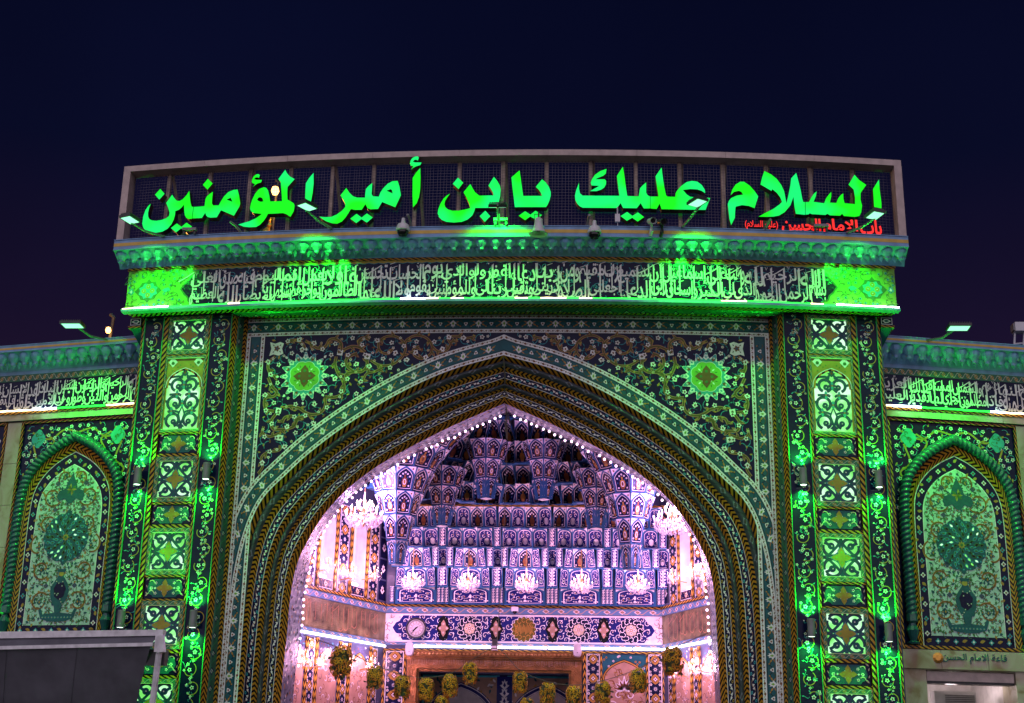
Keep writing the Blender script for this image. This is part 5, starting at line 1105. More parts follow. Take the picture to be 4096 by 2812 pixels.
# --- muqarnas
CELL = {}
def cell_mesh(kind, w, h, dpt, over, tap):
    key = (kind, round(w, 2), round(h, 2), round(dpt, 2), round(over, 2), round(tap, 2))
    if key in CELL: return CELL[key]
    cv = Canvas(); r = random.Random(hash(kind) % 97 if False else len(kind)*7+3); ap = {'round': 0.97, 'wide': 0.98}.get(kind, 0.985); spv = {'round': 0.64, 'wide': 0.66, 'rect': 0.97}.get(kind, 0.56); hw = 0.46
    ar = [(hw, spv), (hw*0.95, spv+(ap-spv)*(0.5 if kind in ('round', 'wide') else 0.30)), (hw*0.66, spv+(ap-spv)*(0.84 if kind in ('round', 'wide') else 0.62)), (hw*0.32, spv+(ap-spv)*(0.97 if kind in ('round', 'wide') else 0.84)), (0, ap)]
    ar = spline(ar, 2); ar = ar+[(-x, y) for x, y in ar[::-1][1:]]
    if kind == 'rect': ar = [(hw-2*hw*k/6, 0.95) for k in range(7)]
    ground = 'navy' if kind != 'rect' else 'blue'
    if kind in ('wide', 'round'): ground = 'blue'
    for (xa, ya), (xb, yb) in zip(ar[:-1], ar[1:]):
        [cv.poly([(xb, 0.05+(yb-0.05)*j/6), (xa, 0.05+(ya-0.05)*j/6), (xa, 0.05+(ya-0.05)*(j+1)/6), (xb, 0.05+(yb-0.05)*(j+1)/6)], ground, 0) for j in range(6)]; cv.poly([(xb, yb), (xa, ya), (xa, 1.0), (xb, 1.0)], 'white', 0)
    for sg in (-1, 1):
        cv.rect(min(sg*hw, sg*0.5), 0, max(sg*hw, sg*0.5), 1, 'frameblue', 1, 1, 6)
        if kind not in ('rect',): cv.poly([(sg*0.36, 0.86), (sg*0.40, 0.93), (sg*0.33, 0.95), (sg*0.29, 0.90)], 'brown', 1); cv.poly([(sg*0.34, 0.88), (sg*0.37, 0.92), (sg*0.33, 0.93)], 'gold', 2)
    cv.rect(-0.5, 0, 0.5, 0.055, 'frameblue', 1, 6)
    VS = [0.05+(ar[0][1]-0.05)*j/5 for j in range(5)]; cv.stroke([(hw, v_) for v_ in VS]+ar+[(-hw, v_) for v_ in VS[::-1]], 0.055, 'frameblue', 2)
    ins = [(x*0.84, 0.12+(y-0.12)*0.93) for x, y in ar]; VS = [0.11+(ins[0][1]-0.11)*j/5 for j in range(5)]; cv.stroke([(hw*0.84, v_) for v_ in VS]+ins+[(-hw*0.84, v_) for v_ in VS[::-1]], 0.022, 'white', 3); cv.stroke([(-hw*0.84, 0.11), (0, 0.11), (hw*0.84, 0.11)], 0.02, 'white', 3)
    def el(x, y, a, b, k, z, n=8): cv.poly([(x+a*math.cos(6.283*t/n), y+b*math.sin(6.283*t/n)) for t in range(n)], k, z)
    if kind in ('vase', 'vase2'):
        g1, g2 = ('gold', 'brown') if kind == 'vase' else ('brown', 'gold')
        el(0, 0.38, 0.17, 0.20, g1, 3); el(0, 0.38, 0.10, 0.13, 'white', 4); el(0, 0.38, 0.065, 0.09, g2, 5); el(0, 0.22, 0.12, 0.06, g2, 4); el(0, 0.62, 0.05, 0.06, g1, 4)
        for x, y in ((-0.25, 0.6), (0.25, 0.6), (-0.26, 0.22), (0.26, 0.22), (0, 0.76), (-0.12, 0.70), (0.12, 0.70)): el(x, y, 0.05, 0.038, 'white', 4, 6); el(x, y, 0.02, 0.016, 'brown', 5, 5)
        for x, y in ((-0.27, 0.42), (0.27, 0.42), (-0.15, 0.56), (0.15, 0.56)): el(x, y, 0.03, 0.045, 'frameblue', 4, 5)
    elif kind == 'round':
        el(0, 0.38, 0.17, 0.17, 'white', 3); el(0, 0.38, 0.14, 0.14, 'navy', 4); el(0, 0.38, 0.09, 0.10, 'teal', 5); el(0, 0.38, 0.035, 0.04, 'white', 6)
        for sg in (-1, 1):
            cv.stroke(arc(sg*0.18, 0.64, 0.09, 0, sg*5, 9, 0.04), 0.020, 'white', 3); cv.stroke(arc(sg*0.27, 0.24, 0.07, 2, 2+sg*4, 8, 0.035), 0.020, 'white', 3); cv.stroke(arc(sg*0.30, 0.46, 0.06, 1, 1-sg*4, 8, 0.03), 0.018, 'white', 3); cv.stroke(arc(sg*0.09, 0.80, 0.05, 1, 1-sg*4, 7, 0.03), 0.018, 'white', 3)
            for y in (0.5, 0.2, 0.7): el(sg*(0.34 if y < .6 else 0.1), y, 0.025, 0.025, 'gold', 3, 5)
    elif kind == 'wide':
        for sg in (-1, 1):
            for (x, y, rr) in ((0.14, 0.45, 0.11), (0.28, 0.33, 0.085), (0.29, 0.62, 0.07), (0.10, 0.74, 0.07), (0.08, 0.22, 0.06), (0.37, 0.20, 0.05)):
                cv.stroke(arc(sg*x, y, rr, 0.5, 0.5+sg*5.2, 12, rr*0.5), 0.014, 'white', 3); el(sg*x, y, 0.016, 0.035, 'gold' if rr > 0.065 else 'white', 4, 6); cv.poly([(sg*(x+rr), y-0.04), (sg*(x+rr*1.5), y), (sg*(x+rr), y+0.06)], 'white', 3)
        el(0, 0.48, 0.03, 0.12, 'white', 4); el(0, 0.25, 0.035, 0.08, 'white', 4)
    elif kind == 'rect':
        for k in range(5):
            y = 0.18+0.16*k
            for sg in (-1, 1): cv.stroke(arc(sg*0.15, y, 0.13, 1, 1+sg*4.5, 8, 0.06), 0.06, 'white', 3)
        el(0, 0.2, 0.2, 0.06, 'white', 3)
    mb = MB()
    def fn(u, v, z):
        c = max(0.0, 1-(u/0.455)**2); y = dpt*c*(1-0.75*v*v)-over*v**1.5
        return (u*w*(1+(tap-1)*v), y-z, v*h)
    for pts, k, z in cv.p: mb.face([fn(x, y, z*0.004) for x, y in pts], k)
    for sg in (-1, 1):
        for k in range(4):
            v0, v1 = k/4, (k+1)/4; a, b = fn(sg*0.5, v0, 0), fn(sg*0.5, v1, 0); mb.face([a, b, (b[0], b[1]+min(0.3, 0.42*w), b[2]), (a[0], a[1]+min(0.3, 0.42*w), a[2])], 'frameblue')
    a, b = fn(-0.5, 0, 0), fn(0.5, 0, 0); mb.face([a, b, (b[0], b[1]+min(0.35, 0.45*w), b[2]), (a[0], a[1]+min(0.35, 0.45*w), a[2])], 'frameblue')
    o = mb.build('niche_cell'); CELL[key] = o.data; bpy.data.objects.remove(o); return CELL[key]
def tier(name, z0, z1, cells, over, par=gate):
    # cells: (x, y, facing angle, width, kind, depth, taper)
    lb = MB()
    for (x, y, a, w, kind, dp_, tp) in cells:
        c, sn = math.cos(a), math.sin(a); lb.hexa([(x+u*c-v*sn, y+u*sn+v*c, z) for z in (z0-0.014, z0+0.014) for u, v in ((-w/2, -0.012), (w/2, -0.012), (w/2, 0.2), (-w/2, 0.2))], 'frameblue')
    to = lb.build('muqarnas_tier', par)
    for (x, y, a, w, kind, dp_, tp) in cells:
        link('niche_cell', cell_mesh(kind, w, z1-z0, dp_, over, tp), to, (x, y, z0), a)
    return to
bay = [-2.60, -1.30, 0.0, 1.30, 2.60]; OFF = 0.04
rowA = []; rowB = []; rowC = []; rowD = []; rowE = []
for b in bay:
    x = b+OFF
    rowA += [(x, BK-0.10, 0, 0.98, 'wide', 0.08, 1.0), (x+0.56, BK-0.16, 0, 0.11, 'rect', 0.0, 1.0), (x+0.65, BK-0.20, 0, 0.09, 'rect', 0.0, 1.0), (x-0.56, BK-0.16, 0, 0.11, 'rect', 0.0, 1.0)]
    rowB += [(x, BK-0.20, 0, 0.54, 'wide', 0.26, 1.0), (x-0.38, BK-0.22, 0.35, 0.22, 'round', 0.05, 1.0), (x+0.38, BK-0.22, -0.35, 0.22, 'round', 0.05, 1.0), (x+0.65, BK-0.30, 0, 0.26, 'rect', 0.0, 1.0)]
    rowC += [(x, BK-0.30, 0, 0.34, 'vase2', 0.18, 1.0), (x-0.28, BK-0.31, 0.4, 0.22, 'round', 0.05, 1.0), (x+0.28, BK-0.31, -0.4, 0.22, 'round', 0.05, 1.0), (x+0.48, BK-0.40, 0, 0.17, 'rect', 0.0, 1.0), (x-0.48, BK-0.40, 0, 0.17, 'rect', 0.0, 1.0), (x+0.65, BK-0.36, 0, 0.30, 'round', 0.16, 1.0)]
    for j in range(3): rowD.append((x+(j-1)*0.37, BK-0.48-(0.04 if j == 1 else 0), (j-1)*-0.15, 0.37, 'round', 0.20, 1.0))
    rowD.append((x+0.65, BK-0.55, 0, 0.18, 'rect', 0.0, 1.0))
    for j in range(4): rowE.append((x+(j-1.5)*0.325, BK-0.62-0.03*(j % 2), 0.1*(1.5-j), 0.325, 'round' if j % 2 else 'vase2', 0.18, 1.0))
tier('A', 5.31, 5.69, rowA, 0.06); tier('B', 5.69, 6.14, rowB, 0.10); tier('C', 6.14, 6.59, rowC, 0.14); tier('D', 6.59, 7.04, rowD, 0.14); tier('E', 7.04, 7.52, rowE, 0.16)
ckb = MB(); ckb.bar(lambda x, d, h: (x, BK-0.82-d, h), -3.4, 3.4, 7.53, 7.565, -0.2, 0.0, 'diag_in', 1); ckb.build('checker_strip', gate)
VT = [(4.45, 6.15, 7.57), (4.25, 5.90, 7.98), (3.98, 5.55, 8.40), (3.62, 5.10, 8.82), (3.16, 4.50, 9.24), (2.55, 3.70, 9.66), (1.75, 2.70, 10.08)]
def sup(rx, ry, t, e=2.15):
    c, sn = math.cos(t), math.sin(t); k = (abs(c)**e+abs(sn)**e)**(-1/e); return rx*k*c, 1.9+ry*k*sn
for k, (rx, ry, z) in enumerate(VT):
    P_ = [sup(rx, ry, math.pi*i/200) for i in range(201)]; Q, L = resample(P_, 400); n = max(7, 2*int(L/0.34/2)+1); cells = []
    nz = VT[k+1][2] if k+1 < len(VT) else 10.5; ov = (ry-VT[k+1][1])*0.95 if k+1 < len(VT) else 1.0
    tp = (VT[k+1][1]/ry if k+1 < len(VT) else 0.5)
    for i in range(n):
        j = int((i+0.5)/n*400); x, y = Q[j]; x0, y0 = Q[j-1]; x1, y1 = Q[min(j+1, 400)]; a = math.atan2(y1-y0, x1-x0)+math.pi
        c_i = i-(n-1)/2; o_ = 0.17*math.cos(c_i*2*math.pi/(5+k % 2)+(math.pi if k % 2 else 0)); tilt = 0.42*math.sin(c_i*2*math.pi/(5+k % 2)+(math.pi if k % 2 else 0))
        nx, ny = math.sin(a), -math.cos(a)
        kind = ('vase', 'vase2', 'vase', 'round')[(i+k) % 4] if o_ > -0.1 else 'vase2'
        cells.append((x+nx*o_, y+ny*o_, a+tilt*0.8, L/n*1.06, kind, 0.27, max(0.8, tp)))
    tier('V%d' % k, z, nz, cells, ov)
cap = MB(); cap.lathe([(1.9, 0.0), (0.8, 0.35), (0.0, 0.45)], 'frameblue', 16, (0, 2.6, 10.4)); cap.build('vault_crown', gate)
# hanging stalactites
def stalactite(x, y, tiers):
    hub = MB(); zt = tiers[0][1]; zb = tiers[-1][0]; hub.tube([(x, y, zb+0.05), (x, y, zt+0.4)], 0.05, 'frameblue', 6); 
    for (z0, z1, r0, n) in tiers: hub.lathe([(0.0, 0.0), (r0*0.93, 0.0), (r0*0.93, 0.02)], 'white', n, (x, y, z0-0.01))
    ho = hub.build('stalactite', gate)
    for (z0, z1, r0, n) in tiers:
        w = 2*r0*math.tan(math.pi/n)
        for k in range(n):
            a = 2*math.pi*(k+0.5)/n; link('niche_cell', cell_mesh('vase' if k % 2 else 'vase2', w, z1-z0, 0.10*w, r0*0.43, 1.40), ho, (x+r0*math.sin(a), y-r0*math.cos(a), z0), a)
stalactite(-2.64, 6.0, [(8.36, 8.85, 1.05, 14), (7.86, 8.36, 0.74, 12), (7.36, 7.86, 0.52, 10), (6.86, 7.36, 0.36, 8), (6.32, 6.86, 0.23, 6), (5.82, 6.31, 0.12, 4)]); stalactite(2.46, 6.0, [(8.34, 8.85, 1.05, 14), (7.84, 8.34, 0.74, 12), (7.34, 7.84, 0.52, 10), (6.82, 7.34, 0.36, 8), (6.28, 6.82, 0.23, 6), (5.76, 6.27, 0.12, 4)])
for x, zb in ((-1.78, 6.85), (1.72, 6.82)): stalactite(x, 7.0, [(zb+0.86, zb+1.3, 0.36, 8), (zb+0.43, zb+0.86, 0.24, 6), (zb, zb+0.43, 0.14, 4)])
for x, zb in ((-0.79, 7.49), (0.525, 7.48)): stalactite(x, 7.0, [(zb+0.86, zb+1.3, 0.36, 8), (zb+0.43, zb+0.86, 0.24, 6), (zb, zb+0.43, 0.14, 4)])
for x, zt in ((-2.9, 8.35), (2.75, 8.3)): stalactite(x, 4.6, [(7.70, 8.15, 0.22, 4)])
# ================================================================== rooftop sign
SD = 0.70
sign = thing('rooftop_sign', 'framed mesh rooftop sign with green glowing Arabic letters on the gate cornice', 'sign')
PX = lambda px, py, w=0.0: B(*(lambda q: (q[0], SD+w, q[1]))(fac(px, py, SD+w)))
ZT, ZB = fac(2050, 598, SD)[1], 10.976
nseg = 9
for i in range(nseg):
    a, b = -7.33+14.66*i/nseg, -7.33+14.66*(i+1)/nseg; q = MB(); q.bar(B, a, b-0.004, ZT-0.115, ZT, SD-0.32, SD, 'beige_metal', 4, back=True); q.build('frame_rail', sign)
for s in (-1, 1):
    q = MB(); q.bar(lambda x, d, h: B(s*x, d, h), 7.19, 7.33, ZB, ZT-0.116, SD-0.32, SD, 'beige_metal', 1, back=True); q.build('frame_post', sign)
PXS = [676, 839, 999, 1161, 1328, 1493, 1662, 1837, 2011, 2186, 2363, 2544, 2719, 2893, 3067, 3243, 3412]
for i, px in enumerate(PXS):
    x = fac(px, 700, SD-0.2)[0]; q = MB(); q.bar(B, x-0.035, x+0.035, ZB, ZT-0.116, SD-0.32, SD-0.24, 'post_metal', 1, back=True); q.build('post', sign)
    if i % 2 == 0 or i > 12:
        q = MB(); q.tube([B(x+0.05, SD-0.3, ZT-0.14), B(x+0.05, SD-1.0, ZB+0.7), B(x+0.05, SD-1.6, ZB+0.02)], 0.03, 'post_metal', 6); q.build('brace', sign)
wr = MB(); th = 0.0023
n = 236
for i in range(n):
    x = -7.18+14.36*(i+0.5)/n+random.uniform(-.006, .006); x2 = x+random.uniform(-.012, .012); dd = SD-0.225
    wr.face([B(x-th, dd, ZB), B(x+th, dd, ZB), B(x2+th, dd, ZT-0.12), B(x2-th, dd, ZT-0.12)], 'wire'); wr.face([B(x, dd-th, ZB), B(x, dd+th, ZB), B(x2, dd+th, ZT-0.12), B(x2, dd-th, ZT-0.12)], 'wire')
for j in range(25):
    h = ZB+0.03+(ZT-0.14-ZB-0.03)*j/24
    for i in range(24):
        a, b = -7.18+14.36*i/24, -7.18+14.36*(i+1)/24; wr.face([B(a, SD-0.22, h-th), B(b, SD-0.22, h-th), B(b, SD-0.22, h+th), B(a, SD-0.22, h+th)], 'wire')
wr.build('wire_mesh', sign)
# outlines traced on the photograph; each letter is a lit box on the mesh at the sign's own distance
TA = lambda q: [(480+x/3.8733, 600+y/3.8733) for x, y in q]
TB = lambda q: [(1000+x/3.32, 560+y/3.32) for x, y in q]
TC = lambda q: [(1700+x/3.8733, 600+y/3.8733) for x, y in q]
TD = lambda q: [(2250+x/3.32, 600+y/3.32) for x, y in q]
TE = lambda q: [(2850+x/2.2153, 560+y/2.2153) for x, y in q]
LET = [
 (TA, [(624,603),(692,680),(610,770),(542,692)], None),
 (TA, [(480,830),(452,905),(436,975),(438,1030),(455,1070),(490,1090),(560,1096),(640,1085),(720,1055),(760,1020),(768,970),(745,890),(715,820),(808,692),(840,745),(880,785),(920,790),(970,765),(1030,700),(1076,630),(1083,730),(1095,820),(1110,875),(1138,882),(1114,1068),(1070,1070),(1030,1055),(1003,1010),(995,930),(990,850),(960,890),(910,930),(858,948),(855,1000),(838,1070),(800,1150),(740,1220),(660,1265),(570,1283),(480,1283),(400,1255),(360,1200),(345,1140),(360,1030),(395,930),(440,865)], None),
 (TA, [(1143,882),(1310,870),(1312,850),(1325,760),(1345,720),(1390,680),(1440,645),(1432,740),(1425,830),(1445,858),(1530,858),(1560,800),(1610,720),(1680,650),(1760,618),(1822,612),(1845,700),(1864,830),(1850,880),(1766,1020),(1566,935),(1500,1045),(1400,1050),(1360,1040),(1335,1015),(1322,975),(1270,1055),(1120,1062)], [(1655,770),(1715,742),(1742,802)]),
 (TA, [(1360,447),(1436,520),(1356,615),(1284,540)], None),
 (TA, [(787,1210),(880,1137),(952,1190),(1030,1125),(1118,1188),(1022,1265),(948,1215),(872,1277)], None),
 (TB, [(24,555),(30,520),(50,480),(85,455),(115,452),(132,470),(120,505),(95,497),(70,503),(55,520),(85,528),(160,530),(148,565),(100,580),(60,605),(33,635),(65,585),(35,575)], None),
 (TB, [(180,627),(215,635),(240,670),(258,740),(268,815),(425,812),(422,740),(415,640),(408,560),(376,520),(468,396),(490,440),(530,485),(595,520),(500,625),(497,700),(498,790),(540,815),(580,840),(593,870),(590,910),(580,950),(538,1022),(480,985),(440,973),(240,982),(215,1030),(180,1080),(130,1130),(82,1157),(-10,1160),(-81,1153),(-158,1123),(-12,1080),(82,1037),(155,983),(40,970),(10,940),(0,905),(10,850),(30,790),(70,710),(120,650)], [(95,795),(110,770),(135,760),(165,775),(177,815),(145,820),(115,812)]),
 (TB, [(845,435),(846,580),(832,710),(806,840),(770,905),(737,957),(731,830),(736,680),(742,575),(785,505)], None),
 (TB, [(1278,637),(1320,700),(1365,745),(1420,765),(1528,765),(1530,720),(1540,650),(1575,610),(1625,570),(1620,660),(1615,720),(1635,748),(1712,752),(1730,700),(1770,640),(1830,580),(1890,548),(1960,543),(1985,620),(2005,735),(1930,895),(1755,825),(1700,918),(1600,922),(1560,905),(1533,855),(1485,928),(1400,930),(1340,920),(1310,970),(1270,1030),(1220,1085),(1160,1113),(1100,1110),(1020,1085),(960,1050),(918,1018),(1000,1025),(1080,1020),(1150,990),(1220,940),(1265,890),(1265,850),(1240,800),(1202,735)], [(1815,675),(1868,655),(1885,665),(1895,710)]),
 (TB, [(1330,1045),(1415,980),(1482,1030),(1552,975),(1632,1030),(1552,1098),(1480,1052),(1412,1105)], None),
 (TB, [(2262,370),(2266,500),(2262,650),(2245,760),(2215,840),(2165,897),(2158,740),(2160,505),(2205,435)], None),
 (TB, [(2125,315),(2132,275),(2155,240),(2195,218),(2230,218),(2243,235),(2230,275),(2205,262),(2180,268),(2165,290),(2195,297),(2280,298),(2262,335),(2210,350),(2170,370),(2138,397),(2168,350),(2135,342)], None),
 (TC, [(510,428),(594,508),(520,608),(430,525)], None),
 (TC, [(390,675),(350,730),(312,790),(302,840),(315,885),(355,920),(420,940),(520,940),(620,922),(700,900),(680,820),(645,740),(596,655),(702,527),(735,590),(775,655),(840,707),(1062,703),(1050,655),(1020,605),(982,552),(1068,417),(1120,480),(1160,550),(1173,615),(1165,720),(1135,845),(1110,897),(778,900),(765,950),(730,1020),(660,1080),(570,1115),(450,1126),(330,1115),(260,1085),(215,1040),(196,980),(205,920),(240,830),(290,750),(340,705)], None),
 (TC, [(934,940),(1013,1028),(925,1118),(846,1025)], None),
 (TC, [(1465,315),(1485,450),(1505,600),(1522,712),(1812,710),(1790,655),(1755,610),(1715,572),(1814,455),(1870,500),(1920,570),(1948,650),(1948,710),(1930,780),(1905,840),(1875,887),(1392,887),(1372,720),(1350,540),(1338,425)], None),
 (TC, [(1450,1020),(1550,948),(1633,1002),(1712,940),(1814,1008),(1722,1083),(1632,1032),(1552,1090)], None),
 (TD, [(586,250),(575,315),(540,345),(480,368),(440,388),(560,388),(580,410),(578,455),(555,500),(510,530),(450,548),(362,548),(420,515),(485,478),(385,472),(375,435),(390,390),(430,330),(500,280)], None),
 (TD, [(218,437),(220,520),(232,575),(268,606),(755,608),(740,500),(722,345),(802,222),(820,330),(840,480),(858,600),(870,612),(1010,615),(1020,570),(1028,512),(1060,475),(1112,430),(1112,570),(1130,600),(1163,618),(1163,777),(1080,778),(1038,708),(985,775),(805,772),(772,708),(722,772),(270,768),(230,750),(195,715),(172,670),(165,610),(180,540)], None),
 (TD, [(1168,618),(1275,617),(1255,490),(1235,350),(1316,233),(1330,350),(1352,500),(1375,600),(1392,618),(1498,622),(1502,575),(1525,535),(1580,475),(1650,425),(1720,410),(1790,420),(1850,465),(1890,530),(1894,575),(1850,545),(1790,525),(1700,520),(1600,532),(1650,590),(1695,620),(1760,628),(1960,637),(1900,797),(1315,788),(1290,715),(1250,785),(1168,778)], None),
 (TD, [(770,878),(858,822),(928,875),(1002,828),(1085,892),(998,952),(926,902),(855,942)], None),
 (TE, [(160,490),(175,440),(205,395),(245,370),(280,370),(330,405),(375,455),(405,500),(372,605),(320,585),(260,578),(205,592),(200,640),(198,690),(165,755),(150,700),(135,570),(145,540),(165,515),(215,492),(270,484),(255,460),(230,452),(190,462)], None),
 (TE, [(460,275),(520,305),(570,345),(610,400),(635,455),(655,560),(668,510),(690,400),(697,340),(742,292),(760,360),(780,440),(795,520),(805,550),(820,550),(820,664),(738,655),(725,590),(717,505),(690,580),(640,640),(590,670),(540,680),(480,682),(408,680),(470,645),(540,610),(595,570),(615,550),(600,510),(570,470),(530,437),(522,452),(425,395),(440,330)], None),
 (TE, [(824,550),(855,550),(870,520),(895,480),(923,455),(915,500),(895,548),(990,560),(1005,520),(1030,485),(1052,460),(1052,500),(1040,555),(1098,558),(1112,520),(1135,490),(1158,473),(1160,520),(1170,560),(1262,568),(1262,510),(1250,440),(1205,397),(1258,308),(1300,355),(1362,398),(1312,470),(1312,530),(1325,580),(1318,640),(1300,675),(1260,682),(1165,675),(1148,655),(1130,672),(1040,668),(1018,655),(1000,665),(880,658),(862,650),(850,660),(824,662)], None),
 (TE, [(1475,350),(1482,450),(1497,560),(1497,625),(1480,660),(1450,700),(1435,640),(1428,540),(1422,435)], None)]
from mathutils.geometry import tessellate_polygon
for T, pts, hole in LET:
    loops = [[fac(px, py, SD) for px, py in T(pts)]]
    if hole: loops.append([fac(px, py, SD) for px, py in T(hole)])
    flat = [q for l in loops for q in l]; side = MB(); face = MB(); dF, dB = SD+0.0, SD-0.17
    for tri in tessellate_polygon([[Vector((x, h, 0)) for x, h in l] for l in loops]): face.face([B(flat[i][0], dF, flat[i][1]) for i in tri], 'letter_face')
    for l in loops:
        for i in range(len(l)):
            a, b = l[i], l[(i+1) % len(l)]; side.face([B(a[0], dF+0.006, a[1]), B(a[0], dB, a[1]), B(b[0], dB, b[1]), B(b[0], dF+0.006, b[1])], 'letter_side')
    lo = side.build('letter', sign); face.build('letter_face', lo)
RED = [('باب', 3441, 3527, 878, 952), ('الإمام', 3293, 3432, 876, 946), ('الحسن', 3127, 3284, 872, 936), ('(عليه السلام)', 2980, 3112, 882, 922)]
for w_, px0, px1, py0, py1 in RED:
    x0, x1 = fac(px0, (py0+py1)/2, SD)[0], fac(px1, (py0+py1)/2, SD)[0]; h1, h0 = fac((px0+px1)/2, py0, SD)[1], fac((px0+px1)/2, py1, SD)[1]
    mb = MB(); put_text(mb, shape(w_), x0, x1, h0, h1, lambda u, v, w: B(u, SD+w, v), 'red_face', 0.03 if len(w_) < 8 else 0.012, 0.0, 0.10, 'letter_side'); mb.build('red_letters', sign)

# ================================================================== green floodlights
def spot(name, loc, target, power, col, size=1.6, blend=0.6, rad_=0.08, par=None):
    l = bpy.data.lights.new(name, 'SPOT'); l.energy = power; l.color = col; l.spot_size = size; l.spot_blend = blend; l.shadow_soft_size = rad_
    o = bpy.data.objects.new(name, l); COL.objects.link(o); o.rotation_euler = (Vector(target)-Vector(loc)).to_track_quat('-Z', 'Y').to_euler()
    o.location = loc
    if par is not None:
        o.parent = par; o.location = Vector(loc)-par.location
    return o
GREEN = (0.005, 1.0, 0.03)
def floodlight(name, label, base, head, aim, power, beam=None, size=2.3, wd=0.33):
    t = thing(name, label, 'floodlight', base, 'green floodlights'); L_ = lambda p: tuple(Vector(p)-Vector(base))
    hv = Vector(head); f = (Vector(aim)-hv).normalized(); rt = f.cross(Vector((0, 0, 1))).normalized(); up = rt.cross(f)
    Q = lambda a, b, c: L_(hv+rt*a+up*b+f*c); w, h = wd/2, wd*0.36
    m = MB(); m.hexa([Q(-w, -h, -0.05), Q(w, -h, -0.05), Q(w, -h, 0.0), Q(-w, -h, 0.0), Q(-w, h, -0.05), Q(w, h, -0.05), Q(w, h, 0.0), Q(-w, h, 0.0)], 'dark_metal')
    for k in range(9):
        a = -w*0.85+2*w*0.85*k/8; m.hexa([Q(a-0.006, -h*0.8, -0.085), Q(a+0.006, -h*0.8, -0.085), Q(a+0.006, -h*0.8, -0.05), Q(a-0.006, -h*0.8, -0.05), Q(a-0.006, h*0.8, -0.085), Q(a+0.006, h*0.8, -0.085), Q(a+0.006, h*0.8, -0.05), Q(a-0.006, h*0.8, -0.05)], 'dark_metal')
    m.build('housing', t); m = MB(); m.face([Q(-w*0.88, -h*0.8, 0.004), Q(w*0.88, -h*0.8, 0.004), Q(w*0.88, h*0.8, 0.004), Q(-w*0.88, h*0.8, 0.004)], 'flood_face'); m.build('lamp_face', t)
    m = MB(); b0 = Vector(base); mid = hv*0.75+b0*0.25-Vector((0, 0, 0.05)); m.tube([L_(b0), L_(b0*0.45+hv*0.55-Vector((0, 0, 0.07))), Q(0, -h, -0.06)], 0.024, 'grey_metal', 8); m.build('arm', t)
    m = MB(); m.tube([Q(-w*0.75, -h*0.3, -0.04), Q(-w*0.5, -h*1.4, -0.08), Q(0, -h*1.75, -0.09), Q(w*0.5, -h*1.4, -0.08), Q(w*0.75, -h*0.3, -0.04)], 0.009, 'grey_metal', 5); m.build('bracket', t)
    if True: spot('flood_lamp', tuple(hv+f*0.03), beam or aim, power, GREEN, size, 1.0 if beam else 0.5, 0.14, t)
    return t
FL = [(-6.75, (520, 880), 'green floodlight arm at the bottom of the last green letter'), (-3.45, (1228, 828), 'green floodlight under the tall green stroke beside the small orange dome'), (0.03, (1992, 828), 'green floodlight on a straight post turned away beside the horn speaker'), (3.46, (2790, 812), 'green floodlight on an arm beside the bullet cameras'), (6.58, (3500, 862), 'green floodlight on an arm over the red letters')]
FOFF = [0.40, 0.30, -0.0, -0.22, -0.35]
FPOW = [620, 950, 330, 950, 620]
for k, (x, pxy, lab) in enumerate(FL):
    hx, hz = fac(*pxy, 1.55); base = B(hx+FOFF[k], 0.76, 10.975); head = B(hx, 1.55, hz)
    if k == 2: hx, hz = fac(*pxy, 1.15); base = B(hx, 0.80, 10.975); head = B(hx, 1.15, hz)
    aim = B(hx, 0.15, 9.15) if k == 2 else (head[0]*0.99, head[1]-0.02, head[2]-1.0)
    floodlight('floodlight', lab, base, head, aim, FPOW[k], None if k == 2 else B(hx*(0.93 if abs(hx) > 5 else 1.02), -0.35, 8.95), 2.3 if k == 2 else 1.42)
for s, pxy, lab in ((-1, (290, 1303), 'green floodlight on the low wall beside the orange lamp'), (1, (3835, 1313), 'green floodlight on the low wall beside the pale roof fixture')):
    v = ray(*pxy); t_ = 20.0
    for _ in range(30):
        q = CAM+v*t_; t_ -= (q[1]-(WY0+WSL*(abs(q[0])-7)-1.35))/(v[1]-WSL*s*v[0])
    q = CAM+v*t_; base = W(float(q[0])-s*0.42, 0.30, 9.42); head = tuple(map(float, q)); floodlight('floodlight', lab, base, head, (head[0], head[1]-0.05, head[2]-1.0), 900, W(float(q[0]), -0.05, 7.1), 1.5, 0.40)

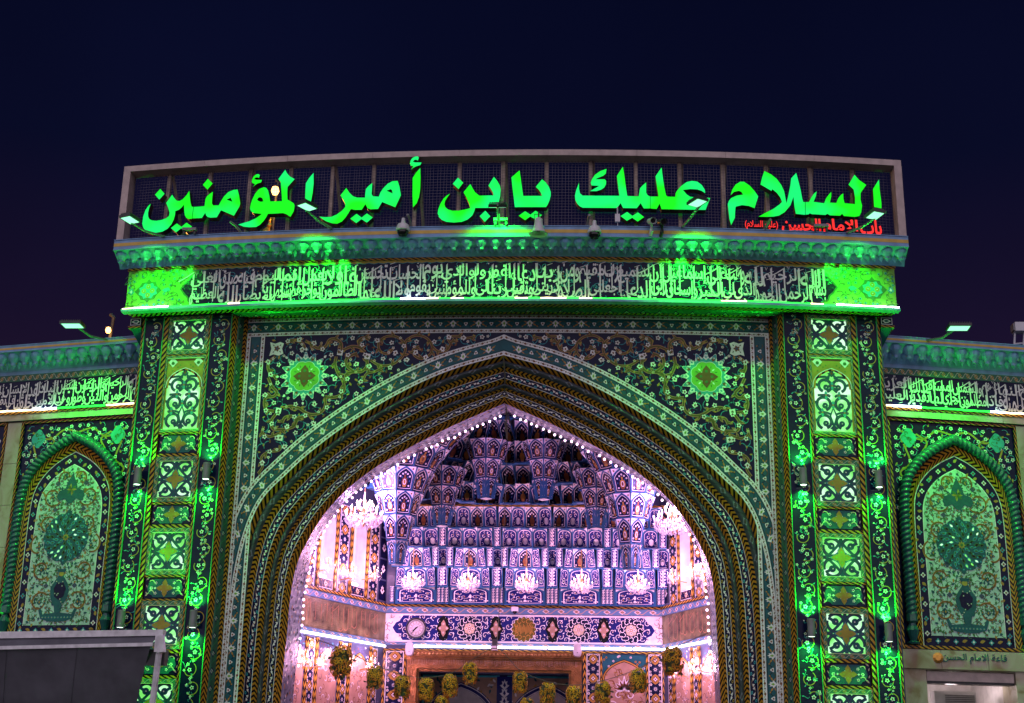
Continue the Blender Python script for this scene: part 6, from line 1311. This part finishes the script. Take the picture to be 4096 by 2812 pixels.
# ================================================================== green up/down lamps on the pilasters
LP = [(-6.604, 6.561, 'outer', 'upper', 'left'), (-5.296, 6.633, 'inner', 'upper', 'left'), (-6.64, 4.015, 'outer', 'lower', 'left'), (-5.30, 4.013, 'inner', 'lower', 'left'), (5.305, 6.596, 'inner', 'upper', 'right'), (6.642, 6.596, 'outer', 'upper', 'right'), (5.317, 3.995, 'inner', 'lower', 'right'), (6.641, 3.945, 'outer', 'lower', 'right')]
LP += [(-10.12, 3.45, 'pier', 'single', 'left'), (9.78, 3.30, 'pier', 'single', 'right')]
for x, h, io, ul, lr in LP:
    c = B(x, 0.14, h) if io != 'pier' else W(x, 0.14, h); t = thing('wall_lamp', ('%s grey green-shining cylinder on the %s strip of the %s pilaster' % (ul, io, 'awning-side' if lr == 'left' else 'doorway-side')) if io != 'pier' else 'grey green-shining cylinder on the marble pier %s' % ('behind the awning' if lr == 'left' else 'past the service doorway'), 'wall lamp', c, 'cylinder lamps on the pilasters')
    m = MB(); m.lathe([(0.058, -0.15), (0.062, -0.15), (0.062, -0.148), (0.064, -0.145), (0.064, 0.145), (0.062, 0.15), (0.058, 0.15), (0.058, 0.12), (0.0, 0.12)], 'lamp_grey', 18); m.lathe([(0.0, -0.12), (0.058, -0.12), (0.058, -0.15)], 'lamp_grey', 18); m.build('body', t, smooth=False)
    m = MB(); m.lathe([(0.0, 0.138), (0.054, 0.138)], 'lamp_face', 14); m.build('upper_lens', t); m = MB(); m.lathe([(0.0, -0.148), (0.056, -0.148)], 'lamp_face', 14); m.build('lower_lens', t)
    m = MB(); m.box(-0.03, 0.03, 0.05, 0.15, -0.03, 0.03, 'lamp_grey'); m.build('mount', t)
    for sg in (-1, 1): spot('wall_lamp_light', (c[0], c[1]+0.01, c[2]+sg*0.165), (c[0], c[1]+0.16, c[2]+sg*1.1), 230, GREEN, 2.1, 0.8, 0.04, t)

# ================================================================== cameras, horn, boxes on the cornice
def dome_cam(px, py, lab):
    x, h = fac(px, py, 0.86); c = B(x, 0.86, h); t = thing('security_camera', lab, 'security camera', c)
    m = MB(); m.lathe([(0.0, 0.20), (0.03, 0.19), (0.04, 0.10), (0.10, 0.06), (0.125, -0.01), (0.125, -0.05), (0.11, -0.06), (0.0, -0.06)], 'white_plastic', 18); m.build('body', t, smooth=False)
    m = MB(); m.lathe([(0.105, -0.06), (0.10, -0.10), (0.07, -0.15), (0.0, -0.17)], 'smoked', 18); m.build('dome_glass', t, smooth=True)
    m = MB(); m.box(-0.06, 0.06, 0.08, 0.16, -0.06, 0.10, 'white_plastic'); m.box(-0.03, 0.03, 0.0, 0.12, 0.05, 0.10, 'white_plastic'); m.build('mount', t)
dome_cam(1612, 912, 'white dome camera on the cornice beside a short pipe stub'); dome_cam(2378, 922, 'white dome camera on the cornice below the yellow-green dotted letter pair')
def bullet(px, py, key, lab, tilt):
    x, h = fac(px, py, 0.9); c = B(x, 0.9, h); t = thing('bullet_camera', lab, 'security camera', c)
    m = MB(); ax = Vector((tilt, -1, -0.35)).normalized(); m.tube([-ax*0.12, ax*0.10], 0.055, key, 14); m.tube([ax*0.09, ax*0.14], 0.062, key, 14, False); m.build('body', t)
    m = MB(); m.tube([ax*0.095, ax*0.105], 0.045, 'smoked', 12); m.build('lens', t); m = MB(); m.tube([(0, 0.05, -0.03), (0.0, 0.08, -0.16), (-0.02, 0.14, -0.22)], 0.035, key, 8); m.build('stalk', t)
bullet(2606, 884, 'white_plastic', 'white bullet camera with dark lens beside a dark tube camera', 0.25); bullet(2648, 888, 'dark_metal', 'dark tube camera beside the white bullet camera', 0.25)
x, h = fac(2154, 915, 0.95); c = B(x, 0.95, h); t = thing('horn_loudspeaker', 'pale horn loudspeaker pointing down from the cornice', 'loudspeaker', c)
m = MB(); m.lathe([(0.055, 0.20), (0.07, 0.18), (0.075, 0.10), (0.095, 0.0), (0.135, -0.08), (0.172, -0.10), (0.168, -0.105), (0.12, -0.085), (0.05, 0.02), (0.0, 0.03)], 'white_plastic', 22); m.build('horn', t, smooth=False)
m = MB(); m.lathe([(0.0, 0.0), (0.028, -0.005), (0.03, -0.06), (0.0, -0.07)], 'lamp_grey', 10); m.build('throat', t); m = MB(); m.tube([(-0.075, 0, 0.13), (-0.075, 0, 0.28), (0.075, 0, 0.28), (0.075, 0, 0.13)], 0.008, 'dark_metal', 5); m.tube([(0, 0, 0.2), (0, 0, 0.33)], 0.016, 'dark_metal', 6); m.tube([(0, 0, 0.28), (0.0, 0.25, 0.20), (0, 0.3, 0.05)], 0.014, 'dark_metal', 6); m.build('bracket', t)
x, h = fac(2470, 873, 0.72); m = MB(); m.box(-0.045, 0.045, -0.03, 0.03, -0.075, 0.075, 'white_plastic'); m.tube([(0, 0, 0.07), (0, 0, 0.22)], 0.012, 'white_plastic', 6); o = m.build('antenna_box'); o.location = B(x, 0.72, h); tag(o, 'small white aerial box on the sign mesh beside green dots', 'antenna')
m = MB(); m.tube([(0, 0, -0.07), (0.004, 0.0, -0.20), (0.02, 0.0, -0.26)], 0.006, 'white_plastic', 5); m.build('cable', o)
for px0, py0, px1, py1, lab in ((920, 887, 968, 935, 'bent cut pipe stub on the cornice below the green letters'), (1630, 858, 1646, 910, 'straight pipe stub beside the white dome camera'), (2357, 860, 2348, 907, 'dark pipe stub beside the second dome camera'), (3083, 877, 3056, 925, 'pipe stub in front of the red bracketed letters')):
    a, b = fac(px0, py0, 0.95), fac(px1, py1, 0.72); m = MB(); m.tube([(0, 0, 0), tuple((Vector(B(a[0], 0.95, a[1]))-Vector(B(b[0], 0.72, b[1])))*0.55+Vector((0.0, 0, 0.03))), tuple(Vector(B(a[0], 0.95, a[1]))-Vector(B(b[0], 0.72, b[1])))], 0.024, 'lamp_grey', 8); o = m.build('pipe_stub'); o.location = B(b[0], 0.72, b[1]); tag(o, lab, 'pipe')
for px, py, lab in ((757, 944, 'small flat lamp box on the cornice under the paired green dots'), (2003, 905, 'green-lit flat box at the foot of the straight floodlight post'), (3285, 932, 'small flat lamp box in front of the red letters')):
    x, h = fac(px, py, 0.80); m = MB(); m.box(-0.13, 0.13, -0.06, 0.06, -0.025, 0.025, 'lamp_grey'); m.box(-0.12, -0.08, -0.03, 0.03, -0.09, -0.025, 'dark_metal'); m.box(0.08, 0.12, -0.03, 0.03, -0.09, -0.025, 'dark_metal'); o = m.build('lamp_box'); o.location = B(x, 0.80, max(h, 11.06)); tag(o, lab, 'lamp box')
# ================================================================== bulbs round the arch, chandeliers, sconces
bs = thing('bulb_string', 'string of round pink-white bulbs along the inner arch edge', 'light string'); m = MB(); m.lathe([(0.0, -0.026), (0.016, -0.021), (0.026, 0.0), (0.021, 0.015), (0.009, 0.026), (0.0, 0.026)], 'bulb_pink', 10); b0 = m.build('bulb', bs, smooth=True); first = True
for sg in (-1, 1):
    n = 56; cd = MB(); q = [(sg*-(at(LC_, 0.33+0.67*i/60)[0]+0.03), 1.80, at(LC_, 0.33+0.67*i/60)[1]-0.02) for i in range(61)]; cd.tube(q, 0.008, 'cord', 5, False); cd.build('cable', bs)
    for i in range(n):
        if i in (17, 41): continue
        x, h = at(LC_, 0.33+0.665*i/n); x0, h0 = at(LC_, 0.33+0.665*i/n-0.01); x1, h1 = at(LC_, 0.33+0.665*i/n+0.01); l = math.hypot(x1-x0, h1-h0); nx, nh = (h1-h0)/l, -(x1-x0)/l
        o = b0 if first else link('bulb', b0.data, bs); first = False; jt = random.uniform(0.042, 0.066); o.location = (sg*-(x+nx*jt)+random.uniform(-.012, .012), 1.80, h+nh*jt+random.uniform(-.012, .012))
def point(par, loc, power, col, r=0.15):
    l = bpy.data.lights.new('lamp', 'POINT'); l.energy = power; l.color = col; l.shadow_soft_size = r; o = bpy.data.objects.new('lamp_light', l); COL.objects.link(o); o.parent = par; o.location = loc
PINK = (0.88, 0.40, 1.0); WARM = (1.0, 0.43, 0.74)
DATA = {}
def chand_parts(R, H, n, seed):
    r = random.Random(seed); fr = MB(); fr.lathe([(0.0, H*0.62), (R*0.10, H*0.55), (R*0.05, H*0.35), (R*0.16, H*0.15), (R*0.06, -H*0.05), (R*0.12, -H*0.25), (0.0, -H*0.40)], 'brass', 10)
    bulbs = []
    for k in range(n):
        tierk = k % 3; rr = R*(1.0, 0.72, 0.42)[tierk]; a = 2*math.pi*k/n+tierk*0.4; z = H*(0.0, 0.17, 0.34)[tierk]; c, s = math.cos(a), math.sin(a)
        fr.tube([(0, 0, z*0.6), (c*rr*0.5, s*rr*0.5, z-H*0.14), (c*rr, s*rr, z)], R*0.02, 'brass', 5); fr.tube([(c*rr, s*rr, z), (c*rr, s*rr, z+H*0.10)], R*0.03, 'crystal', 6); bulbs.append((c*rr, s*rr, z+H*0.10))
    cr = MB()
    for k in range(n*16):
        t = r.random(); rr = R*(1.05-0.55*max(0, (t-0.25))); a = r.uniform(0, 6.283); z = -H*0.38*t**0.8*(1 if r.random() < 0.8 else 0.4)+(H*0.25 if r.random() < 0.15 else 0); rr *= r.choice((1, 1, 0.8, 0.55)); u = R*r.uniform(0.035, 0.06)
        x, y = rr*math.cos(a), rr*math.sin(a); top, bot = (x, y, z+u*1.3), (x, y, z-u*1.6); e_ = [(x+u*0.6, y, z), (x, y+u*0.6, z), (x-u*0.6, y, z), (x, y-u*0.6, z)]
        for j in range(4): cr.face([top, e_[j], e_[(j+1) % 4]], 'crystal'); cr.face([bot, e_[(j+1) % 4], e_[j]], 'crystal')
    return fr, bulbs, cr
def chandelier(name, label, cat, loc, R, H, n, seed, power, group, chain, col=PINK, key='big'):
    t = thing(name, label, cat, loc, group)
    if key not in DATA:
        fr, bl, cr = chand_parts(R, H, n, seed); a = fr.build('frame', t); c = cr.build('crystal_drops', t); bm_ = MB(); bm_.lathe([(0.0, 0.0), (R*0.035, R*0.05), (R*0.028, R*0.13), (0.0, R*0.20)], 'candle', 7); DATA[key] = (a.data, c.data, bl, None); bo = bm_.build('candle_bulb', t); DATA[key] = (a.data, c.data, bl, bo.data); bo.location = bl[0]; rest = bl[1:]
    else:
        a, c, bl, bd_ = DATA[key]; link('frame', a, t); link('crystal_drops', c, t); rest = bl
    for p in rest: link('candle_bulb', DATA[key][3], t, p)
    if chain:
        ch = MB(); ch.tube([(0, 0, H*0.6), (0, 0, H*0.6+chain)], 0.012, 'brass', 5); ch.build('chain', t)
    point(t, (0, -R*1.1-(0.4 if key == 'big' else 0), H*0.1), power*0.5, col, R*0.4); point(t, (0, R*0.2, H*0.75), power*0.5, col, R*0.5)
    return t
for px, py, lab in ((1455, 2062, 'large crystal chandelier under the stalactite beside the clock side wall'), (2692, 2085, 'large crystal chandelier under the stalactite beside the plain end of the tile frieze')):
    x, h = dep(px, py, 5.2); chandelier('crystal_chandelier', lab, 'chandelier', (x, 5.2, h-0.02), 0.40, 0.62, 30, 3, 430, 'large porch chandeliers', 1.2, PINK, 'big')
for k, px in enumerate((1650, 1872, 2105, 2326, 2553)):
    x, h = dep(px, 2332+k*3, 8.15); chandelier('niche_chandelier', 'small crystal chandelier in front of a wide niche of the muqarnas', 'chandelier', (x, 8.15, h), 0.25, 0.44, 21, 4, 62, 'row of five chandeliers below the vault', 0.55, WARM, 'small')
def swall_hit(s, px, py, d):
    v = ray(px, py); a = s*v[0]+SK*v[1]; b = SB-d+SK*(SY-CAM[1])-s*CAM[0]; q = CAM+v*(b/a); return tuple(map(float, q))
SC_UP = [(-1, 1312, 2268), (-1, 1412, 2300), (-1, 1500, 2300), (1, 2690, 2310), (1, 2768, 2290), (1, 2838, 2270)]; SC_LO = [(-1, 1218, 2640), (-1, 1294, 2652), (-1, 1402, 2655), (-1, 1488, 2662), (1, 2694, 2688), (1, 2776, 2670), (1, 2852, 2640)]
for lst, g_, lab, pw_ in ((SC_UP, 'upper wall sconces', 'candle sconce beside the tall side windows with painted-on glow', 40), (SC_LO, 'lower wall sconces', 'candle sconce on the arched panels below the violet light tubes', 48)):
    for s, px, py in lst:
        q = swall_hit(s, px, py, 0.35); chandelier('wall_sconce', lab, 'sconce', q, 0.15, 0.36, 9, 6, pw_, g_, 0, WARM, 'sconce')
        b_ = MB(); b_.tube([(0, 0, -0.05), (s*0.33, 0.12, -0.10)], 0.014, 'brass', 6); b_.build('wall_arm', [o for o in COL.objects if o.name.startswith('wall_sconce')][-1])

# ================================================================== clock, speakers, small cameras in the porch
c = (-2.528, BK-0.07, 4.735); t = thing('wall_clock', 'round white wall clock with black rim on the tile frieze', 'clock', c)
m = MB(); m.lathe([(0.0, 0.03), (0.235, 0.03), (0.245, -0.02), (0.225, -0.05), (0.205, -0.02), (0.205, 0.0)], 'dark_metal', 32, (0, 0, 0), 'y'); m.build('rim', t)
m = MB(); m.lathe([(0.0, -0.005), (0.21, -0.005)], 'white_plastic', 32, (0, 0, 0), 'y'); m.build('dial', t)
cv = Canvas(); cv.ring(0, 0, 0.165, 0.172, 'black', 1, 32); cv.ring(0, 0, 0.095, 0.10, 'black', 1, 28)
for k in range(60): a = k*math.pi/30; cv.stroke([(0.172*math.cos(a), 0.172*math.sin(a)), (0.198*math.cos(a), 0.198*math.sin(a))], 0.005, 'black', 1)
for k in range(12):
    a = k*math.pi/6; cv.stroke([(0.115*math.cos(a), 0.115*math.sin(a)), (0.155*math.cos(a), 0.155*math.sin(a))], 0.012, 'tan', 1)
cv.build('numerals', lambda u, v, w: (u, -0.008-w, v), t)
cv = Canvas(); cv.stroke([(0.05, 0.04), (-0.11, -0.125)], 0.018, 'black', 3); cv.stroke([(0.02, 0.02), (-0.075, -0.07)], 0.028, 'black', 4); cv.disk(0, 0, 0.018, 'black', 5); cv.build('hands', lambda u, v, w: (u, -0.012-w, v), t)
for x, h, lab in ((-2.627, 4.225, 'white oval loudspeaker at the clock end of the gilt door top'), (1.289, 4.25, 'white oval loudspeaker at the niche end of the gilt door top')):
    m = MB(); n = 20; R_ = [(0.10*math.copysign(abs(math.cos(a))**0.6, math.cos(a)), 0.16*math.copysign(abs(math.sin(a))**0.75, math.sin(a))) for a in [2*math.pi*k/n for k in range(n)]]
    for (s0, y0), (s1, y1) in (((1.0, 0.0), (1.0, -0.06)), ((1.0, -0.06), (0.85, -0.10)), ((0.85, -0.10), (0.0, -0.11))):
        for k in range(n): a, b = R_[k], R_[(k+1) % n]; m.face([(a[0]*s0, y0, a[1]*s0), (b[0]*s0, y0, b[1]*s0), (b[0]*s1, y1, b[1]*s1), (a[0]*s1, y1, a[1]*s1)], 'white_plastic')
    o = m.build('oval_loudspeaker'); o.location = (x, BK-0.30, h); tag(o, lab, 'loudspeaker'); g_ = MB(); g_.lathe([(0.0, -0.001), (0.015, -0.001), (0.015, 0.0)], 'lamp_grey', 8, (0, -0.112, -0.06), 'y'); g_.build('badge', o)
t = thing('porch_camera', 'small white camera on the border above the tile frieze', 'security camera', (-0.193, BK-0.12, 5.17)); m = MB(); m.box(-0.08, 0.08, -0.06, 0.10, -0.02, 0.08, 'white_plastic'); m.build('body', t); m = MB(); m.lathe([(0.05, -0.02), (0.05, -0.06), (0.0, -0.09)], 'smoked', 12); m.build('dome_glass', t, smooth=True)
t = thing('frieze_sensor', 'black box sensor on a white base at the gap in the violet light tubes', 'sensor', (-0.65, BK-0.14, 4.36)); m = MB(); m.box(-0.06, 0.06, -0.05, 0.1, -0.02, 0.13, 'dark_metal'); m.build('body', t); m = MB(); m.box(-0.07, 0.07, -0.06, 0.1, -0.12, -0.025, 'white_plastic'); m.build('base', t)

# ================================================================== sunflower balls on a sagging cord
BQ = [(1365, 2640, 1.35), (1500, 2705, 1), (1610, 2745, 1), (1705, 2755, 1), (1800, 2740, 1), (1880, 2690, 0.95), (2080, 2725, 0.95), (2190, 2772, 1), (2295, 2785, 1), (2410, 2768, 1), (2550, 2720, 1.05), (2690, 2640, 1.25), (1768, 2822, 0.9), (2108, 2830, 0.9)]
def flower_ball(seed):
    r = random.Random(seed); core = MB(); core.lathe([(0.0, -0.19), (0.09, -0.165), (0.115, -0.05), (0.115, 0.06), (0.09, 0.13), (0.0, 0.16)], 'basket_leaf', 12); fl = MB(); lf = MB()
    for k in range(200):
        a = r.uniform(0, 6.283); z = r.uniform(-0.21, 0.17); rr = 0.135*math.sqrt(max(0.1, 1-((z+0.02)/0.215)**4)); n_ = Vector((math.cos(a), math.sin(a), 0.5 if z > 0.1 else r.uniform(-.5, .3))).normalized(); p = Vector((rr*math.cos(a), rr*math.sin(a), z)); u = n_.orthogonal().normalized(); v = n_.cross(u)
        if k < 165:
            s_ = r.uniform(0.026, 0.038); key = 'petal' if z > -0.05 or r.random() < 0.4 else 'petal2'
            for j in range(8):
                b = j*0.785; d = (u*math.cos(b)+v*math.sin(b)); e_ = (u*math.cos(b+0.39)+v*math.sin(b+0.39)); f_ = (u*math.cos(b-0.39)+v*math.sin(b-0.39)); fl.face([p+n_*0.012, p+f_*s_*0.6+n_*0.012, p+d*s_*1.15+n_*0.006, p+e_*s_*0.6+n_*0.012], key)
            fl.face([p+n_*0.016+(u*math.cos(j*1.05)+v*math.sin(j*1.05))*s_*0.38 for j in range(6)], 'disk')
        else:
            d = (u*r.uniform(-1, 1)+v*r.uniform(-1, 1)-Vector((0, 0, 0.8))).normalized(); e_ = n_.cross(d).normalized()*0.02; lf.face([p, p+d*0.04+e_+n_*0.02, p+d*0.085+n_*0.02, p+d*0.04-e_+n_*0.02], 'basket_leaf')
    return core, fl, lf
proto = []
for k in range(3):
    core, fl, lf = flower_ball(50+k); proto.append((core.build('core'), fl.build('flowers'), lf.build('leaves')))
for k, (px, py, sc_) in enumerate(BQ):
    x, h = dep(px, py, 2.25); t = thing('sunflower_ball', 'ball of yellow sunflowers hanging on the cord across the porch', 'flower ball', (x, 2.25, h), 'sunflower balls in the archway'); t.scale = (sc_,)*3; t.rotation_euler = (0, 0, k*1.3)
    for nm, o in zip(('core', 'flowers', 'leaves'), proto[k % 3]):
        c_ = link(nm, o.data, t)
        if nm != 'core': c_['kind'] = 'stuff'
for tr in proto:
    for o in tr: bpy.data.objects.remove(o)
pts = [dep(px, py-45, 2.25) for px, py, _ in BQ[:12]]; m = MB(); sp_ = spline([(-3.79, 3.95)]+pts[:6]+[(-0.15, 3.75)]+pts[6:]+[(3.80, 4.1)], 6); m.tube([(x, 2.25, h) for x, h in sp_], 0.008, 'cord', 5); m.tube([(-0.15, 2.25, 3.75), (-0.05, 2.1, 5.5), (0.0, 1.95, 8.15)], 0.006, 'cord', 5); o = m.build('garland_cord'); tag(o, 'thin dark cord swagged across the porch carrying the flower balls', 'cord')
rp = MB(); r = random.Random(4)
rp.tube([(0.0, 0.30, 8.82), (0.02, 0.55, 8.52), (0.0, 0.8, 8.25), (0.02, 1.2, 8.03), (0.015, 1.2, 7.75), (0.03, 1.2, 7.50)], 0.014, 'cord', 6)
for k in range(5): rp.tube([(0.03, 1.2, 8.0), (0.03+r.uniform(-.06, .08), 1.15, 7.8), (0.03+r.uniform(-.05, .10), 1.15, 7.62)], 0.006, 'cord', 4)
o = rp.build('apex_rope'); tag(o, 'frayed rope dangling from the apex of the arch', 'rope')

# ================================================================== awning at the left
t = thing('awning', 'retracted dark grey fabric awning with pale bars below the left niche', 'awning', (-6.6, -1.4, 3.4)); O_ = Vector((-6.6, -1.4, 3.4)); AL = lambda p: tuple(Vector(p)-O_)
def awp(px, py, y): x, h = dep(px, py, y); return (x, y, h)
yf = -1.55
a0, a1, b0_, b1 = awp(-260, 2530, yf), awp(655, 2518, yf), awp(-260, 2558, yf), awp(648, 2542, yf)
m = MB(); m.hexa([AL(b0_), AL(b1), AL((b1[0], b1[1]+0.16, b1[2])), AL((b0_[0], b0_[1]+0.16, b0_[2])), AL(a0), AL(a1), AL((a1[0], a1[1]+0.16, a1[2])), AL((a0[0], a0[1]+0.16, a0[2]))], 'awning_white'); m.build('cassette', t)
c0, c1, d0, d1 = awp(-260, 2590, yf-0.05), awp(612, 2570, yf-0.05), awp(-260, 2604, yf-0.05), awp(610, 2584, yf-0.05)
m = MB(); m.hexa([AL(d0), AL(d1), AL((d1[0], d1[1]+0.08, d1[2])), AL((d0[0], d0[1]+0.08, d0[2])), AL(c0), AL(c1), AL((c1[0], c1[1]+0.08, c1[2])), AL((c0[0], c0[1]+0.08, c0[2]))], 'awning_white'); m.build('front_bar', t)
m = MB(); top0, top1 = (b0_[0], yf+0.04, b0_[2]), (b1[0]-0.05, yf+0.04, b1[2]); lo0, lo1 = (c0[0], yf-0.02, c0[2]), (c1[0]-0.02, yf-0.02, c1[2])
m.face([AL(top0), AL(top1), AL(lo1), AL(lo0)], 'fabric')
e0, e1 = awp(-260, 3100, yf+1.3), awp(510, 3100, yf+1.3); s0, s1 = (d0[0], yf, d0[2]), (d1[0]-0.05, yf, d1[2])
def fab(a, b):
    p = Vector(s0)*(1-a)+Vector(s1)*a; q = Vector(e0)*(1-a)+Vector(e1)*a; v = p*(1-b)+q*b; v.z -= 0.10*math.sin(math.pi*b); v.x -= 0.07*math.sin(math.pi*b)*(a > 0.98); v.y += (0.02*math.sin(a*17+b*5)+0.03*max(0, a-0.7)*math.sin(a*60-b*14))*math.sin(math.pi*b); v.z -= 0.03*math.sin(a*6)*math.sin(math.pi*b); return AL(v)
m.grid(fab, 40, 16, 'fabric'); m.build('canopy', t, smooth=True, weld=True)
for a_ in (0.33, 0.66):
    sm = MB(); sm.tube([tuple(Vector(fab(a_, b_/12))+Vector((0, -0.006, 0))) for b_ in range(13)], 0.006, 'fabric', 4); sm.build('seam', t)
m = MB(); j0 = awp(643, 2560, yf); j1 = awp(598, 2900, yf+0.25); m.tube([AL(j0), AL(j1)], 0.052, 'awning_white', 8); m.build('arm', t)
m = MB(); j2 = awp(640, 2545, yf); m.tube([AL(j2), AL(awp(646, 2610, yf))], 0.075, 'awning_white', 8); m.hexa([AL((j2[0]+u, j2[1]+v, j2[2]+w)) for w in (-0.25, 0.02) for u, v in ((-0.06, -0.05), (0.05, -0.05), (0.05, 0.1), (-0.06, 0.1))], 'awning_white'); m.build('elbow', t)
m = MB(); j3 = awp(620, 2610, yf+0.15); m.hexa([AL((j3[0]+u, j3[1]+v, j3[2]+w)) for w in (-0.20, 0.05) for u, v in ((-0.14, 0), (0.16, 0), (0.16, 0.2), (-0.14, 0.2))], 'dark_metal'); m.build('wall_bracket', t)
m = MB(); po = awp(600, 2900, yf+0.25); m.tube([AL((po[0], po[1], po[2])), AL((po[0]-0.05, po[1], 0.0))], 0.05, 'awning_white', 8); m.tube([AL((po[0]-2.6, po[1]+0.05, po[2])), AL((po[0]-2.6, po[1], 0.0))], 0.05, 'awning_white', 8); m.build('post', t)

# ================================================================== golden dome and sodium lamps behind, small roof fixtures
x, h = dep(1070, 905, 30); R_ = 3.6; t = thing('golden_dome', 'tip of a golden dome with green-lit finial seen through the sign mesh', 'dome', (x, 30, 14)); zt = h-14
m = MB(); prof = [(4.4, 0), (4.7, 1.5), (4.6, 3.0), (4.1, 4.6), (3.2, 6.0), (2.1, zt-2.05), (1.2, zt-1.15), (0.45, zt-0.42), (0.12, zt-0.12), (0.0, zt)]; m.lathe(prof, 'gold_leaf', 48); m.build('shell', t)
dr = MB(); dr.lathe([(4.6, -14.0), (4.6, -0.4), (4.9, -0.2), (4.4, 0.0)], 'gold_leaf', 32); dr.build('drum', t)
fx, fh = dep(1082, 874, 30); m = MB(); m.lathe([(0.0, 0.9), (0.05, 0.6), (0.16, 0.45), (0.20, 0.3), (0.10, 0.12), (0.06, 0.0), (0.14, -0.15), (0.05, -0.3), (0.05, -0.9)], 'gold_leaf', 12, (fx-x, 0, fh-14-0.2)); m.build('finial', t)
lm = MB(); 
for k in range(8): a = k*0.785; c_ = (fx-x+0.27*math.cos(a), -0.2+0.05*math.sin(a), fh-14+0.10+0.17*math.sin(a)); lm.lathe([(0.0, -0.05), (0.05, 0.0), (0.0, 0.05)], 'dome_lamp', 6, c_)
lm.build('finial_lamp', t); point(t, (fx-x, -2.6, fh-14+1.4), 260, (0.3, 1.0, 0.5), 0.3); point(t, (-1.5, -6.0, zt-5.5), 1500, (1.0, 0.36, 0.06), 0.5)
def sodium(px, py, y, lab):
    x, h = dep(px, py, y); t = thing('street_lamp', lab, 'street lamp', (x, y, 0)); m = MB(); m.tube([(0.0, 0, 0), (0.0, 0, h-0.5), (0.06, 0, h+0.45), (-0.05, 0, h+0.55)], 0.05, 'dark_metal', 8); m.build('pole', t)
    k_ = y/18; m = MB(); m.lathe([(0.0, 0.15*k_), (0.08*k_, 0.11*k_), (0.11*k_, 0.0), (0.07*k_, -0.10*k_), (0.0, -0.11*k_)], 'sodium', 14, (0.0, -0.15, h)); m.build('lamp_globe', t, smooth=True); point(t, (0, -0.6, h-0.5), 260, (1.0, 0.42, 0.08), 0.25)
sodium(1104, 770, 27, 'orange sodium lamp glowing through the sign mesh above the dome'); sodium(440, 1328, 13.5, 'orange sodium lamp glowing behind the low wall by the gate')
m = MB(); q = [(-13.5, 5.2, 10.10), (-9.55, 4.2, 10.18)]
for (za, zb, k) in ((10.0, 10.14, 'beige_metal'), (10.14, 10.17, 'post_metal'), (9.2, 10.0, 'stone_dark')): m.hexa([(-14, 5.4, za), (-9.7, 4.4, za), (-9.7, 4.7, za), (-14, 5.7, za), (-14, 5.4, zb), (-9.7, 4.4, zb), (-9.7, 4.7, zb), (-14, 5.7, zb)], k)
o = m.build('roof_parapet'); tag(o, 'low pale roof parapet behind the wall with the awning', 'parapet'); m = MB(); m.tube([(-9.62, 4.4, 9.3), (-9.62, 4.4, 10.22)], 0.06, 'white_plastic', 8); m.build('end_post', o)
v_ = ray(4075, 1318); q = CAM+v_*((2.6-CAM[1])/v_[1]); t = thing('roof_fixture', 'pale boxy lamp on a small frame on the roof of the right wall', 'roof lamp', tuple(map(float, q)))
m = MB(); m.box(-0.10, 0.35, -0.12, 0.12, -0.06, 0.12, 'white_plastic'); m.build('housing', t); m = MB(); m.box(-0.13, -0.10, -0.10, 0.10, -0.04, 0.10, 'lamp_grey'); m.build('guard', t)
m = MB()
for x_ in (-0.08, 0.1): m.tube([(x_, 0, -0.06), (x_-0.05, 0, -0.42)], 0.02, 'white_plastic', 6)
m.tube([(-0.13, 0, -0.30), (0.10, 0, -0.28)], 0.015, 'white_plastic', 6); m.tube([(0.1, 0, -0.4), (0.1, 0.4, -0.55)], 0.02, 'white_plastic', 6); m.build('stand', t)
